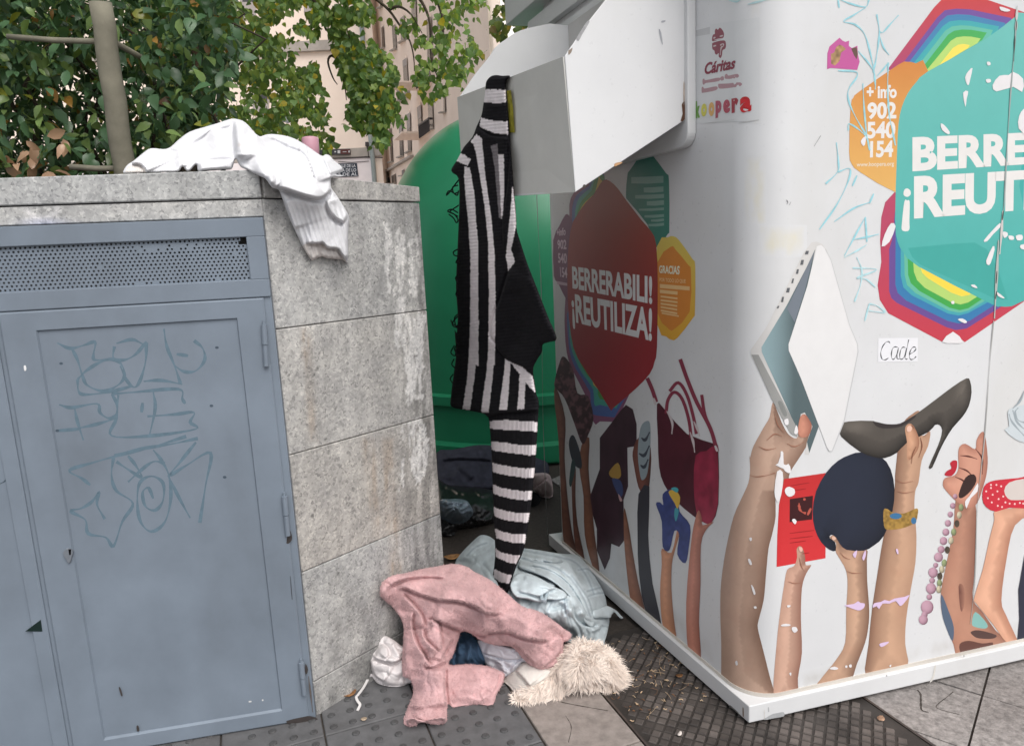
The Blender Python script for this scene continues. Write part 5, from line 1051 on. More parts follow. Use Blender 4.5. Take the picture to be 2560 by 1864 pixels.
# ---- graffiti on the cabinet door and stains
def mapDoor(px, py, off=0.0): return mapA(px, py, 0.0175+off)
G2 = lambda p: Z(0, 400, 2.0618, p); G3 = lambda p: Z(0, 1100, 2.0618, p)
gr = [G2([(295, 942), (360, 970), (430, 955), (490, 938), (482, 1000), (490, 1030), (570, 1025), (600, 1030)]), G2([(370, 970), (400, 1030), (425, 1110), (450, 1160), (530, 1190), (600, 1165), (640, 1120), (630, 1060), (590, 1030), (520, 1040), (445, 1085), (400, 1130)]), G2([(400, 1130), (405, 1190), (440, 1208), (560, 1195), (680, 1165)]),
      G2([(590, 960), (585, 1020), (640, 1030), (700, 1000), (755, 935)]), G2([(755, 940), (750, 1040), (720, 1140), (690, 1170), (650, 1130), (620, 1060)]), G2([(600, 945), (680, 925), (740, 950)]), G2([(845, 870), (860, 960), (900, 1060), (930, 1150)]), G2([(910, 1000), (970, 1008)]), G2([(1000, 930), (1045, 970), (1055, 1030), (1010, 1085), (950, 1090), (900, 1060)]), G2([(740, 1140), (830, 1135), (940, 1155)]),
      G2([(305, 1260), (370, 1275), (500, 1255), (515, 1300), (560, 1330), (600, 1310), (600, 1250), (575, 1205)]), G2([(385, 1280), (400, 1350), (430, 1443)]), G2([(410, 1380), (500, 1360), (600, 1330)]), G2([(575, 1205), (700, 1195), (920, 1180), (940, 1230), (955, 1255)]), G2([(610, 1210), (600, 1330), (575, 1420), (780, 1420), (1010, 1385), (980, 1350), (1000, 1300), (900, 1310), (760, 1320)]), G2([(790, 1195), (800, 1280), (770, 1420)]), G2([(735, 1250), (730, 1300)]), G2([(290, 1395), (410, 1385)]),
      G3([(465, 230), (420, 195), (358, 155), (480, 115), (640, 70), (800, 30), (960, -20)]), G3([(585, 90), (575, 180), (600, 260), (685, 325), (630, 420), (585, 545), (545, 500), (455, 480), (440, 410), (365, 365), (420, 350), (475, 315), (510, 265), (500, 330), (540, 405)]), G3([(600, 110), (660, 150), (730, 190), (700, 130), (660, 80)]), G3([(660, 215), (720, 160), (790, 110), (850, 120)]),
      G3([(790, 300), (765, 245), (735, 270), (750, 340), (800, 360), (840, 310), (840, 220), (780, 185), (720, 220), (708, 320), (725, 420), (780, 470), (850, 420), (880, 300), (870, 180), (830, 100), (790, 50)]), G3([(865, 180), (920, 290), (980, 400)]), G3([(1010, 10), (930, 110), (875, 180), (960, 130), (1085, 65), (1060, 230), (1030, 425)]), G3([(590, 75), (720, 45), (880, 20), (1020, -10)])]
for g in gr: ribbon('graffiti_stroke', [g], 8.5, srgb(92, 112, 125), DOOR, mapDoor, layer=0.0001+0.00001*len(g))
ribbon('graffiti_stroke', [G3([(45, 160), (30, 205), (0, 225)])], 4, srgb(60, 74, 84), DOOR2, lambda a, b_, o=0: mapA(a, b_, 0.0177), layer=0)
for g, wd_, c_ in ((G3([(445, 1290), (452, 1380), (470, 1470)]), 9, srgb(96, 104, 108)), (G3([(1590, 1215), (1600, 1300), (1612, 1400)]), 4, srgb(92, 84, 80)), (G3([(430, 1260), (440, 1340), (455, 1420)]), 4, srgb(100, 106, 104)), (G3([(1496, 700), (1506, 820)]), 2.4, srgb(70, 74, 80))):
    ribbon('dirt_run', [g], wd_, c_, DOOR, lambda a, b_, o=0: mapA(a, b_, 0.0243 if a > 690 or a < 205 else 0.0180), layer=0)
for x, y in ((315, 1048), (1118, 966), (1090, 1266), (295, 1394)): decal('bolt_head', G2([(x+10*math.cos(t), y+7*math.sin(t)) for t in np.linspace(0, 2*math.pi, 8, False)]), srgb(70, 82, 94), DOOR, mapDoor, sm=0, mat=M_marker, layer=0.0003)
decal('bolt_head', G3([(1158+10*math.cos(t), 190+7*math.sin(t)) for t in np.linspace(0, 2*math.pi, 8, False)]), srgb(70, 82, 94), DOOR, mapDoor, sm=0, mat=M_marker, layer=0.0003)
decal('paint_fleck', G2([(122, 1062), (132, 1058), (136, 1080), (126, 1086)]), (0.7, 0.7, 0.7), DOOR, lambda a, b_, o=0: mapA(a, b_, 0.0243), sm=2, mat=M_marker, layer=0)
for q in ([(1282, 1342), (1296, 1341), (1296, 1348), (1282, 1350)], [(1350, 1334), (1358, 1334), (1358, 1342), (1350, 1342)]): decal('paint_fleck', G3(q), (0.6, 0.6, 0.6), DOOR, mapDoor, sm=0, mat=M_marker, layer=0.0003)
for q in ([(612, 1272), (620, 1275), (632, 1312), (624, 1316)], [(704, 1470), (714, 1472), (718, 1496), (706, 1498)], [(1476, 1445), (1560, 1425), (1600, 1420), (1640, 1436), (1560, 1452), (1500, 1466)], [(1575, 1150), (1588, 1180), (1580, 1205), (1572, 1190)], [(1490, 455), (1506, 500), (1496, 525), (1476, 530)]):
    decal('rust_chip', G3(q), (0.05, 0.042, 0.04), DOOR, lambda a, b_, o=0: mapA(a, b_, 0.0245), sm=2, mat=M_marker, layer=0)
# rust and dirt on the chute's side plate
CHP = bpy.data.objects['side_panel']
def mapPl(px, py, off=0.0):
    p = onPl(px, py, pat); return p-np.array([uL[0], uL[1], 0])*(0.0008+off)
ZC = lambda p: Z(1150, 0, 2.668, p)
for q, c in (([(1478, 700), (1492, 680), (1498, 690), (1498, 796), (1470, 808), (1484, 760)], (0.10, 0.045, 0.025)), ([(1030, 1092), (1060, 1082), (1085, 1086), (1050, 1104), (1030, 1112)], (0.45, 0.26, 0.13)), ([(818, 1240), (828, 1230), (842, 1240), (834, 1250), (820, 1252)], (0.06, 0.05, 0.045)),
             ([(1345, 140), (1370, 138), (1362, 150), (1342, 152)], (0.36, 0.37, 0.4)), ([(1325, 195), (1340, 215), (1352, 290), (1346, 296), (1330, 240)], (0.34, 0.35, 0.38)), ([(775, 260), (800, 215), (850, 140), (862, 150), (815, 230), (790, 275)], (0.33, 0.33, 0.34)), ([(722, 340), (735, 330), (750, 320), (742, 350), (724, 368)], (0.25, 0.2, 0.16)), ([(1488, 560), (1497, 556), (1498, 690), (1488, 690)], (0.42, 0.36, 0.32))):
    decal('rust_chip', ZC(q), c, CHP, mapPl, sm=2, mat=M_marker, step=6, layer=0.0)

for t_, q_ in lettering_jobs: lettering('plaque_letters', t_, q_, (0.62, 0.63, 0.66), 0.02, parent=SP, mapper=lambda a, b_, o=0: W1(a, b_, D1-0.0775), layer=0)

def mapPlR(px, py, off=0.0): return on_vert(cN, aR, px, py, -0.0008) if (-math.sin(aR)*nR[0]+math.cos(aR)*nR[1]) < 0 else on_vert(cN, aR, px, py, 0.0008)
def mapPlL(px, py, off=0.0): return on_vert(cN, aL, px, py, 0.0008)
PLN = bpy.data.objects['base_plinth']; P3 = lambda p: Z(1600, 1540, 5.094, p); P2 = lambda p: Z(2160, 1500, 4.535, p)
for q, c, mp in (([(1570, 1310), (1620, 1280), (1680, 1245), (1740, 1230), (1800, 1218), (1834, 1222), (1834, 1270), (1720, 1292), (1620, 1312)], (.36, .37, .38), mapPlR), ([(1630, 1160), (1642, 1156), (1646, 1205), (1634, 1215)], (.40, .41, .42), mapPlR), ([(1580, 1200), (1588, 1198), (1590, 1300), (1582, 1302)], (.58, .56, .53), mapPlR),
    ([(1120, 1128), (1150, 1130), (1185, 1160), (1240, 1210), (1270, 1262), (1200, 1190)], (.16, .155, .15), mapPlL), ([(1306, 1160), (1318, 1170), (1320, 1270), (1308, 1262)], (.22, .14, .10), mapPlL)):
    decal('chipped_paint', P3(q), c, PLN, mp, sm=2, mat=M_marker, step=5, layer=0.0)
for q, c in (([(800, 745), (815, 742), (800, 850), (770, 915), (745, 925), (780, 850)], (.60, .58, .54)), ([(255, 845), (262, 843), (262, 860), (256, 862)], (.2, .2, .2)), ([(1130, 618), (1137, 616), (1137, 640), (1130, 642)], (.2, .2, .2))):
    decal('chipped_paint', P2(q), c, PLN, mapPlR, sm=2, mat=M_marker, step=5, layer=0.0)

# old glue stains and washed-down dirt on the white skin
WB = np.array([0.655, 0.66, 0.672])
def stain(poly, col, amt, fade, lay):
    def f(X, Y, p):
        d, nx, ny = inward(p, X, Y); k = np.clip(d/fade, 0, 1)*amt*np.clip(1.8*(fbm(X/14, Y/46, 33)-.22), 0, 1); return WB*(1-k[:, None])+np.array(col)*k[:, None]
    decal('glue_stain', poly, f, sm=0, step=6, layer=lay)
stain(Z4([(150, 1000), (300, 1000), (310, 1450), (150, 1450)]), (.66, .60, .40), .55, 22, .00018)
stain(Z4([(245, 1450), (560, 1450), (560, 1660), (240, 1660)]), (.68, .62, .42), .5, 26, .0002)
stain(Z4([(190, -10), (270, -10), (265, 800), (200, 800)]), (.66, .60, .42), .35, 18, .00022)
stain(Z6([(560, 1360), (1000, 1260), (1500, 1135), (1880, 1040), (1880, 1178), (1500, 1262), (1000, 1376), (560, 1484)]), (.42, .39, .35), .5, 30, .00016)
stain(Y2([(380, 900), (640, 1180), (900, 1440), (935, 1590), (640, 1330), (400, 1130)]), (.42, .39, .35), .5, 30, .00016)
# ------------------------------------------------------------------ clothes: solid folded cloth, each garment a closed thick shape
def mat_cloth(name, rough=0.9, sheen=0.3, bscale=900, bstr=0.25, bdist=0.0008, var=0.07, vscale=25, spec=0.15):
    m = mat_tint(name, rough, spec, var, vscale, bstr, bscale, bdist, sheen); return m
M_fleece = mat_cloth('plush_fleece', 0.95, 0.08, 420, 0.5, 0.002, 0.09, 14)
M_denim = mat_cloth('denim', 0.9, 0.0, 900, 0.4, 0.0008, 0.10, 16)
M_knit = mat_cloth('knit_wool', 0.95, 0.0, 500, 0.5, 0.0015, 0.06, 40)
M_jersey = mat_cloth('white_jersey', 0.9, 0.0, 700, 0.3, 0.0008, 0.03, 12)
M_bag = mat_tint('bin_bag_plastic', 0.3, 0.4, 0.1, 20, 0.15, 60, 0.002)
M_coat = mat_cloth('dark_coat', 0.8, 0.0, 300, 0.3, 0.001, 0.2, 12)
def chute_plane(px, py, off):
    n = np.cross(farT-tipT, tipB-tipT); n /= np.linalg.norm(n)
    if n@(CAM-tipT) < 0: n = -n
    d = ray(px, py); t = ((tipT+n*off-CAM)@n)/(d@n); return CAM+d*t
def depth_of(c):
    px, py, k, v = c
    if k == 'z': P = on_z(v, px, py)
    elif k == 'y': P = at_y(px, py, v)
    elif k == 'A': P = mapA(px, py, v)
    elif k == 'B': P = mapB(px, py, v)
    elif k == 'L': P = onL(px, py, v)
    elif k == 'C': P = chute_plane(px, py, v)
    return (P-CAM)@_fw
def tps(ctrl, X, Y, lam=0.02):
    C = np.array([(c[0], c[1]) for c in ctrl])/100.0; D = np.array([depth_of(c) for c in ctrl]); n = len(C)
    U = lambda r2: np.where(r2 > 1e-12, 0.5*r2*np.log(r2+1e-12), 0)
    r2 = ((C[:, None]-C[None])**2).sum(-1); A_ = np.zeros((n+3, n+3)); A_[:n, :n] = U(r2)+lam*np.eye(n)
    A_[:n, n] = 1; A_[:n, n+1:] = C; A_[n, :n] = 1; A_[n+1:, :n] = C.T
    w_ = np.linalg.solve(A_, np.concatenate([D, np.zeros(3)]))
    Q = np.stack([X, Y], 1)/100.0; out = np.zeros(len(X))
    r2 = ((Q[:, None]-C[None])**2).sum(-1); out = U(r2)@w_[:n]+w_[n]+Q@w_[n+1:]
    return out
def relief(name, outline, ctrl, folds=(), E=0.03, wd=16, thick=0.05, color=(0.5, 0.5, 0.5), mat=None, step=3.5, sm=3, wr=0.004, wrs=38, parent=None, extra=None, zmin=0.012, floor=True, fade=True, seed=0, wrk=()):
    poly = smooth_poly(outline, sm) if sm else outline
    poly = dens(poly, step*1.3); V2, Fc = cdt(poly, step); X, Y = V2[:, 0], V2[:, 1]
    t = tps(ctrl, X, Y)
    d, *_ = seg_dist(poly, X, Y)
    q = np.clip(d/wd, 0, 1); h = E*np.sqrt(np.clip(1-(1-q)**2, 0, 1))-E
    for fo in folds:
        k, pts, w_, a = fo[:4]; pl_ = smooth_poly(pts, 5, False)
        dd, sg, arc, *_ = seg_dist(pl_, X, Y, False)
        fd = sst(0, 0.12, arc)*sst(1.0, 0.88, arc) if fade else 1.0
        if k == 'ridge': h = h+a*fd*np.exp(-(dd/w_)**2)
        elif k == 'step':
            side, dec = fo[4], fo[5]; s = sg*side*dd
            wv = w_*0.62; h = h+a*fd*sst(-wv*0.5, wv*0.5, s)*np.exp(-np.maximum(s, 0)/dec)-0.55*a*fd*np.exp(-((s+wv*0.6)/(wv*0.7))**2)
    if wr: h = h+wr*2*(fbm(X/wrs, Y/wrs, 50+seed, 4)-0.5)*sst(0, wd*0.8, d)
    for (amp, al, ac, ang, mask, sd_) in wrk:      # long soft bulges parted by sharp creases
        ca, sa = math.cos(math.radians(ang)), math.sin(math.radians(ang)); uu = X*ca+Y*sa; vv = -X*sa+Y*ca
        vv = vv+ac*1.1*(fbm(X/(ac*2.2), Y/(ac*2.2), sd_+5, 3)-.5)*2
        b1 = np.abs(2*vnoise(uu/al, vv/ac, sd_)-1); b2 = np.abs(2*vnoise(uu/al*2.1+3.3, vv/ac*2.2+7.7, sd_+1)-1)
        k = mask(X, Y) if mask is not None else 1.0
        h = h+k*amp*((b1**.9)-.45+.16*(b2-.45))*sst(0, wd*1.2, d)
    if extra is not None: h = h+extra(X, Y, d)
    R = np.array([ray(a, b) for a, b in zip(X, Y)]); ln = np.linalg.norm(R, axis=1)
    tf = t-h/ln
    def fix(tt, zm):
        if not floor: return tt
        lim = np.where(R[:, 2] < -1e-4, (CAMH-zm)/np.maximum(-R[:, 2], 1e-4), 1e9); return np.minimum(tt, lim)
    tf = fix(tf, zmin); tb = fix(np.maximum(tf+thick/ln, tf+0.004), 0.0095); tb = np.maximum(tb, tf+0.0008)
    VF = CAM+R*tf[:, None]; VB_ = CAM+R*tb[:, None]; n = len(VF)
    Fc = orient(VF, Fc)
    cnt = {}
    for f in Fc:
        for i in range(3): e = (f[i], f[(i+1) % 3]); cnt[e] = 1
    rim = [e for e in cnt if (e[1], e[0]) not in cnt]
    FF = list(Fc)+[tuple(n+i for i in f[::-1]) for f in Fc]+[(b, a, n+a, n+b) for a, b in rim]
    c = color(X, Y, poly) if callable(color) else np.tile(np.array(color), (n, 1))
    V = np.vstack([VF, VB_]); cc = np.vstack([c, c])
    base = VF.mean(0).copy(); base[2] = VF[:, 2].min()
    return mesh_obj(name, V, FF, mat, parent, True, cc, loc=base)
ZG = lambda p: Z(850, 1300, 2.835, p)
def C_(zf, lst): return [(*zf([(a, b)])[0], k, v) for a, b, k, v in lst]
def Fo(zf, lst): return [(f[0], zf(f[1]))+tuple(f[2:]) for f in lst]
# light jeans heap
JC = (0.52, 0.585, 0.615)
def denim(c, seed=0, wear=0.25):
    c = np.array(c)
    def f(X, Y, p): return c[None]*(1-wear/2+wear*fbm(X/22, Y/30, seed))[:, None]
    return f
SEAMS = [ZG(q) for q in ([(1300, 212), (1420, 236), (1560, 262), (1670, 300), (1750, 400), (1800, 520)], [(1270, 262), (1400, 300), (1520, 330), (1640, 420), (1730, 560), (1775, 680)], [(1690, 350), (1760, 345), (1800, 390)], [(1590, 560), (1602, 660), (1640, 790)], [(1606, 560), (1620, 660), (1658, 790)], [(1500, 585), (1470, 640), (1490, 700)],
    [(1640, 390), (1700, 470), (1760, 560), (1790, 660)], [(1752, 502), (1830, 480), (1884, 468)], [(1760, 535), (1830, 516), (1888, 512)], [(900, 250), (960, 190), (1040, 160)], [(1240, 330), (1300, 340), (1400, 380), (1500, 440)], [(1450, 570), (1560, 560), (1620, 560)])]
def jeans_col(X, Y, p):
    c = denim(JC, 3, .30)(X, Y, p)
    for q in SEAMS:
        d, *_ = seg_dist(smooth_poly(q, 4, False), X, Y, False); k = np.exp(-(d/1.7)**2)[:, None]*.42; e = (np.exp(-((d-4.5)/2.4)**2)*.14*fbm(X/4, Y/4, 19))[:, None]*2
        c = c*(1-k)*(1+e)+np.array([.17, .25, .33])*k
    return c
jl = [(815, 305), (870, 220), (950, 140), (1000, 104), (1060, 114), (1110, 150), (1200, 190), (1310, 198), (1420, 212), (1560, 235), (1680, 245), (1740, 300), (1800, 390), (1850, 470), (1880, 540), (1892, 605), (1910, 690), (1900, 770), (1875, 860), (1850, 905), (1640, 880), (1400, 760), (1150, 620), (950, 480), (850, 400)]
jeans = relief('light_jeans', ZG(jl), C_(ZG, [(820, 310, 'z', .10), (1000, 110, 'z', .20), (1060, 400, 'z', .26), (1310, 205, 'z', .22), (1500, 235, 'z', .22), (1680, 250, 'L', .045), (1800, 400, 'L', .05), (1870, 540, 'z', .07), (1900, 700, 'z', .03), (1870, 870, 'z', .015), (1600, 560, 'z', .24), (1400, 420, 'z', .26), (1640, 850, 'z', .05), (1300, 600, 'z', .26), (1500, 760, 'z', .14), (1740, 700, 'z', .14)]),
    Fo(ZG, [('step', [(1280, 270), (1400, 285), (1540, 300), (1600, 290)], 9, 0.029, -1, 40), ('step', [(1250, 310), (1400, 350), (1500, 375), (1620, 420), (1680, 500), (1740, 590), (1780, 670)], 8, 0.039, 1, 60), ('step', [(1210, 430), (1250, 490), (1330, 515), (1420, 530), (1500, 480), (1560, 470)], 10, 0.046, -1, 45),
            ('ridge', [(1450, 380), (1560, 470), (1650, 560), (1720, 650), (1780, 720)], 10, .018), ('ridge', [(1560, 420), (1640, 500), (1700, 600), (1750, 680)], 7, .012), ('step', [(1640, 600), (1660, 680), (1720, 740), (1830, 760)], 8, .03, 1, 40), ('ridge', [(1620, 560), (1600, 660), (1620, 780)], 12, .02), ('ridge', [(1480, 560), (1460, 640), (1500, 720)], 12, .02),
            ('step', [(1760, 500), (1830, 478), (1880, 470)], 5, 0.010, 1, 30), ('step', [(1750, 560), (1830, 535), (1885, 520)], 5, 0.010, 1, 30), ('ridge', [(1640, 400), (1680, 420), (1660, 470)], 9, .015), ('ridge', [(1700, 640), (1750, 690), (1830, 710), (1900, 690)], 9, .022), ('ridge', [(830, 300), (950, 160), (1000, 110)], 10, .01), ('step', [(1790, 800), (1840, 770), (1850, 740)], 10, -.03, 1, 20)]),
    E=.02, wd=7, thick=.12, color=jeans_col, mat=M_denim, wr=.004, wrs=24, step=2.4, wrk=((.030, 90, 26, 52, None, 5), (.012, 42, 13, 118, None, 15)))
tag(jeans, 'pale blue washed jeans crumpled in a heap between the striped sleeve and the white container', 'jeans')
# belt loop and seams on the jeans
mb = MB()
def over(ob_t, pts, off):   # small piece lying just over a garment, by heights
    return [np.array(on_z(z, *ZG([(a, b)])[0])) for a, b, z in pts]
mb.tube(over(0, [(1425, 520, .300), (1432, 560, .300), (1450, 572, .298), (1462, 540, .30), (1468, 510, .30)], 0), .006, 6)
mb.build('belt_loop', mat_plain('loop_denim', (0.36, 0.43, 0.47), 0.9), jeans)
relief('trouser_leg', ZG([(1275, 285), (1330, 272), (1420, 292), (1540, 306), (1602, 286), (1640, 330), (1690, 420), (1762, 560), (1806, 690), (1800, 750), (1760, 745), (1715, 690), (1670, 600), (1600, 510), (1500, 430), (1400, 385), (1330, 360), (1270, 335)]), C_(ZG, [(1280, 300, 'z', .275), (1600, 298, 'z', .275), (1700, 440, 'z', .235), (1770, 590, 'z', .165), (1800, 740, 'z', .095), (1480, 400, 'z', .315), (1670, 600, 'z', .225), (1400, 340, 'z', .305)]),
    Fo(ZG, [('step', [(1300, 320), (1420, 330), (1540, 380), (1640, 470), (1720, 600), (1770, 720)], 6, .016, -1, 30), ('ridge', [(1560, 330), (1640, 400), (1710, 520)], 8, .014)]), E=.016, wd=6, thick=.05, color=jeans_col, mat=M_denim, step=2.2, wr=.003, parent=jeans, wrk=((.016, 60, 14, 40, None, 77),), wrs=18)
relief('waistband', ZG([(1205, 440), (1240, 385), (1320, 372), (1420, 410), (1520, 470), (1585, 498), (1610, 540), (1560, 566), (1470, 562), (1410, 580), (1330, 560), (1250, 545), (1215, 500)]), C_(ZG, [(1215, 450, 'z', .315), (1330, 380, 'z', .325), (1580, 510, 'z', .285), (1550, 560, 'z', .27), (1400, 572, 'z', .29), (1250, 540, 'z', .305), (1400, 470, 'z', .325)]),
    Fo(ZG, [('step', [(1250, 500), (1330, 518), (1420, 535), (1500, 490), (1560, 480)], 6, .018, -1, 30), ('ridge', [(1300, 400), (1400, 440), (1500, 490)], 9, .012)]), E=.016, wd=6, thick=.05, color=jeans_col, mat=M_denim, step=2.2, wr=.003, parent=jeans, wrk=((.014, 50, 13, 20, None, 79),), wrs=18)
# cuff lifted at the right
cuff = relief('hem', ZG([(1790, 640), (1850, 620), (1895, 605), (1960, 640), (1990, 672), (2008, 690), (1990, 697), (1965, 672), (1945, 652), (1925, 668), (1915, 690), (1850, 690), (1800, 690)]), C_(ZG, [(1800, 660, 'z', .13), (1900, 640, 'z', .085), (1960, 660, 'z', .05), (2000, 690, 'z', .02), (1860, 690, 'z', .09)]), [], E=.012, wd=8, thick=.02, color=denim(JC, 5), mat=M_denim, wr=.002, parent=jeans)
# blue jeans below the robe
BJ = (0.055, 0.10, 0.165)
bj = relief('blue_jeans', ZG([(330, 720), (345, 645), (400, 622), (700, 700), (900, 790), (945, 810), (1005, 900), (1042, 1020), (780, 1035), (600, 980), (450, 900), (380, 848), (320, 812)]), C_(ZG, [(330, 800, 'z', .05), (350, 660, 'z', .15), (440, 860, 'z', .05), (700, 800, 'z', .10), (950, 820, 'z', .11), (1030, 1000, 'z', .03), (800, 1010, 'z', .04), (930, 930, 'z', .09)]),
    Fo(ZG, [('ridge', [(920, 810), (930, 900), (900, 1010)], 8, .015), ('ridge', [(970, 860), (990, 940), (1010, 1010)], 7, .012), ('ridge', [(860, 860), (830, 950)], 8, .012), ('step', [(345, 690), (400, 700), (450, 740)], 8, .02, 1, 30)]), E=.02, wd=8, thick=.08, color=denim(BJ, 9, .5), mat=M_denim, wr=.004, wrs=16, step=2.4, wrk=((.022, 50, 14, 75, None, 9),))
tag(bj, 'mid blue denim jeans showing from under the pink robe', 'jeans')
# white hoodie at the left
WHC = (0.66, 0.62, 0.62)
hd = relief('white_hoodie', ZG([(156, 1005), (178, 980), (214, 976), (226, 930), (262, 900), (275, 842), (308, 815), (350, 828), (400, 860), (440, 890), (520, 920), (540, 1120), (480, 1158), (430, 1176), (340, 1176), (262, 1152), (228, 1112), (195, 1134), (168, 1085)]), C_(ZG, [(165, 1010, 'z', .07), (200, 1120, 'z', .02), (300, 820, 'z', .15), (240, 930, 'z', .11), (430, 1165, 'z', .02), (330, 1165, 'z', .02), (440, 900, 'z', .13), (520, 1050, 'z', .07), (330, 1010, 'z', .10), (430, 1040, 'z', .08)]),
    Fo(ZG, [('step', [(215, 980), (225, 1040), (250, 1100), (320, 1150)], 7, .03, -1, 40), ('step', [(230, 960), (270, 985), (330, 1000), (380, 1010), (450, 975)], 8, .03, -1, 40), ('step', [(290, 870), (330, 900), (345, 950), (310, 985)], 8, .02, 1, 26), ('ridge', [(370, 870), (400, 920), (440, 950)], 9, .018), ('ridge', [(330, 1080), (400, 1090), (460, 1050)], 12, .02), ('ridge', [(300, 1120), (380, 1150), (460, 1140)], 7, .008), ('ridge', [(172, 990), (180, 1060), (205, 1125)], 6, .01)]), E=.022, wd=8, thick=.07, color=WHC, mat=M_jersey, wr=.003, wrs=18, step=2.2, wrk=((.016, 40, 14, 25, None, 31),))
tag(hd, 'off white hoodie bunched at the foot of the stone wall with its cord hanging out', 'hoodie')
mb = MB(); cp = smooth_poly([(196, 1130), (170, 1180), (130, 1235), (116, 1252), (124, 1280), (142, 1305), (134, 1330), (124, 1348)], 4, False)
cw_ = [np.array(on_z(max(.012, .035-.0004*i*2), *ZG([p])[0])) for i, p in enumerate(cp)]
V = []; 
for i, p in enumerate(cw_):
    tt = cw_[min(i+1, len(cw_)-1)]-cw_[max(i-1, 0)]; q = np.array([-tt[1], tt[0], 0]); q /= np.linalg.norm(q)+1e-9; V += [p+q*.0042, p-q*.0042, p+q*.0042+(0, 0, .0022), p-q*.0042+(0, 0, .0022)]
Fc = []
for i in range(len(cw_)-1):
    a, b = 4*i, 4*i+4; Fc += [(a, a+1, b+1, b), (a+2, b+2, b+3, a+3), (a, b, b+2, a+2), (a+1, a+3, b+3, b+1)]
mb.add(V, Fc); mb.build('cord', mat_plain('white_cord', (0.62, 0.60, 0.59), 0.9), hd)
# white t-shirt and cream rib below the robe's sleeve
tee = relief('white_tshirt', ZG([(975, 850), (1090, 875), (1230, 905), (1340, 990), (1290, 1005), (1262, 1040), (1240, 1062), (1175, 1110), (1120, 1075), (1035, 1025)]), C_(ZG, [(985, 860, 'z', .11), (1090, 880, 'z', .12), (1300, 985, 'z', .09), (1170, 1095, 'z', .02), (1040, 1020, 'z', .03), (1180, 980, 'z', .08)]),
    Fo(ZG, [('step', [(1010, 935), (1100, 965), (1200, 985), (1300, 975)], 7, .022, -1, 40), ('ridge', [(1060, 960), (1050, 1010), (1090, 1040)], 6, .008), ('ridge', [(1110, 985), (1150, 1030), (1170, 1080)], 6, .01), ('step', [(1200, 1060), (1250, 1010), (1290, 990)], 6, .014, 1, 20), ('ridge', [(1140, 985), (1210, 1020), (1240, 1050)], 6, .009)]), E=.014, wd=6, thick=.05, color=(0.70, 0.705, 0.75), mat=M_jersey, wr=.003, wrs=14, step=2.2, wrk=((.015, 40, 10, 35, None, 33),))
tag(tee, 'bright white t-shirt peeking out below the sleeve of the pink robe', 't-shirt')
def ribs(dx, dy, per, amp, y0=-1e9, y1=1e9):
    def f(X, Y, d): return amp*np.cos(2*math.pi*((X*dx+Y*dy)/per))*(Y > y0)*(Y < y1)
    return f
cr_ = relief('cream_knit', ZG([(1160, 1130), (1235, 1062), (1300, 1000), (1400, 1030), (1500, 1060), (1480, 1110), (1340, 1200), (1252, 1222), (1200, 1175)]), C_(ZG, [(1165, 1130, 'z', .015), (1250, 1215, 'z', .015), (1300, 1010, 'z', .08), (1480, 1080, 'z', .07), (1300, 1130, 'z', .05)]), Fo(ZG, [('step', [(1240, 1060), (1300, 1120), (1350, 1180)], 8, .02, -1, 40)]), E=.02, wd=9, thick=.05, color=(0.66, 0.62, 0.575), mat=M_knit, wr=.003, step=2.6,
    extra=lambda X, Y, d: .0022*np.cos(2*math.pi*(X*0.25-Y*0.97)/6.0)*(X < 1318))
tag(cr_, 'cream ribbed knit cuff lying between the white t-shirt and the shaggy fur', 'sweater')
# pink robe
PK = (0.60, 0.385, 0.388)
robe_o = [(284, 520), (300, 440), (370, 392), (480, 370), (600, 340), (700, 324), (800, 308), (890, 325), (960, 368), (1060, 420), (1180, 512), (1290, 608), (1400, 640), (1500, 700), (1580, 762), (1640, 806), (1622, 848), (1582, 868), (1584, 940), (1560, 1010), (1500, 1046), (1440, 1058), (1400, 1052), (1320, 1002), (1235, 908), (1180, 888), (1090, 882), (1000, 850), (930, 802), (862, 788), (835, 850), (802, 950), (770, 1022), (900, 1018), (1040, 1030), (1120, 1060), (1166, 1088), (1150, 1160), (1110, 1230), (1092, 1290), (1060, 1310), (960, 1300), (880, 1310), (800, 1322), (762, 1302), (756, 1400), (740, 1440), (660, 1440), (600, 1425), (555, 1420), (545, 1450), (500, 1458), (462, 1448), (452, 1408), (488, 1310), (520, 1215), (500, 1130), (448, 1100), (440, 1000), (450, 850), (450, 750), (430, 690), (370, 612), (312, 562)]
robe_c = [(290, 520, 'B', .05), (330, 420, 'B', .045), (480, 372, 'B', .05), (640, 335, 'z', .33), (800, 312, 'z', .345), (960, 372, 'z', .345), (1180, 515, 'z', .33), (1290, 612, 'z', .30), (1450, 670, 'z', .26), (1630, 810, 'z', .17), (1580, 930, 'z', .12), (1440, 1050, 'z', .085), (1320, 1000, 'z', .11), (1235, 910, 'z', .15), (1000, 850, 'z', .17), (862, 790, 'z', .19), (800, 950, 'z', .12), (770, 1020, 'z', .10), (900, 1022, 'z', .085), (1160, 1090, 'z', .06), (1100, 1285, 'z', .015), (960, 1298, 'z', .015), (760, 1300, 'z', .02), (745, 1435, 'z', .014), (470, 1445, 'z', .014), (520, 1215, 'z', .04), (445, 1060, 'z', .08), (450, 800, 'z', .17), (380, 620, 'z', .25), (700, 520, 'z', .34), (1000, 620, 'z', .32), (650, 820, 'z', .22), (640, 1100, 'z', .11), (600, 1330, 'z', .06), (950, 1150, 'z', .075), (1350, 830, 'z', .22)]
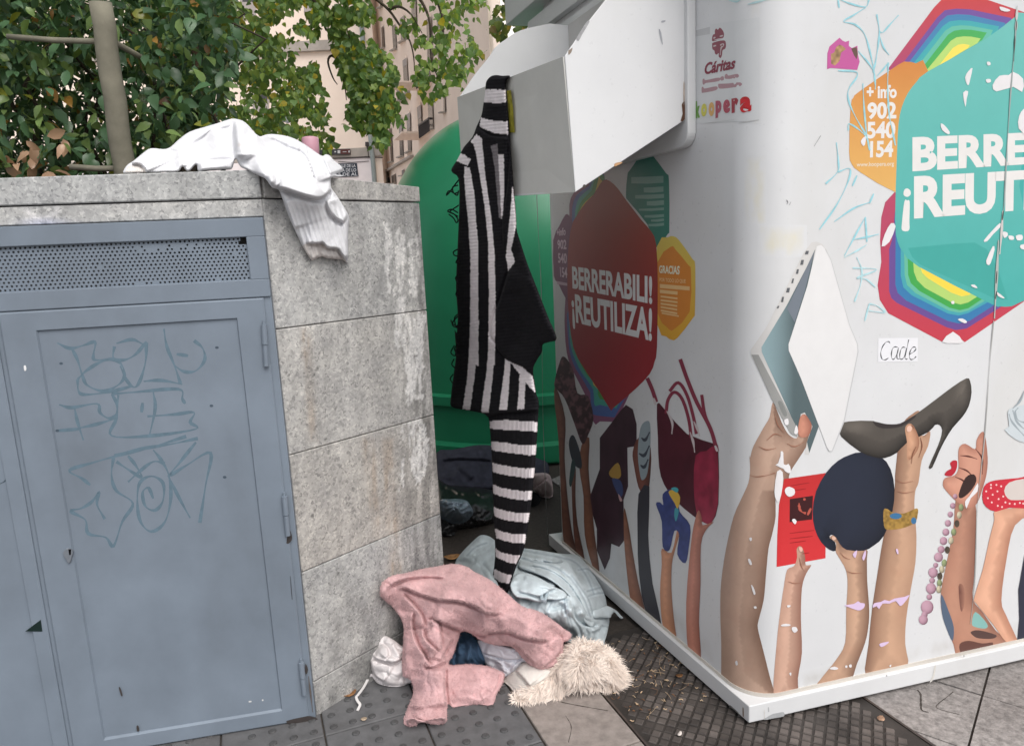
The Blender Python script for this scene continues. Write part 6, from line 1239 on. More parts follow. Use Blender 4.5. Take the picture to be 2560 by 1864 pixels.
robe_f = [('step', [(330, 480), (420, 430), (520, 405), (640, 400), (760, 410)], 10, 0.027, -1, 60), ('step', [(400, 500), (460, 480), (560, 520), (700, 560), (840, 570), (960, 610), (1050, 660), (1160, 650)], 10, 0.035, -1, 70), ('step', [(440, 520), (520, 600), (580, 680), (600, 760)], 9, 0.030, 1, 50), ('step', [(640, 690), (720, 720), (820, 760), (900, 785), (1000, 808), (1060, 810)], 10, 0.041, -1, 70),
          ('step', [(1000, 800), (1100, 790), (1200, 790), (1300, 830), (1420, 850), (1480, 845)], 9, 0.035, -1, 55), ('ridge', [(700, 470), (860, 500), (1000, 570), (1120, 640)], 18, .020), ('ridge', [(860, 400), (960, 460), (1060, 560), (1150, 620)], 16, .016), ('ridge', [(1100, 720), (1200, 690), (1300, 700), (1420, 740), (1500, 790)], 20, .020),
          ('step', [(520, 640), (510, 740), (540, 860), (600, 960), (640, 1040)], 9, 0.035, 1, 60), ('step', [(590, 760), (600, 830), (660, 900), (700, 930)], 9, 0.030, 1, 45), ('step', [(620, 720), (660, 705), (700, 740), (715, 850), (720, 930)], 8, 0.030, 1, 40), ('step', [(800, 830), (760, 900), (730, 960), (720, 1000)], 8, 0.027, 1, 40),
          ('step', [(600, 1030), (660, 1040), (720, 1010), (760, 1000)], 9, 0.030, -1, 45), ('step', [(745, 1040), (740, 1140), (748, 1240), (756, 1320)], 9, 0.046, 1, 55), ('ridge', [(560, 1100), (560, 1220), (540, 1340)], 22, .02), ('ridge', [(680, 1080), (690, 1200), (700, 1340)], 18, .014), ('ridge', [(470, 800), (470, 950), (480, 1060)], 12, .015),
          ('step', [(1210, 900), (1240, 880), (1320, 950), (1400, 1030)], 8, 0.022, -1, 30), ('ridge', [(1400, 760), (1420, 810), (1400, 850)], 8, .014), ('ridge', [(1470, 780), (1480, 830), (1450, 850)], 7, .012), ('step', [(1540, 800), (1570, 850), (1560, 930), (1480, 1010), (1420, 1050)], 7, 0.019, 1, 30), ('ridge', [(1380, 690), (1500, 730), (1600, 790)], 12, .015),
          ('ridge', [(800, 1230), (880, 1190), (960, 1210)], 12, .010), ('ridge', [(1000, 1260), (1060, 1230), (1090, 1180)], 10, .012), ('step', [(1128, 1080), (1112, 1160), (1080, 1230)], 6, 0.011, 1, 20), ('ridge', [(780, 1280), (860, 1250), (960, 1270), (1040, 1280)], 9, .01), ('ridge', [(340, 450), (320, 500), (350, 550)], 10, .015)]
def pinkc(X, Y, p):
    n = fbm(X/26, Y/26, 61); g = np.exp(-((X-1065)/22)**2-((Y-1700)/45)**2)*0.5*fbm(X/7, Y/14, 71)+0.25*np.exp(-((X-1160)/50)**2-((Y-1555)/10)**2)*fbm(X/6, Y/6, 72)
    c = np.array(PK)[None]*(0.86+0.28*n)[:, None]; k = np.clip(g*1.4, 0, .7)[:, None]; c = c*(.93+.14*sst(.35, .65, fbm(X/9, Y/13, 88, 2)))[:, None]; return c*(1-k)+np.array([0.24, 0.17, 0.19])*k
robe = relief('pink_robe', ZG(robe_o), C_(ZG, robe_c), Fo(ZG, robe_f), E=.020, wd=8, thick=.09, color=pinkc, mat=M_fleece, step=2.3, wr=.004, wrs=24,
    wrk=((.014, 170, 46, 24, lambda X, Y: sst(0, 30, (X-1105)+(1560-Y)*.9), 3), (.014, 150, 36, 80, lambda X, Y: sst(20, -20, X-1128)*sst(1500, 1545, Y), 8), (.008, 90, 34, 8, lambda X, Y: sst(1118, 1140, X)*sst(1655, 1668, Y), 12), (.0075, 120, 22, 30, lambda X, Y: sst(0, 30, (X-1105)+(1560-Y)*.9), 25), (.008, 100, 18, 84, lambda X, Y: sst(20, -20, X-1128)*sst(1500, 1545, Y), 27)))
tag(robe, 'dusty pink plush bathrobe thrown over the top of the clothes pile', 'bathrobe')
# openings of the robe's sleeve: dark folds at the cuff
cuffo = relief('cuff', ZG([(470, 1430), (480, 1405), (520, 1398), (560, 1410), (610, 1418), (680, 1398), (738, 1388), (752, 1400), (742, 1438), (660, 1444), (590, 1432), (545, 1440), (520, 1456), (490, 1456)]), C_(ZG, [(480, 1420, 'z', .05), (740, 1400, 'z', .05), (600, 1430, 'z', .04), (500, 1450, 'z', .02), (740, 1438, 'z', .02)]), Fo(ZG, [('step', [(480, 1440), (495, 1412), (530, 1412), (550, 1432)], 5, -.02, 1, 12), ('step', [(600, 1425), (660, 1412), (720, 1405), (740, 1420)], 5, -.02, 1, 12)]), E=.012, wd=7, thick=.02, color=pinkc, mat=M_fleece, step=2.2, wr=.002, parent=robe)
# short plush nap standing on the robe
rv = np.array([v.co for v in robe.data.vertices])+np.array(robe.location); nr_ = len(rv)//2; rn = np.array([v.normal for v in robe.data.vertices]); rc = np.zeros(len(rv)*4, np.float32); robe.data.color_attributes['tint'].data.foreach_get('color', rc); rc = rc.reshape(-1, 4)
nap = MB()
for k in range(26000):
    i = RNG.integers(0, nr_); n = rn[i]; p = rv[i]+RNG.normal(0, .0022, 3); p = p-n*(n@(p-rv[i])); dr = n*.7+RNG.normal(0, .45, 3)+np.array([0, -.1, -.25]); dr /= np.linalg.norm(dr); q = np.cross(dr, CAM-p); q /= np.linalg.norm(q)+1e-9
    L = RNG.uniform(.0025, .0058); wdt = RNG.uniform(.0004, .0009); e_ = p+dr*L; e_[2] = max(e_[2], .010); sh = RNG.uniform(.86, 1.16)
    nap.add([p+q*wdt, p-q*wdt, e_], [(0, 1, 2)], tuple(min(.9, float(v)*sh) for v in rc[i, :3]))
nap.build('nap', M_fleece, robe, col=True)['kind'] = 'stuff'
# shaggy cream fur
FUR = [(1225, 1270), (1262, 1222), (1350, 1172), (1460, 1100), (1500, 1035), (1580, 962), (1622, 905), (1700, 852), (1790, 868), (1850, 885), (1920, 930), (1972, 1000), (2010, 1070), (2024, 1130), (1962, 1186), (1860, 1200), (1700, 1210), (1560, 1240), (1430, 1268), (1300, 1284)]
FC = C_(ZG, [(1230, 1270, 'z', .012), (1300, 1280, 'z', .012), (1460, 1100, 'z', .06), (1580, 965, 'z', .11), (1700, 860, 'z', .13), (1850, 890, 'z', .11), (1970, 1000, 'z', .06), (2020, 1130, 'z', .015), (1860, 1195, 'z', .015), (1560, 1235, 'z', .014), (1700, 1050, 'z', .10), (1400, 1220, 'z', .03), (1850, 1060, 'z', .09)])
FCOL = (0.83, 0.735, 0.67)
fur = relief('fur_hood', ZG(FUR), FC, Fo(ZG, [('ridge', [(1620, 950), (1720, 960), (1850, 1000), (1950, 1080)], 26, .03), ('step', [(1560, 1130), (1700, 1140), (1850, 1120), (1960, 1150)], 16, .02, -1, 40)]), E=.045, wd=18, thick=.06, color=tuple(x*.85 for x in FCOL), mat=M_knit, wr=.01, wrs=16)
tag(fur, 'shaggy cream faux fur hood lying on the ground at the right of the clothes pile', 'fur hood')
bm_t = fur.data; vs = np.array([v.co for v in bm_t.vertices])+np.array(fur.location); nf = len(vs)//2; fn_ = np.array([v.normal for v in bm_t.vertices])
tuft = MB(); cen = vs[:nf].mean(0)
for k in range(7500):
    i = RNG.integers(0, nf); p = vs[i]+RNG.normal(0, .002, 3); n = fn_[i]; 
    if n[2] < -0.3: continue
    cl_ = np.array([vnoise(p[0]*38, p[1]*38, 5)-.5, vnoise(p[0]*38, p[1]*38, 6)-.5, 0])*2.2
    out = (p-cen)*np.array([1, 1, 0.3]); out /= np.linalg.norm(out)+1e-9
    dr = n*0.55+out*0.55+cl_*0.9+np.array([0, -0.25, -0.15])+RNG.normal(0, .25, 3); dr /= np.linalg.norm(dr)
    L = RNG.uniform(.014, .034); wdt = RNG.uniform(.0006, .0015); q = np.cross(dr, CAM-p); q /= np.linalg.norm(q)+1e-9
    cv = np.array([0, 0, -L*.35])+cl_*L*.3; m1 = p+dr*L*.5+cv*.15; m2 = p+dr*L+cv
    for v in (m1, m2): v[2] = max(v[2], .011)
    sh = RNG.uniform(.80, 1.14); c = tuple(min(.95, v) for v in (FCOL[0]*sh, FCOL[1]*sh*.99, FCOL[2]*sh*.97))
    tuft.add([p+q*wdt, p-q*wdt, m1+q*wdt*.9, m1-q*wdt*.9, m2], [(0, 1, 3, 2), (2, 3, 4)], c)
fo_ = tuft.build('pile', M_knit, fur, col=True); fo_['kind'] = 'stuff'
# ---- striped knit cardigan hanging out of the chute
K1 = lambda p: Z(1000, 150, 2.202, p); K2 = lambda p: Z(1000, 800, 2.358, p); K3 = lambda p: Z(1060, 1080, 4.856, p)
out_k = K1([(470, 165), (474, 122), (498, 92), (530, 84), (565, 88), (600, 86), (604, 96), (584, 118), (584, 175), (592, 260), (600, 340), (606, 430), (616, 560), (626, 690), (640, 860), (642, 930), (662, 1000), (705, 1130), (752, 1250), (810, 1400), (863, 1530), (822, 1552), (786, 1566), (780, 1620)])+K2([(838, 145), (836, 190), (812, 228), (786, 282), (792, 360), (802, 430), (818, 480), (813, 600), (806, 720), (796, 860), (786, 960), (776, 1060), (760, 1190), (740, 1310), (720, 1380), (690, 1440), (656, 1540), (640, 1590), (612, 1635), (560, 1560), (545, 1520), (560, 1400), (556, 1200), (546, 980), (540, 800), (526, 600), (512, 566), (480, 546), (372, 528), (302, 508), (300, 450), (312, 350), (330, 200), (322, 60)])+K1([(312, 1500), (318, 1400), (308, 1250), (316, 1050), (326, 800), (322, 655), (290, 622), (284, 598), (318, 545), (350, 482), (398, 425), (420, 370), (448, 305), (460, 235)])
whites = [K1([(470, 163), (582, 163), (584, 232), (540, 240), (456, 232)]), K1([(444, 318), (520, 336), (592, 338), (596, 412), (520, 402), (438, 368)]), K1([(318, 512), (352, 520), (390, 548), (374, 584), (312, 556)]),
          K1([(356, 590), (384, 590), (410, 740), (420, 900), (430, 1000), (432, 1680), (384, 1680), (388, 1100), (376, 900), (360, 740), (354, 640)]), K1([(388, 452), (420, 408), (450, 430), (470, 640), (500, 850), (520, 1050), (526, 1300), (522, 1680), (484, 1680), (490, 1300), (485, 1000), (465, 800), (440, 640), (420, 520), (404, 462)]),
          K1([(540, 520), (571, 520), (574, 700), (566, 850), (558, 882), (550, 700)]), K1([(620, 690), (640, 860), (642, 900), (612, 1040), (632, 1110), (597, 1162), (583, 1080), (596, 950)]),
          K2([(414, 0), (466, 0), (452, 200), (440, 330), (412, 528), (368, 526), (396, 350), (406, 200)]), K2([(524, 0), (562, 0), (560, 150), (550, 300), (522, 546), (478, 541), (510, 300), (526, 100)]), K2([(620, 228), (652, 250), (642, 400), (632, 530), (584, 532), (600, 400), (614, 300)]), K2([(704, 320), (740, 340), (732, 524), (690, 526), (700, 420)]),
          K2([(648, 246), (722, 276), (782, 330), (802, 432), (770, 402), (700, 312)]), K2([(526, 594), (620, 588), (812, 600), (809, 656), (700, 650), (530, 640)]),
          K3([(812, 116), (980, 124), (1100, 145), (1200, 158), (1368, 155), (1362, 266), (1290, 280), (1000, 245), (860, 226), (818, 206)]), K3([(828, 368), (880, 384), (1040, 415), (1200, 440), (1348, 435), (1340, 550), (1240, 555), (1050, 530), (900, 500), (836, 480)]), K3([(836, 628), (900, 664), (1050, 695), (1200, 715), (1316, 712), (1308, 820), (1230, 826), (1050, 805), (900, 766), (842, 740)]),
          K3([(846, 898), (900, 930), (1040, 965), (1130, 978), (1284, 980), (1266, 1090), (1160, 1091), (1000, 1065), (880, 1030), (848, 1000)]), K3([(858, 1163), (950, 1205), (1080, 1235), (1238, 1240), (1228, 1346), (1120, 1343), (980, 1320), (878, 1280)]), K3([(866, 1408), (950, 1460), (1060, 1485), (1168, 1495), (1124, 1596), (1020, 1580), (920, 1535), (870, 1510)]), K2([(556, 1466), (600, 1488), (660, 1504), (642, 1552), (590, 1541), (552, 1516)])]
greys = [K1([(500, 470), (536, 464), (548, 600), (556, 880), (544, 862), (522, 600)])]
dust = K1([(312, 1400), (330, 1400), (330, 1700), (300, 1700)])
def stripes(X, Y, p):
    jx = X+1.3*(vnoise(X/3, Y/5, 7)-.5); jy = Y+1.3*(vnoise(X/5, Y/3, 8)-.5)
    c = np.tile(np.array([0.0105, 0.0098, 0.0120]), (len(X), 1))*(0.7+0.7*fbm(X/6, Y/6, 2))[:, None]
    for q in greys: m = inside(q, jx, jy); c[m] = np.array([0.20, 0.18, 0.19])
    for q in whites:
        m = inside(q, jx, jy); c[m] = (np.array([0.80, 0.735, 0.75])[None]*(0.9+0.2*fbm(X/8, Y/8, 4))[:, None])[m]
    return c
sleeve_top = K2([(0, 545)])[0][1]
def knit_extra(X, Y, d):
    low = sst(sleeve_top-6, sleeve_top+6, Y)
    xm = np.interp(Y, [1030, 1200, 1400, 1490], [1284, 1283, 1276, 1260])
    hw = np.interp(Y, [1030, 1200, 1400, 1490], [62, 52, 34, 18])
    u = np.clip((X-xm)/hw, -1, 1)
    return low*(0.05*np.sqrt(1-u*u*0.98)-0.03+0.0020*np.cos(2*math.pi*np.arcsin(u)*hw/11))+(1-low)*0.0016*np.cos(2*math.pi*(Y+0.1*X)/8.5)
kn = relief('striped_cardigan', out_k, [(*K1([(540, 90)])[0], 'C', .02), (*K1([(530, 130)])[0], 'C', .02), (*K1([(470, 200)])[0], 'C', .02), (*K1([(590, 400)])[0], 'C', .025), (*K1([(300, 600)])[0], 'C', .05), (*K1([(500, 600)])[0], 'C', .035), (*K1([(630, 700)])[0], 'C', .03), (*K1([(320, 1200)])[0], 'C', .06), (*K1([(560, 1200)])[0], 'C', .05), (*K1([(860, 1530)])[0], 'C', .05), (*K2([(310, 500)])[0], 'C', .05), (*K2([(560, 500)])[0], 'C', .05), (*K2([(810, 480)])[0], 'C', .05), (*K2([(680, 900)])[0], 'y', 2.36), (*K2([(640, 1300)])[0], 'y', 2.34), (*K2([(610, 1600)])[0], 'z', .27)],
    [('step', K2([(302, 512), (372, 532), (480, 550), (520, 566), (600, 548), (720, 540), (818, 530)]), 8, .030, -1, 60), ('step', K1([(630, 1115), (600, 1165), (560, 1290), (500, 1490), (530, 1560), (545, 1600)])+K2([(640, 232), (720, 274), (790, 330)]), 8, .030, -1, 70), ('step', K1([(600, 430), (604, 560), (590, 720), (566, 880), (570, 1050)]), 8, .018, -1, 45), ('ridge', K1([(440, 640), (480, 900), (500, 1300), (505, 1600)]), 20, .016), ('ridge', K1([(370, 640), (400, 1000), (405, 1600)]), 16, .014), ('step', K1([(425, 372), (500, 420), (596, 425)]), 8, .016, 1, 40),
     ('ridge', K1([(660, 1050), (720, 1250), (790, 1450), (850, 1520)]), 18, .02), ('ridge', K1([(640, 1250), (660, 1400), (640, 1600)]), 22, -.015), ('step', K1([(455, 235), (520, 250), (590, 240)]), 7, .004, 1, 20)], E=.03, wd=13, thick=.05, color=stripes, mat=M_knit, step=2.2, wr=.004, wrs=40, extra=knit_extra, floor=True, zmin=.2)
tag(kn, 'black and white striped knit cardigan hanging from the chute down onto the clothes pile', 'cardigan')
yarn_m = mat_plain('black_yarn', (0.012, 0.011, 0.013), 0.95, 0.1)
def kp(a, b, off=.07): return chute_plane(*K1([(a, b)])[0], off)
for lp in ([(334, 655), (322, 662), (300, 690), (275, 725), (255, 745), (270, 720), (300, 735), (315, 730)], [(318, 690), (290, 700), (295, 730), (315, 745), (322, 720)], [(322, 800), (300, 815), (275, 835), (300, 850), (320, 880), (310, 895), (295, 870), (270, 850)], [(318, 840), (285, 822), (262, 832), (290, 845), (318, 860)], [(322, 1040), (295, 1055), (300, 1075), (322, 1080)],
           [(320, 1090), (308, 1115), (325, 1115)], [(318, 1410), (292, 1440), (290, 1460), (310, 1470), (328, 1440)], [(316, 1400), (300, 1420), (310, 1470), (326, 1470)], [(318, 1560), (300, 1590), (315, 1620)], [(322, 1180), (306, 1200), (318, 1230)], [(318, 1260), (308, 1290), (322, 1310)]):
    mb = MB(); mb.tube([kp(*q) for q in smooth_poly(lp, 4, False)], .0026, 5); mb.build('loose_yarn', yarn_m, kn)
for lp in ([(300, 0), (310, 20), (335, 35)], [(320, 150), (300, 190), (325, 210), (330, 170)], [(318, 230), (305, 260), (322, 280)], [(312, 320), (296, 345), (310, 370)]):
    mb = MB(); mb.tube([chute_plane(*K2([q])[0], .055) for q in smooth_poly(lp, 4, False)], .0026, 5); mb.build('loose_yarn', yarn_m, kn)
yt = MB(); P = [chute_plane(*q, .006) for q in K1([(588, 170), (610, 166), (622, 260), (632, 400), (604, 400)])]; nn = P[0]-chute_plane(*K1([(588, 170)])[0], 0.0); yt.slab(P, nn*0.5)
ysc = yt.build('yellow_cloth', mat_plain('yellow_cloth', (0.28, 0.25, 0.03), 0.8, 0.2, 0.5, 60), None, loc=P[0]); tag(ysc, 'strip of yellow and black cloth hanging beside the striped cardigan on the chute lip', 'cloth')
# ---- white sweater on the wall
ZW = lambda p: Z(300, 280, 3.658, p)
ws_o = [(32, 535), (70, 482), (130, 442), (240, 352), (300, 332), (400, 340), (462, 320), (540, 250), (640, 180), (800, 130), (900, 100), (990, 70), (1045, 62), (1120, 80), (1182, 130), (1232, 190), (1282, 224), (1340, 206), (1420, 204), (1560, 230), (1680, 290), (1780, 360), (1848, 402), (1880, 388), (1920, 400), (1962, 450), (2028, 500), (2030, 540), (1975, 572), (2046, 580), (1990, 598), (1932, 604), (1930, 680), (1944, 712), (2000, 790), (2060, 890), (2096, 965), (2090, 1050), (2086, 1150), (2082, 1372), (2030, 1350), (1900, 1340), (1842, 1322), (1765, 1356), (1740, 1340), (1702, 1285), (1660, 1210), (1600, 1080), (1540, 950), (1480, 780), (1450, 712), (1390, 690), (1330, 612), (1262, 580), (1160, 530), (1100, 500), (1062, 432), (1042, 465), (1020, 522), (940, 530), (820, 538), (720, 545), (702, 485), (672, 500), (640, 535), (608, 538), (570, 500), (530, 546), (400, 552), (262, 556), (140, 560), (40, 562)]
ws_c = [(40, 550, 'A', -.03), (260, 552, 'A', -.012), (540, 535, 'A', -.012), (720, 540, 'A', -.01), (1020, 518, 'A', -.01), (300, 340, 'A', -.09), (640, 190, 'A', -.13), (1040, 70, 'A', -.15), (700, 380, 'A', -.06), (1160, 525, 'A', .02), (1270, 580, 'A', .03), (1390, 685, 'B', .05), (1450, 715, 'B', .05), (1540, 950, 'B', .035), (1700, 1270, 'B', .03), (1840, 1320, 'B', .03), (2078, 1365, 'B', .03), (2090, 1000, 'B', .04), (1990, 790, 'B', .04), (1800, 1000, 'B', .05), (1700, 730, 'B', .09), (1910, 690, 'B', .07), (1930, 520, 'B', .00), (2030, 520, 'B', -.03), (2040, 580, 'B', .00), (1880, 395, 'B', -.06), (1680, 295, 'B', -.12), (1420, 210, 'B', -.18), (1240, 200, 'A', -.12), (1250, 420, 'A', -.01), (1500, 450, 'B', .01), (1600, 560, 'B', .05)]
ws_f = [('step', [(1046, 66), (1048, 180), (1056, 300), (1062, 430)], 18, .030, -1, 60), ('ridge', [(1110, 100), (1105, 200), (1110, 320), (1160, 440)], 16, .03), ('ridge', [(1200, 170), (1262, 320), (1300, 480), (1360, 600), (1420, 690)], 20, .028), ('step', [(1330, 215), (1430, 255), (1530, 305), (1640, 345), (1700, 400), (1740, 480), (1770, 570), (1802, 662)], 16, .026, -1, 60),
        ('step', [(1420, 690), (1500, 702), (1600, 735), (1700, 765), (1800, 790), (1880, 770), (1926, 690)], 14, .05, -1, 90), ('ridge', [(1520, 312), (1580, 318), (1640, 350)], 9, .012), ('ridge', [(1880, 420), (1890, 520), (1920, 620)], 22, .025), ('step', [(1850, 400), (1880, 470), (1925, 580)], 12, .02, -1, 40), ('step', [(1880, 790), (1905, 880), (1960, 960), (2060, 1020)], 14, .028, -1, 50),
        ('step', [(700, 470), (780, 462), (900, 450), (1010, 445), (1040, 430)], 10, .016, 1, 30), ('ridge', [(720, 500), (840, 490), (1000, 470)], 6, .008), ('ridge', [(720, 525), (840, 515), (1000, 500)], 6, .008), ('ridge', [(560, 330), (560, 430), (590, 510)], 14, .012), ('ridge', [(720, 230), (760, 300), (720, 430)], 30, -.02), ('ridge', [(960, 120), (1000, 260), (1010, 400)], 20, -.02), ('ridge', [(480, 330), (470, 440), (470, 530)], 16, -.012),
        ('step', [(1690, 1196), (1800, 1202), (1856, 1196), (1900, 1240), (1985, 1248), (2030, 1300), (2080, 1368)], 9, .030, -1, 60), ('step', [(1600, 1080), (1560, 960), (1500, 800)], 12, .015, 1, 40), ('ridge', [(1840, 1210), (1842, 1320)], 5, -.01), ('ridge', [(1380, 560), (1400, 650), (1440, 690)], 12, .02), ('step', [(100, 470), (180, 475), (230, 520), (250, 556)], 10, .026, -1, 40)]
def ws_x(X, Y, d):
    lx, ly = (X-300)*3.658, (Y-280)*3.658
    u = lx-(ly-800)*0.30; cuffm = sst(800, 900, ly)*(lx > 1500); a = .0030*np.cos(2*math.pi*u/46)*cuffm
    m2 = sst(545, 470, lx)*(ly < 560); return a+.0016*np.cos(2*math.pi*(lx*0.9+ly*0.3)/22)*m2
def wsc(X, Y, p):
    lx, ly = (X-300)*3.658, (Y-280)*3.658; c = np.tile(np.array([0.70, 0.70, 0.725]), (len(X), 1))*(0.96+0.08*fbm(X/20, Y/20, 14))[:, None]
    edge = inside([(1690, 1205), (1800, 1210), (1856, 1204), (1900, 1248), (1985, 1256), (2075, 1372), (1700, 1400), (1600, 1300)], lx, ly); c[edge] *= np.array([0.92, 0.86, 0.80])
    cm = inside([(40, 555), (80, 490), (180, 485), (225, 520), (245, 560)], lx, ly); c[cm] *= np.array([0.98, 0.92, 0.84])
    st = np.exp(-((lx-1095)/22)**2-((ly-300)/20)**2)*.35; return c*(1-st[:, None]*np.array([.4, .5, .6]))
wsw = relief('white_sweater', ZW(ws_o), C_(ZW, ws_c), Fo(ZW, ws_f), E=.024, wd=9, thick=.07, color=wsc, mat=M_knit, step=2.1, wr=.003, wrs=26, extra=ws_x, floor=False, wrk=((.011, 120, 44, 62, lambda X, Y: sst(470, 560, X)*sst(560, 500, Y), 41), (.006, 80, 32, 100, lambda X, Y: sst(560, 480, X), 43)))
tag(wsw, 'thick white sweater slumped on top of the stone wall with one ribbed sleeve hanging over', 'sweater')
# small pink beaker behind the sweater
pc = at_y(*ZW([(1745, 330)])[0], 2.62); mb = MB(); pr2 = [(0.024, -.03), (0.028, -.024), (0.0295, 0.0), (0.030, .03), (0.027, .036), (0.018, .0385)]
mb.lathe((pc[0], pc[1]), [(a, pc[2]+b_) for a, b_ in pr2], 28)
tag(mb.build('pink_beaker', mat_plain('pink_plastic', (0.62, 0.33, 0.40), 0.45, 0.4, 0.05), None, True, loc=(pc[0], pc[1], pc[2]-.03)), 'small pale pink plastic beaker standing behind the white sweater on the wall', 'beaker')
# ---- bags and clothes far back by the igloo
def crumple(c, seed=0, a=.6):
    c = np.array(c)
    return lambda X, Y, p: c[None]*(1-a/2+a*fbm(X/10, Y/10, seed))[:, None]
nav = relief('navy_coat', K3([(150, 250), (350, 212), (600, 160), (800, 158), (1000, 200), (1250, 260), (1400, 325), (1500, 370), (1510, 520), (1340, 560), (1000, 640), (840, 700), (500, 700), (300, 680), (160, 640)]), C_(K3, [(150, 250, 'y', 4.42), (600, 165, 'y', 4.45), (1000, 210, 'y', 4.44), (1480, 380, 'y', 4.40), (840, 690, 'y', 4.02), (300, 660, 'y', 4.02), (1400, 540, 'y', 4.22), (700, 400, 'y', 4.2)]),
    Fo(K3, [('step', [(200, 350), (400, 320), (700, 330), (840, 350)], 6, .04, -1, 30), ('ridge', [(400, 420), (520, 470), (600, 560)], 9, .04), ('ridge', [(220, 520), (300, 550), (380, 530), (420, 460)], 6, .03), ('ridge', [(640, 240), (780, 260)], 10, .03)]), E=.08, wd=14, thick=.2, color=crumple((0.040, 0.041, 0.058), 3), mat=M_coat, wr=.02, wrs=16, step=3.2)
tag(nav, 'dark navy coat heaped against the green igloo behind the striped sleeve', 'coat')
blk = relief('black_bag', K3([(150, 600), (300, 640), (520, 655), (840, 700), (1000, 760), (1080, 900), (1050, 1040), (850, 1090), (620, 1150), (480, 1165), (400, 1190), (360, 1250), (250, 1255), (160, 1200)]), C_(K3, [(160, 620, 'y', 3.98), (520, 660, 'y', 3.98), (1000, 770, 'y', 3.94), (850, 1090, 'z', .02), (620, 1150, 'z', .02), (330, 1245, 'z', .02), (600, 850, 'z', .14), (300, 900, 'z', .12)]),
    Fo(K3, [('ridge', [(250, 650), (340, 680), (420, 720), (540, 740)], 6, .05), ('ridge', [(620, 690), (700, 760), (760, 740), (840, 710)], 6, .05), ('ridge', [(600, 1060), (720, 1075), (850, 1050)], 5, .03), ('ridge', [(640, 1120), (720, 1140), (850, 1100)], 5, .025)]), E=.08, wd=12, thick=.2, color=(0.014, 0.0135, 0.014), mat=M_bag, wr=.03, wrs=14, step=3)
tag(blk, 'torn black bin bag lying on the ground behind the stone wall', 'rubbish bag')
blu = relief('blue_bag', K3([(190, 830), (300, 812), (420, 808), (520, 832), (580, 915), (606, 1000), (594, 1085), (520, 1112), (400, 1150), (260, 1090), (190, 1040)]), C_(K3, [(190, 840, 'z', .24), (420, 812, 'z', .24), (580, 920, 'z', .16), (590, 1085, 'z', .03), (400, 1145, 'z', .03), (200, 1040, 'z', .09), (400, 960, 'z', .22)]),
    Fo(K3, [('ridge', [(250, 880), (360, 850), (480, 870)], 4, .03), ('ridge', [(250, 950), (340, 900), (440, 930), (540, 900)], 4, .03), ('ridge', [(250, 1040), (330, 960), (380, 930)], 4, .035), ('ridge', [(440, 1000), (520, 960), (590, 960)], 4, .03), ('ridge', [(380, 880), (420, 960), (470, 1040)], 4, .025)]), E=.05, wd=9, thick=.1, color=crumple((0.20, 0.25, 0.30), 7, .9), mat=M_bag, wr=.03, wrs=9, step=2.2)
tag(blu, 'crumpled blue grey plastic bag on the ground beside the end of the stone wall', 'plastic bag')
pkc = relief('pink_cloth', K3([(1250, 500), (1340, 498), (1480, 494), (1545, 560), (1560, 780), (1420, 785), (1350, 725), (1300, 640)]), C_(K3, [(1280, 510, 'z', .22), (1500, 500, 'z', .20), (1420, 780, 'z', .015), (1540, 780, 'z', .015), (1400, 640, 'z', .15)]), Fo(K3, [('step', [(1340, 690), (1400, 640), (1500, 560)], 5, .04, 1, 20), ('ridge', [(1330, 715), (1420, 705)], 5, .03)]), E=.04, wd=8, thick=.1, color=(0.44, 0.345, 0.34), mat=M_jersey, wr=.01, wrs=10, step=2.5)
tag(pkc, 'pale pink and beige cloth bundled on the ground behind the white container corner', 'cloth')
bit = relief('black_cloth', K3([(1240, 720), (1345, 728), (1428, 812), (1362, 892), (1280, 892), (1230, 800)]), C_(K3, [(1250, 730, 'z', .10), (1420, 812, 'z', .03), (1360, 888, 'z', .014), (1250, 880, 'z', .014)]), [], E=.03, wd=7, thick=.05, color=(0.008, 0.008, 0.009), mat=M_coat, wr=.01, step=2.6)
tag(bit, 'small black cloth scrap on the ground in front of the pale pink cloth', 'cloth')
# litter
M_dry = mat_plain('dry_leaf', (0.20, 0.10, 0.045), 0.85, 0.2, 0.45, 60); M_tan = mat_plain('tan_leaf', (0.42, 0.33, 0.24), 0.85, 0.2, 0.3, 60)
def flake(name, px, py, L, W_, rot, mat, label, z0=.0095, curl=.35):
    c = on_z(z0, px, py); V = []; Fc = []; n = 7
    for i in range(n):
        t = i/(n-1)*2-1; hw = W_*(1-t*t)**.7+.0004
        for s in (-1, 0, 1):
            x, y = t*L/2, s*hw; z = curl*L*(t*t*.35+.5*(abs(s)*hw/L)**1)+.0006+.002*math.sin(5*t+s)**2
            V.append((c[0]+x*math.cos(rot)-y*math.sin(rot), c[1]+x*math.sin(rot)+y*math.cos(rot), z0+z))
    for i in range(n-1):
        for s in range(2): a = i*3+s; Fc.append((a, a+1, a+4, a+3))
    o = mesh_obj(name, V, Fc, mat, None, True, loc=(c[0], c[1], z0)); sd_ = o.modifiers.new('thick', 'SOLIDIFY'); sd_.thickness = .0012
    return tag(o, label, 'leaf')
flake('fallen_leaf', *ZG([(68, 1235)])[0], .05, .016, 0.6, M_dry, 'curled brown leaf in the corner at the foot of the stone wall')
flake('fallen_leaf', *ZG([(795, 272)])[0], .08, .028, 0.2, mat_plain('orange_leaf', (0.36, 0.19, 0.08), .85, .2, .5, 40), 'orange brown dry leaf beside the wall behind the pink robe', curl=.5)
flake('fallen_leaf', *ZG([(170, 1412)])[0], .020, .008, 0.1, M_tan, 'pale tan leaf scrap on the studded grey paving')
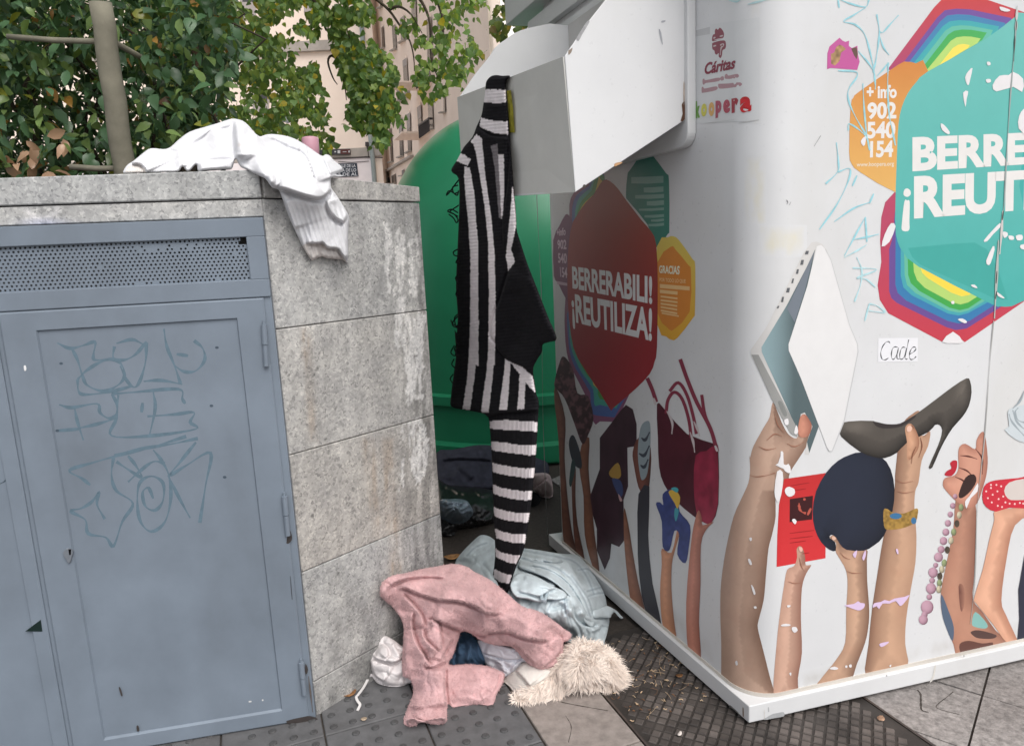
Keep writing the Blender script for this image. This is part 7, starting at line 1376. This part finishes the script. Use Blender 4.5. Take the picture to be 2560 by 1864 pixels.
flake('fallen_leaf', *Z(1600, 1540, 5.094, [(500, 765)])[0], .026, .008, 0.1, M_dry, 'brown leaf on the iron cover near the white container edge', .012)
flake('fallen_leaf', *Z(1600, 1540, 5.094, [(505, 1505)])[0], .022, .005, 0.9, mat_plain('pale_seed', (0.68, 0.62, 0.58), .7), 'pale seed wing lying on the iron cover below the container corner', .012)
flake('fallen_leaf', *Z(2160, 1500, 4.535, [(190, 1350)])[0], .028, .010, 0.7, mat_plain('rust_leaf', (0.35, 0.22, 0.15), .85, .2, .4, 50), 'rust coloured leaf on the iron cover right of the container corner', .012)
lit_ = MB()
for k in range(320):
    u_, v_ = random.uniform(w_plate0+.01, w_plate1), random.uniform(tA+.05, .35)
    c = g0+gq*u_+gd*v_; r = random.uniform(0, 6.28); L = random.uniform(.012, .045) if k < 110 else random.uniform(.004, .014); bd = random.uniform(-.6, .6); pts = []
    for t in np.linspace(0, 1, 5): a = r+bd*t; pts.append((c[0]+L*t*math.cos(a), c[1]+L*t*math.sin(a), .0125+.002*math.sin(t*6+k)))
    g = random.random(); lit_.tube(pts, random.uniform(.0004, .0008) if k < 110 else random.uniform(.0008, .0018), 4, c=(0.34+.2*g, 0.24+.16*g, 0.16+.1*g) if g > .35 else (0.19, 0.095, 0.05))
tag(lit_.build('dry_grass_litter', mat_tint('straw', .9, .2, .2), col=True), kind='stuff')
# ------------------------------------------------------------------ plants
def mat_leaf(name, rough=0.45, trans=0.35):
    m, n, b = nodes(name, rough, 0.4)
    a = n.nodes.new('ShaderNodeVertexColor'); a.layer_name = 'tint'; n.links.new(a.outputs[0], b.inputs['Base Color'])
    t = n.nodes.new('ShaderNodeBsdfTranslucent'); g = mixc(n, 1.0, a.outputs[0], (1.5, 1.45, 0.7), 'MULTIPLY'); n.links.new(g, t.inputs[0])
    mx = n.nodes.new('ShaderNodeMixShader'); mx.inputs[0].default_value = trans; n.links.new(b.outputs[0], mx.inputs[1]); n.links.new(t.outputs[0], mx.inputs[2])
    n.links.new(mx.outputs[0], n.nodes['Material Output'].inputs['Surface']); return m
M_leafS = mat_leaf('shrub_leaf', 0.30, 0.25); M_leafT = mat_leaf('tree_leaf', 0.45, 0.5)
M_bark = mat_plain('bark', (0.075, 0.058, 0.045), 0.9, 0.2, 0.3, 12, 0.6, 60, bdist=.004)
def leaf_geo(mb, p, d, up, L, W_, c, fold=.25, curl=.3, lobed=False):
    d = d/np.linalg.norm(d); s = np.cross(d, up); s /= np.linalg.norm(s)+1e-9; n = np.cross(s, d)
    ts = [(0, 0), (.22, .8), (.5, 1.0), (.78, .55), (1, 0)] if not lobed else [(0, .15), (.16, .95), (.45, .9), (.7, .5), (1, 0)]
    V = []
    for t, w_ in ts:
        m = p+d*L*t-n*curl*L*t*t
        if w_ == 0: V.append(m)
        else: V += [m+s*W_*w_/2+n*fold*W_*w_/2, m, m-s*W_*w_/2+n*fold*W_*w_/2]
    if not lobed: Fc = [(0, 2, 1), (0, 3, 2), (1, 2, 5, 4), (2, 3, 6, 5), (4, 5, 8, 7), (5, 6, 9, 8), (7, 8, 10), (8, 9, 10)]
    else: Fc = [(0, 1, 4, 3), (1, 2, 5, 4), (3, 4, 7, 6), (4, 5, 8, 7), (6, 7, 10, 9), (7, 8, 11, 10), (9, 10, 12), (10, 11, 12)]
    mb.add(V, Fc, c)
def rand_dir(bias, spread):
    v = np.array(bias, float)+RNG.normal(0, spread, 3); return v/np.linalg.norm(v)
def sample(poly, n):
    A_ = np.array(poly); lo, hi = A_.min(0), A_.max(0); out = []
    while len(out) < n:
        X = RNG.uniform(lo[0], hi[0], n*2); Y = RNG.uniform(lo[1], hi[1], n*2); mk = inside(poly, X, Y); out += list(zip(X[mk], Y[mk]))
    return out[:n]
ZT = lambda p: Z(0, 0, 1.772, p)
# -- shrub in the planter
SH = thing('leafy_shrub', at_y(250, 430, 3.1)*np.array([1, 1, 0])+np.array([0, 0, 1.6]), 'dense dark green leafy shrub filling the planter behind the stone wall', 'shrub')
fol = MB(); hp = [(-60, -140), (545, -140), (590, 40), (600, 140), (560, 200), (585, 300), (560, 360), (420, 400), (330, 455), (-60, 470)]
def shrub_col(px, py, dp):
    k = RNG.random(); b_ = RNG.uniform(.6, 1.5)
    if k < .02: return (0.28*b_, 0.15*b_, 0.05)
    if k < .05: return (0.16*b_, 0.17*b_, 0.03)
    if k < .30: return (0.145*b_, 0.215*b_, 0.070*b_)
    return (0.070*b_, 0.138*b_, 0.066*b_)
for layer_n, y0, y1 in ((1700, 2.78, 3.0), (2700, 3.0, 3.3), (3000, 3.3, 3.8), (1700, 3.8, 4.2)):
    for px, py in sample(hp, layer_n):
        g = fbm(np.array([px/70]), np.array([py/60]), 91)[0]
        if g < .40 and y1 < 3.4 and RNG.random() < .75: continue
        yy = RNG.uniform(y0, y1)+.25*(g-.5); p = at_y(px, py, yy)
        if yy < 3.0 and 150 < px < 360 and RNG.random() < .75: continue
        if p[2] < 1.66 and yy < 2.62: continue
        L = RNG.uniform(.032, .074); leaf_geo(fol, p, rand_dir((0, -.25, -.45), .75), rand_dir((0, -.5, 1), .5), L, L*RNG.uniform(.42, .72), shrub_col(px, py, yy), .25, RNG.uniform(.0, .7))
for px, py in sample([(-60, -420), (-60, 470), (-1500, 560), (-1500, -420)], 3600):  # unseen leaves carrying the shrub on off-frame, added to block light from the left
    p = at_y(px, py, RNG.uniform(2.75, 3.7)); L = RNG.uniform(.06, .11)
    if p[2] > 1.6: leaf_geo(fol, p, rand_dir((0, -.25, -.45), .75), rand_dir((0, -.5, 1), .5), L, L*RNG.uniform(.42, .72), shrub_col(px, py, 3), .25, RNG.uniform(0, .7))
for px, py in sample([(10, 330), (180, 330), (190, 440), (10, 440)], 15):
    p = at_y(px, py, RNG.uniform(2.7, 2.85)); L = RNG.uniform(.05, .08); b_ = RNG.uniform(.7, 1.2)
    leaf_geo(fol, p, rand_dir((0, -.2, -.3), .7), rand_dir((0, -.5, 1), .6), L, L*.5, (0.46*b_, 0.29*b_, 0.19*b_), .3, .6)
fol.build('foliage', M_leafS, SH, True, True)
st = MB()
for k in range(14):
    px = RNG.uniform(20, 540); b0_ = at_y(px+RNG.uniform(-60, 60), 470, RNG.uniform(3.1, 3.6)); pts = [b0_]
    for q in range(1, 6): pts.append(b0_+np.array([RNG.normal(0, .05)*q, RNG.normal(0, .03)*q, .2*q]))
    st.tube(pts, [.012-.0018*i for i in range(6)], 5)
st.build('stems', M_bark, SH)
# -- stakes and rails
M_wood = mat_plain('weathered_wood', (0.215, 0.20, 0.155), 0.85, 0.2, 0.22, 10, 0.5, 90, bdist=.002); M_wood2 = mat_plain('brown_wood', (0.17, 0.115, 0.08), 0.85, 0.2, 0.25, 10, 0.5, 90, bdist=.002)
SF = thing('stake_frame', at_y(318, 452, 2.72), 'leaning grey wooden stakes tied with thin rails in front of the shrub behind the wall', 'plant support')
mb = MB(); b_ = at_y(318, 470, 2.72); t_ = at_y(251, 6, 2.62); mb.tube([b_+(t_-b_)*k/8+np.array([.003*math.sin(k*2), 0, 0]) for k in range(9)], [.0385-.0003*k for k in range(9)], 16); mb.build('post', M_wood, SF, True)
mb = MB(); b_ = at_y(508, 400, 3.5); t_ = at_y(498, 120, 3.45); mb.tube([b_, (b_+t_)/2, t_], [.036, .035, .033], 14); mb.build('post', M_wood2, SF, True)
for a, c, ya, yc, r in (((20, 92), (250, 104), 2.75, 2.68, .010), ((286, 106), (420, 178), 2.70, 3.1, .011), ((420, 178), (500, 214), 3.1, 3.42, .011), ((176, 417), (304, 421), 2.72, 2.72, .011)):
    mb = MB(); mb.tube([at_y(*a, ya), (at_y(*a, ya)+at_y(*c, yc))/2+np.array([0, 0, -.004]), at_y(*c, yc)], r, 8); mb.build('rail', M_wood, SF, True)
# -- street tree with hanging branches
trp = at_y(440, 300, 6.2); TR = thing('street_tree', (trp[0], 6.2, 0), 'tall street tree with yellow green leaves hanging in front of the peach buildings', 'tree')
mb = MB(); T0 = np.array([trp[0], 6.2, 0]); mb.tube([T0, T0+(.03, 0, 1.2), T0+(-.02, .05, 2.4), T0+(.05, 0, 3.6), T0+(.1, -.05, 5.0), T0+(.1, -.1, 6.5)], [.17, .14, .125, .11, .08, .04], 12); TRK = mb.build('trunk', M_bark, TR, True)
lm = MB(); top = T0+np.array([.05, 0, 3.3])
CB5 = lambda p: Z(760, 0, 3.59, p)
def limb(pts, r0, r1):
    n = len(pts); lm.tube(pts, [r0+(r1-r0)*i/(n-1) for i in range(n)], 6)
for tgt in ((-2.5, 4.5, 4.4), (-1.2, 4.6, 4.6), (-.2, 5.0, 4.8), (1.0, 5.2, 4.6), (.8, 6.6, 4.8), (-3.6, 6, 4.6), (-.6, 3.4, 4.4), (-2, 3.2, 4.2), (-1.5, 7.5, 4.8)):
    tg = np.array(tgt); md = (top+tg)/2+np.array([0, 0, .35]); limb([top+RNG.normal(0, .1, 3), md, tg], .06, .015)
for ln, y in (([(600, -60), (655, 0), (760, 90), (860, 230), (950, 370), (985, 520), (990, 640)], 5.6), ([(150, -40), (215, 80), (300, 170), (370, 240), (430, 400), (500, 620)], 5.7), ([(60, -40), (150, 120), (200, 270), (270, 310), (330, 580), (370, 800), (380, 900)], 5.8), ([(760, 90), (850, 60), (960, 130), (1060, 300)], 5.6), ([(1000, -60), (1080, 60), (1130, 220), (1140, 520), (1200, 700)], 5.5), ([(1180, -40), (1240, 160), (1250, 420), (1240, 640)], 5.6), ([(330, 560), (250, 500), (215, 560), (260, 700), (300, 760)], 5.8)):
    limb([at_y(*q, y) for q in smooth_poly(CB5(ln), 3, False)], .013, .003)
lm.build('limbs', M_bark, TR, True)
cr = MB()
def tree_col(k0):
    k = RNG.random(); b_ = RNG.uniform(.65, 1.45)*k0
    if k < .05: return (0.42*b_, 0.34*b_, 0.06)
    if k < .38: return (0.23*b_, 0.31*b_, 0.085*b_)
    return (0.120*b_, 0.20*b_, 0.068*b_)
def leafT(p, L, k0=1.0): leaf_geo(cr, p, rand_dir((0, -.15, -1.0), .6), rand_dir((0, -1, .35), .5), L, L*RNG.uniform(.75, 1.0), tree_col(k0), .18, RNG.uniform(.0, .35), True)
mA = ZT([(540, -200), (1400, -200), (1420, 20), (1430, 80), (1390, 170), (1330, 250), (1400, 280), (1405, 330), (1450, 420), (1462, 500), (1425, 580), (1430, 640), (1380, 650), (1200, 610), (1060, 570), (980, 560), (960, 480), (1000, 440), (1020, 330), (940, 250), (700, 300), (560, 260)])
mB = ZT([(1390, -200), (1580, -200), (1590, 0), (1650, 70), (1610, 150), (1720, 240), (1770, 330), (1735, 400), (1772, 480), (1700, 560), (1722, 600), (1690, 655), (1650, 570), (1560, 545), (1515, 500), (1560, 430), (1500, 300), (1480, 200), (1430, 80)])
mC = ZT([(1560, -200), (2160, -200), (2150, 0), (2165, 60), (2080, 110), (2130, 160), (2165, 230), (2090, 290), (2050, 350), (2070, 400), (1960, 410), (1900, 450), (1830, 390), (1830, 300), (1800, 180), (1700, 100), (1600, 60)])
for poly, n, y0, y1, thr, lo, hi in ((mA, 7600, 5.0, 6.8, .38, .032, .066), (mB, 2500, 5.3, 6.0, .35, .034, .068), (mC, 1400, 5.2, 5.9, .46, .034, .068)):
    for px, py in sample(poly, n):
        g = fbm(np.array([px/38]), np.array([py/34]), 17)[0]
        if g < thr and RNG.random() < .93: continue
        if 555 < px < 600 and 150 < py < 260 and RNG.random() < .8: continue
        if 625 < px < 675 and 225 < py < 290 and RNG.random() < .55: continue
        leafT(at_y(px, py, RNG.uniform(y0, y1)), RNG.uniform(lo, hi))
# loose twigs of leaves along the fringe
for base in CB5([(700, 1280), (860, 830), (1250, 800), (1240, 640), (850, 1080), (640, 1260), (1340, 690), (1060, 700), (1130, 840), (560, 1130), (430, 1080), (180, 1200), (200, 1300), (1390, 500), (1300, 700), (830, 970)]):
    y = RNG.uniform(5.3, 5.8)
    for k in range(9): leafT(at_y(base[0]+RNG.normal(0, 9), base[1]+RNG.normal(0, 9), y+RNG.normal(0, .1)), RNG.uniform(.05, .075))
# crown above the frame; its unseen spread over planter and pavement shades the foreground
cc = [(RNG.uniform(-4.4, 1.9), RNG.uniform(0.6, 8.2), RNG.uniform(3.7, 6.4), RNG.uniform(.45, .9)) for _ in range(76)]
for (x, y, z, r) in cc:
    if x > -.9 and y > 3.2: continue
    for k in range(85):
        v = RNG.normal(0, 1, 3); v /= np.linalg.norm(v); p = np.array([x, y, z])+v*r*RNG.random()**.4*np.array([1, 1, .7])
        if p[2] < 3.3: continue
        X, Y = proj(p)
        if Y > -60 and -100 < X < 2700: continue
        leafT(p, RNG.uniform(.10, .16), .9)
cr.build('crown', M_leafT, TR, False, True)
# -- darker tree far behind the chute
t2 = at_y(1262, 300, 13.0); T2 = thing('street_tree', (t2[0], 13, 0), 'far dark green tree seen against the bright sky above the chute', 'tree')
mb = MB(); mb.tube([(t2[0]+.8, 13, 0), (t2[0]+.8, 13, 2), (t2[0]+.7, 13, 4.2)], [.14, .11, .05], 8); mb.build('trunk', M_bark, T2, True)
cr = MB(); mD = ZT([(2170, 120), (2200, 40), (2240, -120), (2700, -160), (2700, 200), (2350, 190), (2268, 130), (2220, 175), (2185, 160)])
for px, py in sample(mD, 1300):
    g = fbm(np.array([px/20]), np.array([py/20]), 27)[0]
    if g < .36: continue
    leafT(at_y(px, py, RNG.uniform(12, 14)), RNG.uniform(.10, .17), .5)
cr.build('crown', M_leafT, T2, False, True)
# -- street lamp glimpsed through the leaves
lp_ = at_y(699, 300, 17.0); LPT = thing('street_lamp', (lp_[0], 17, 0), 'blue grey street lamp half hidden by leaves in front of the peach gable', 'street lamp')
M_lamp = mat_plain('lamp_paint', (0.13, 0.17, 0.22), 0.5, 0.4); M_dk = mat_plain('lamp_cap', (0.03, 0.04, 0.045), 0.5, 0.4)
mb = MB(); zt_ = at_y(699, 306, 17)[2]; mb.tube([(lp_[0], 17, 0), (lp_[0], 17, 1.0), (lp_[0], 17, zt_)], [.10, .075, .055], 12); mb.build('pole', M_lamp, LPT, True)
mb = MB(); xa, xb = at_y(702, 300, 17)[0], at_y(720, 300, 17)[0]; mb.tube([(lp_[0], 17, zt_), (xb, 17, zt_+.05)], .025, 8); mb.build('arm', M_lamp, LPT)
for px in (701, 719):
    x = at_y(px, 300, 17)[0]; z0 = at_y(px, 306, 17)[2]; mb = MB(); mb.lathe((x, 17), [(.03, z0-.02), (.07, z0), (.085, z0+.10), (.03, z0+.12)], 12); h = mb.build('lantern', mat_plain('lamp_glass', (.45, .47, .5), .3, .5), LPT, True)
    mb = MB(); mb.lathe((x, 17), [(.09, z0+.121), (.10, z0+.14), (.05, z0+.19), (.01, z0+.2)], 12); mb.build('cap', M_dk, h, True)
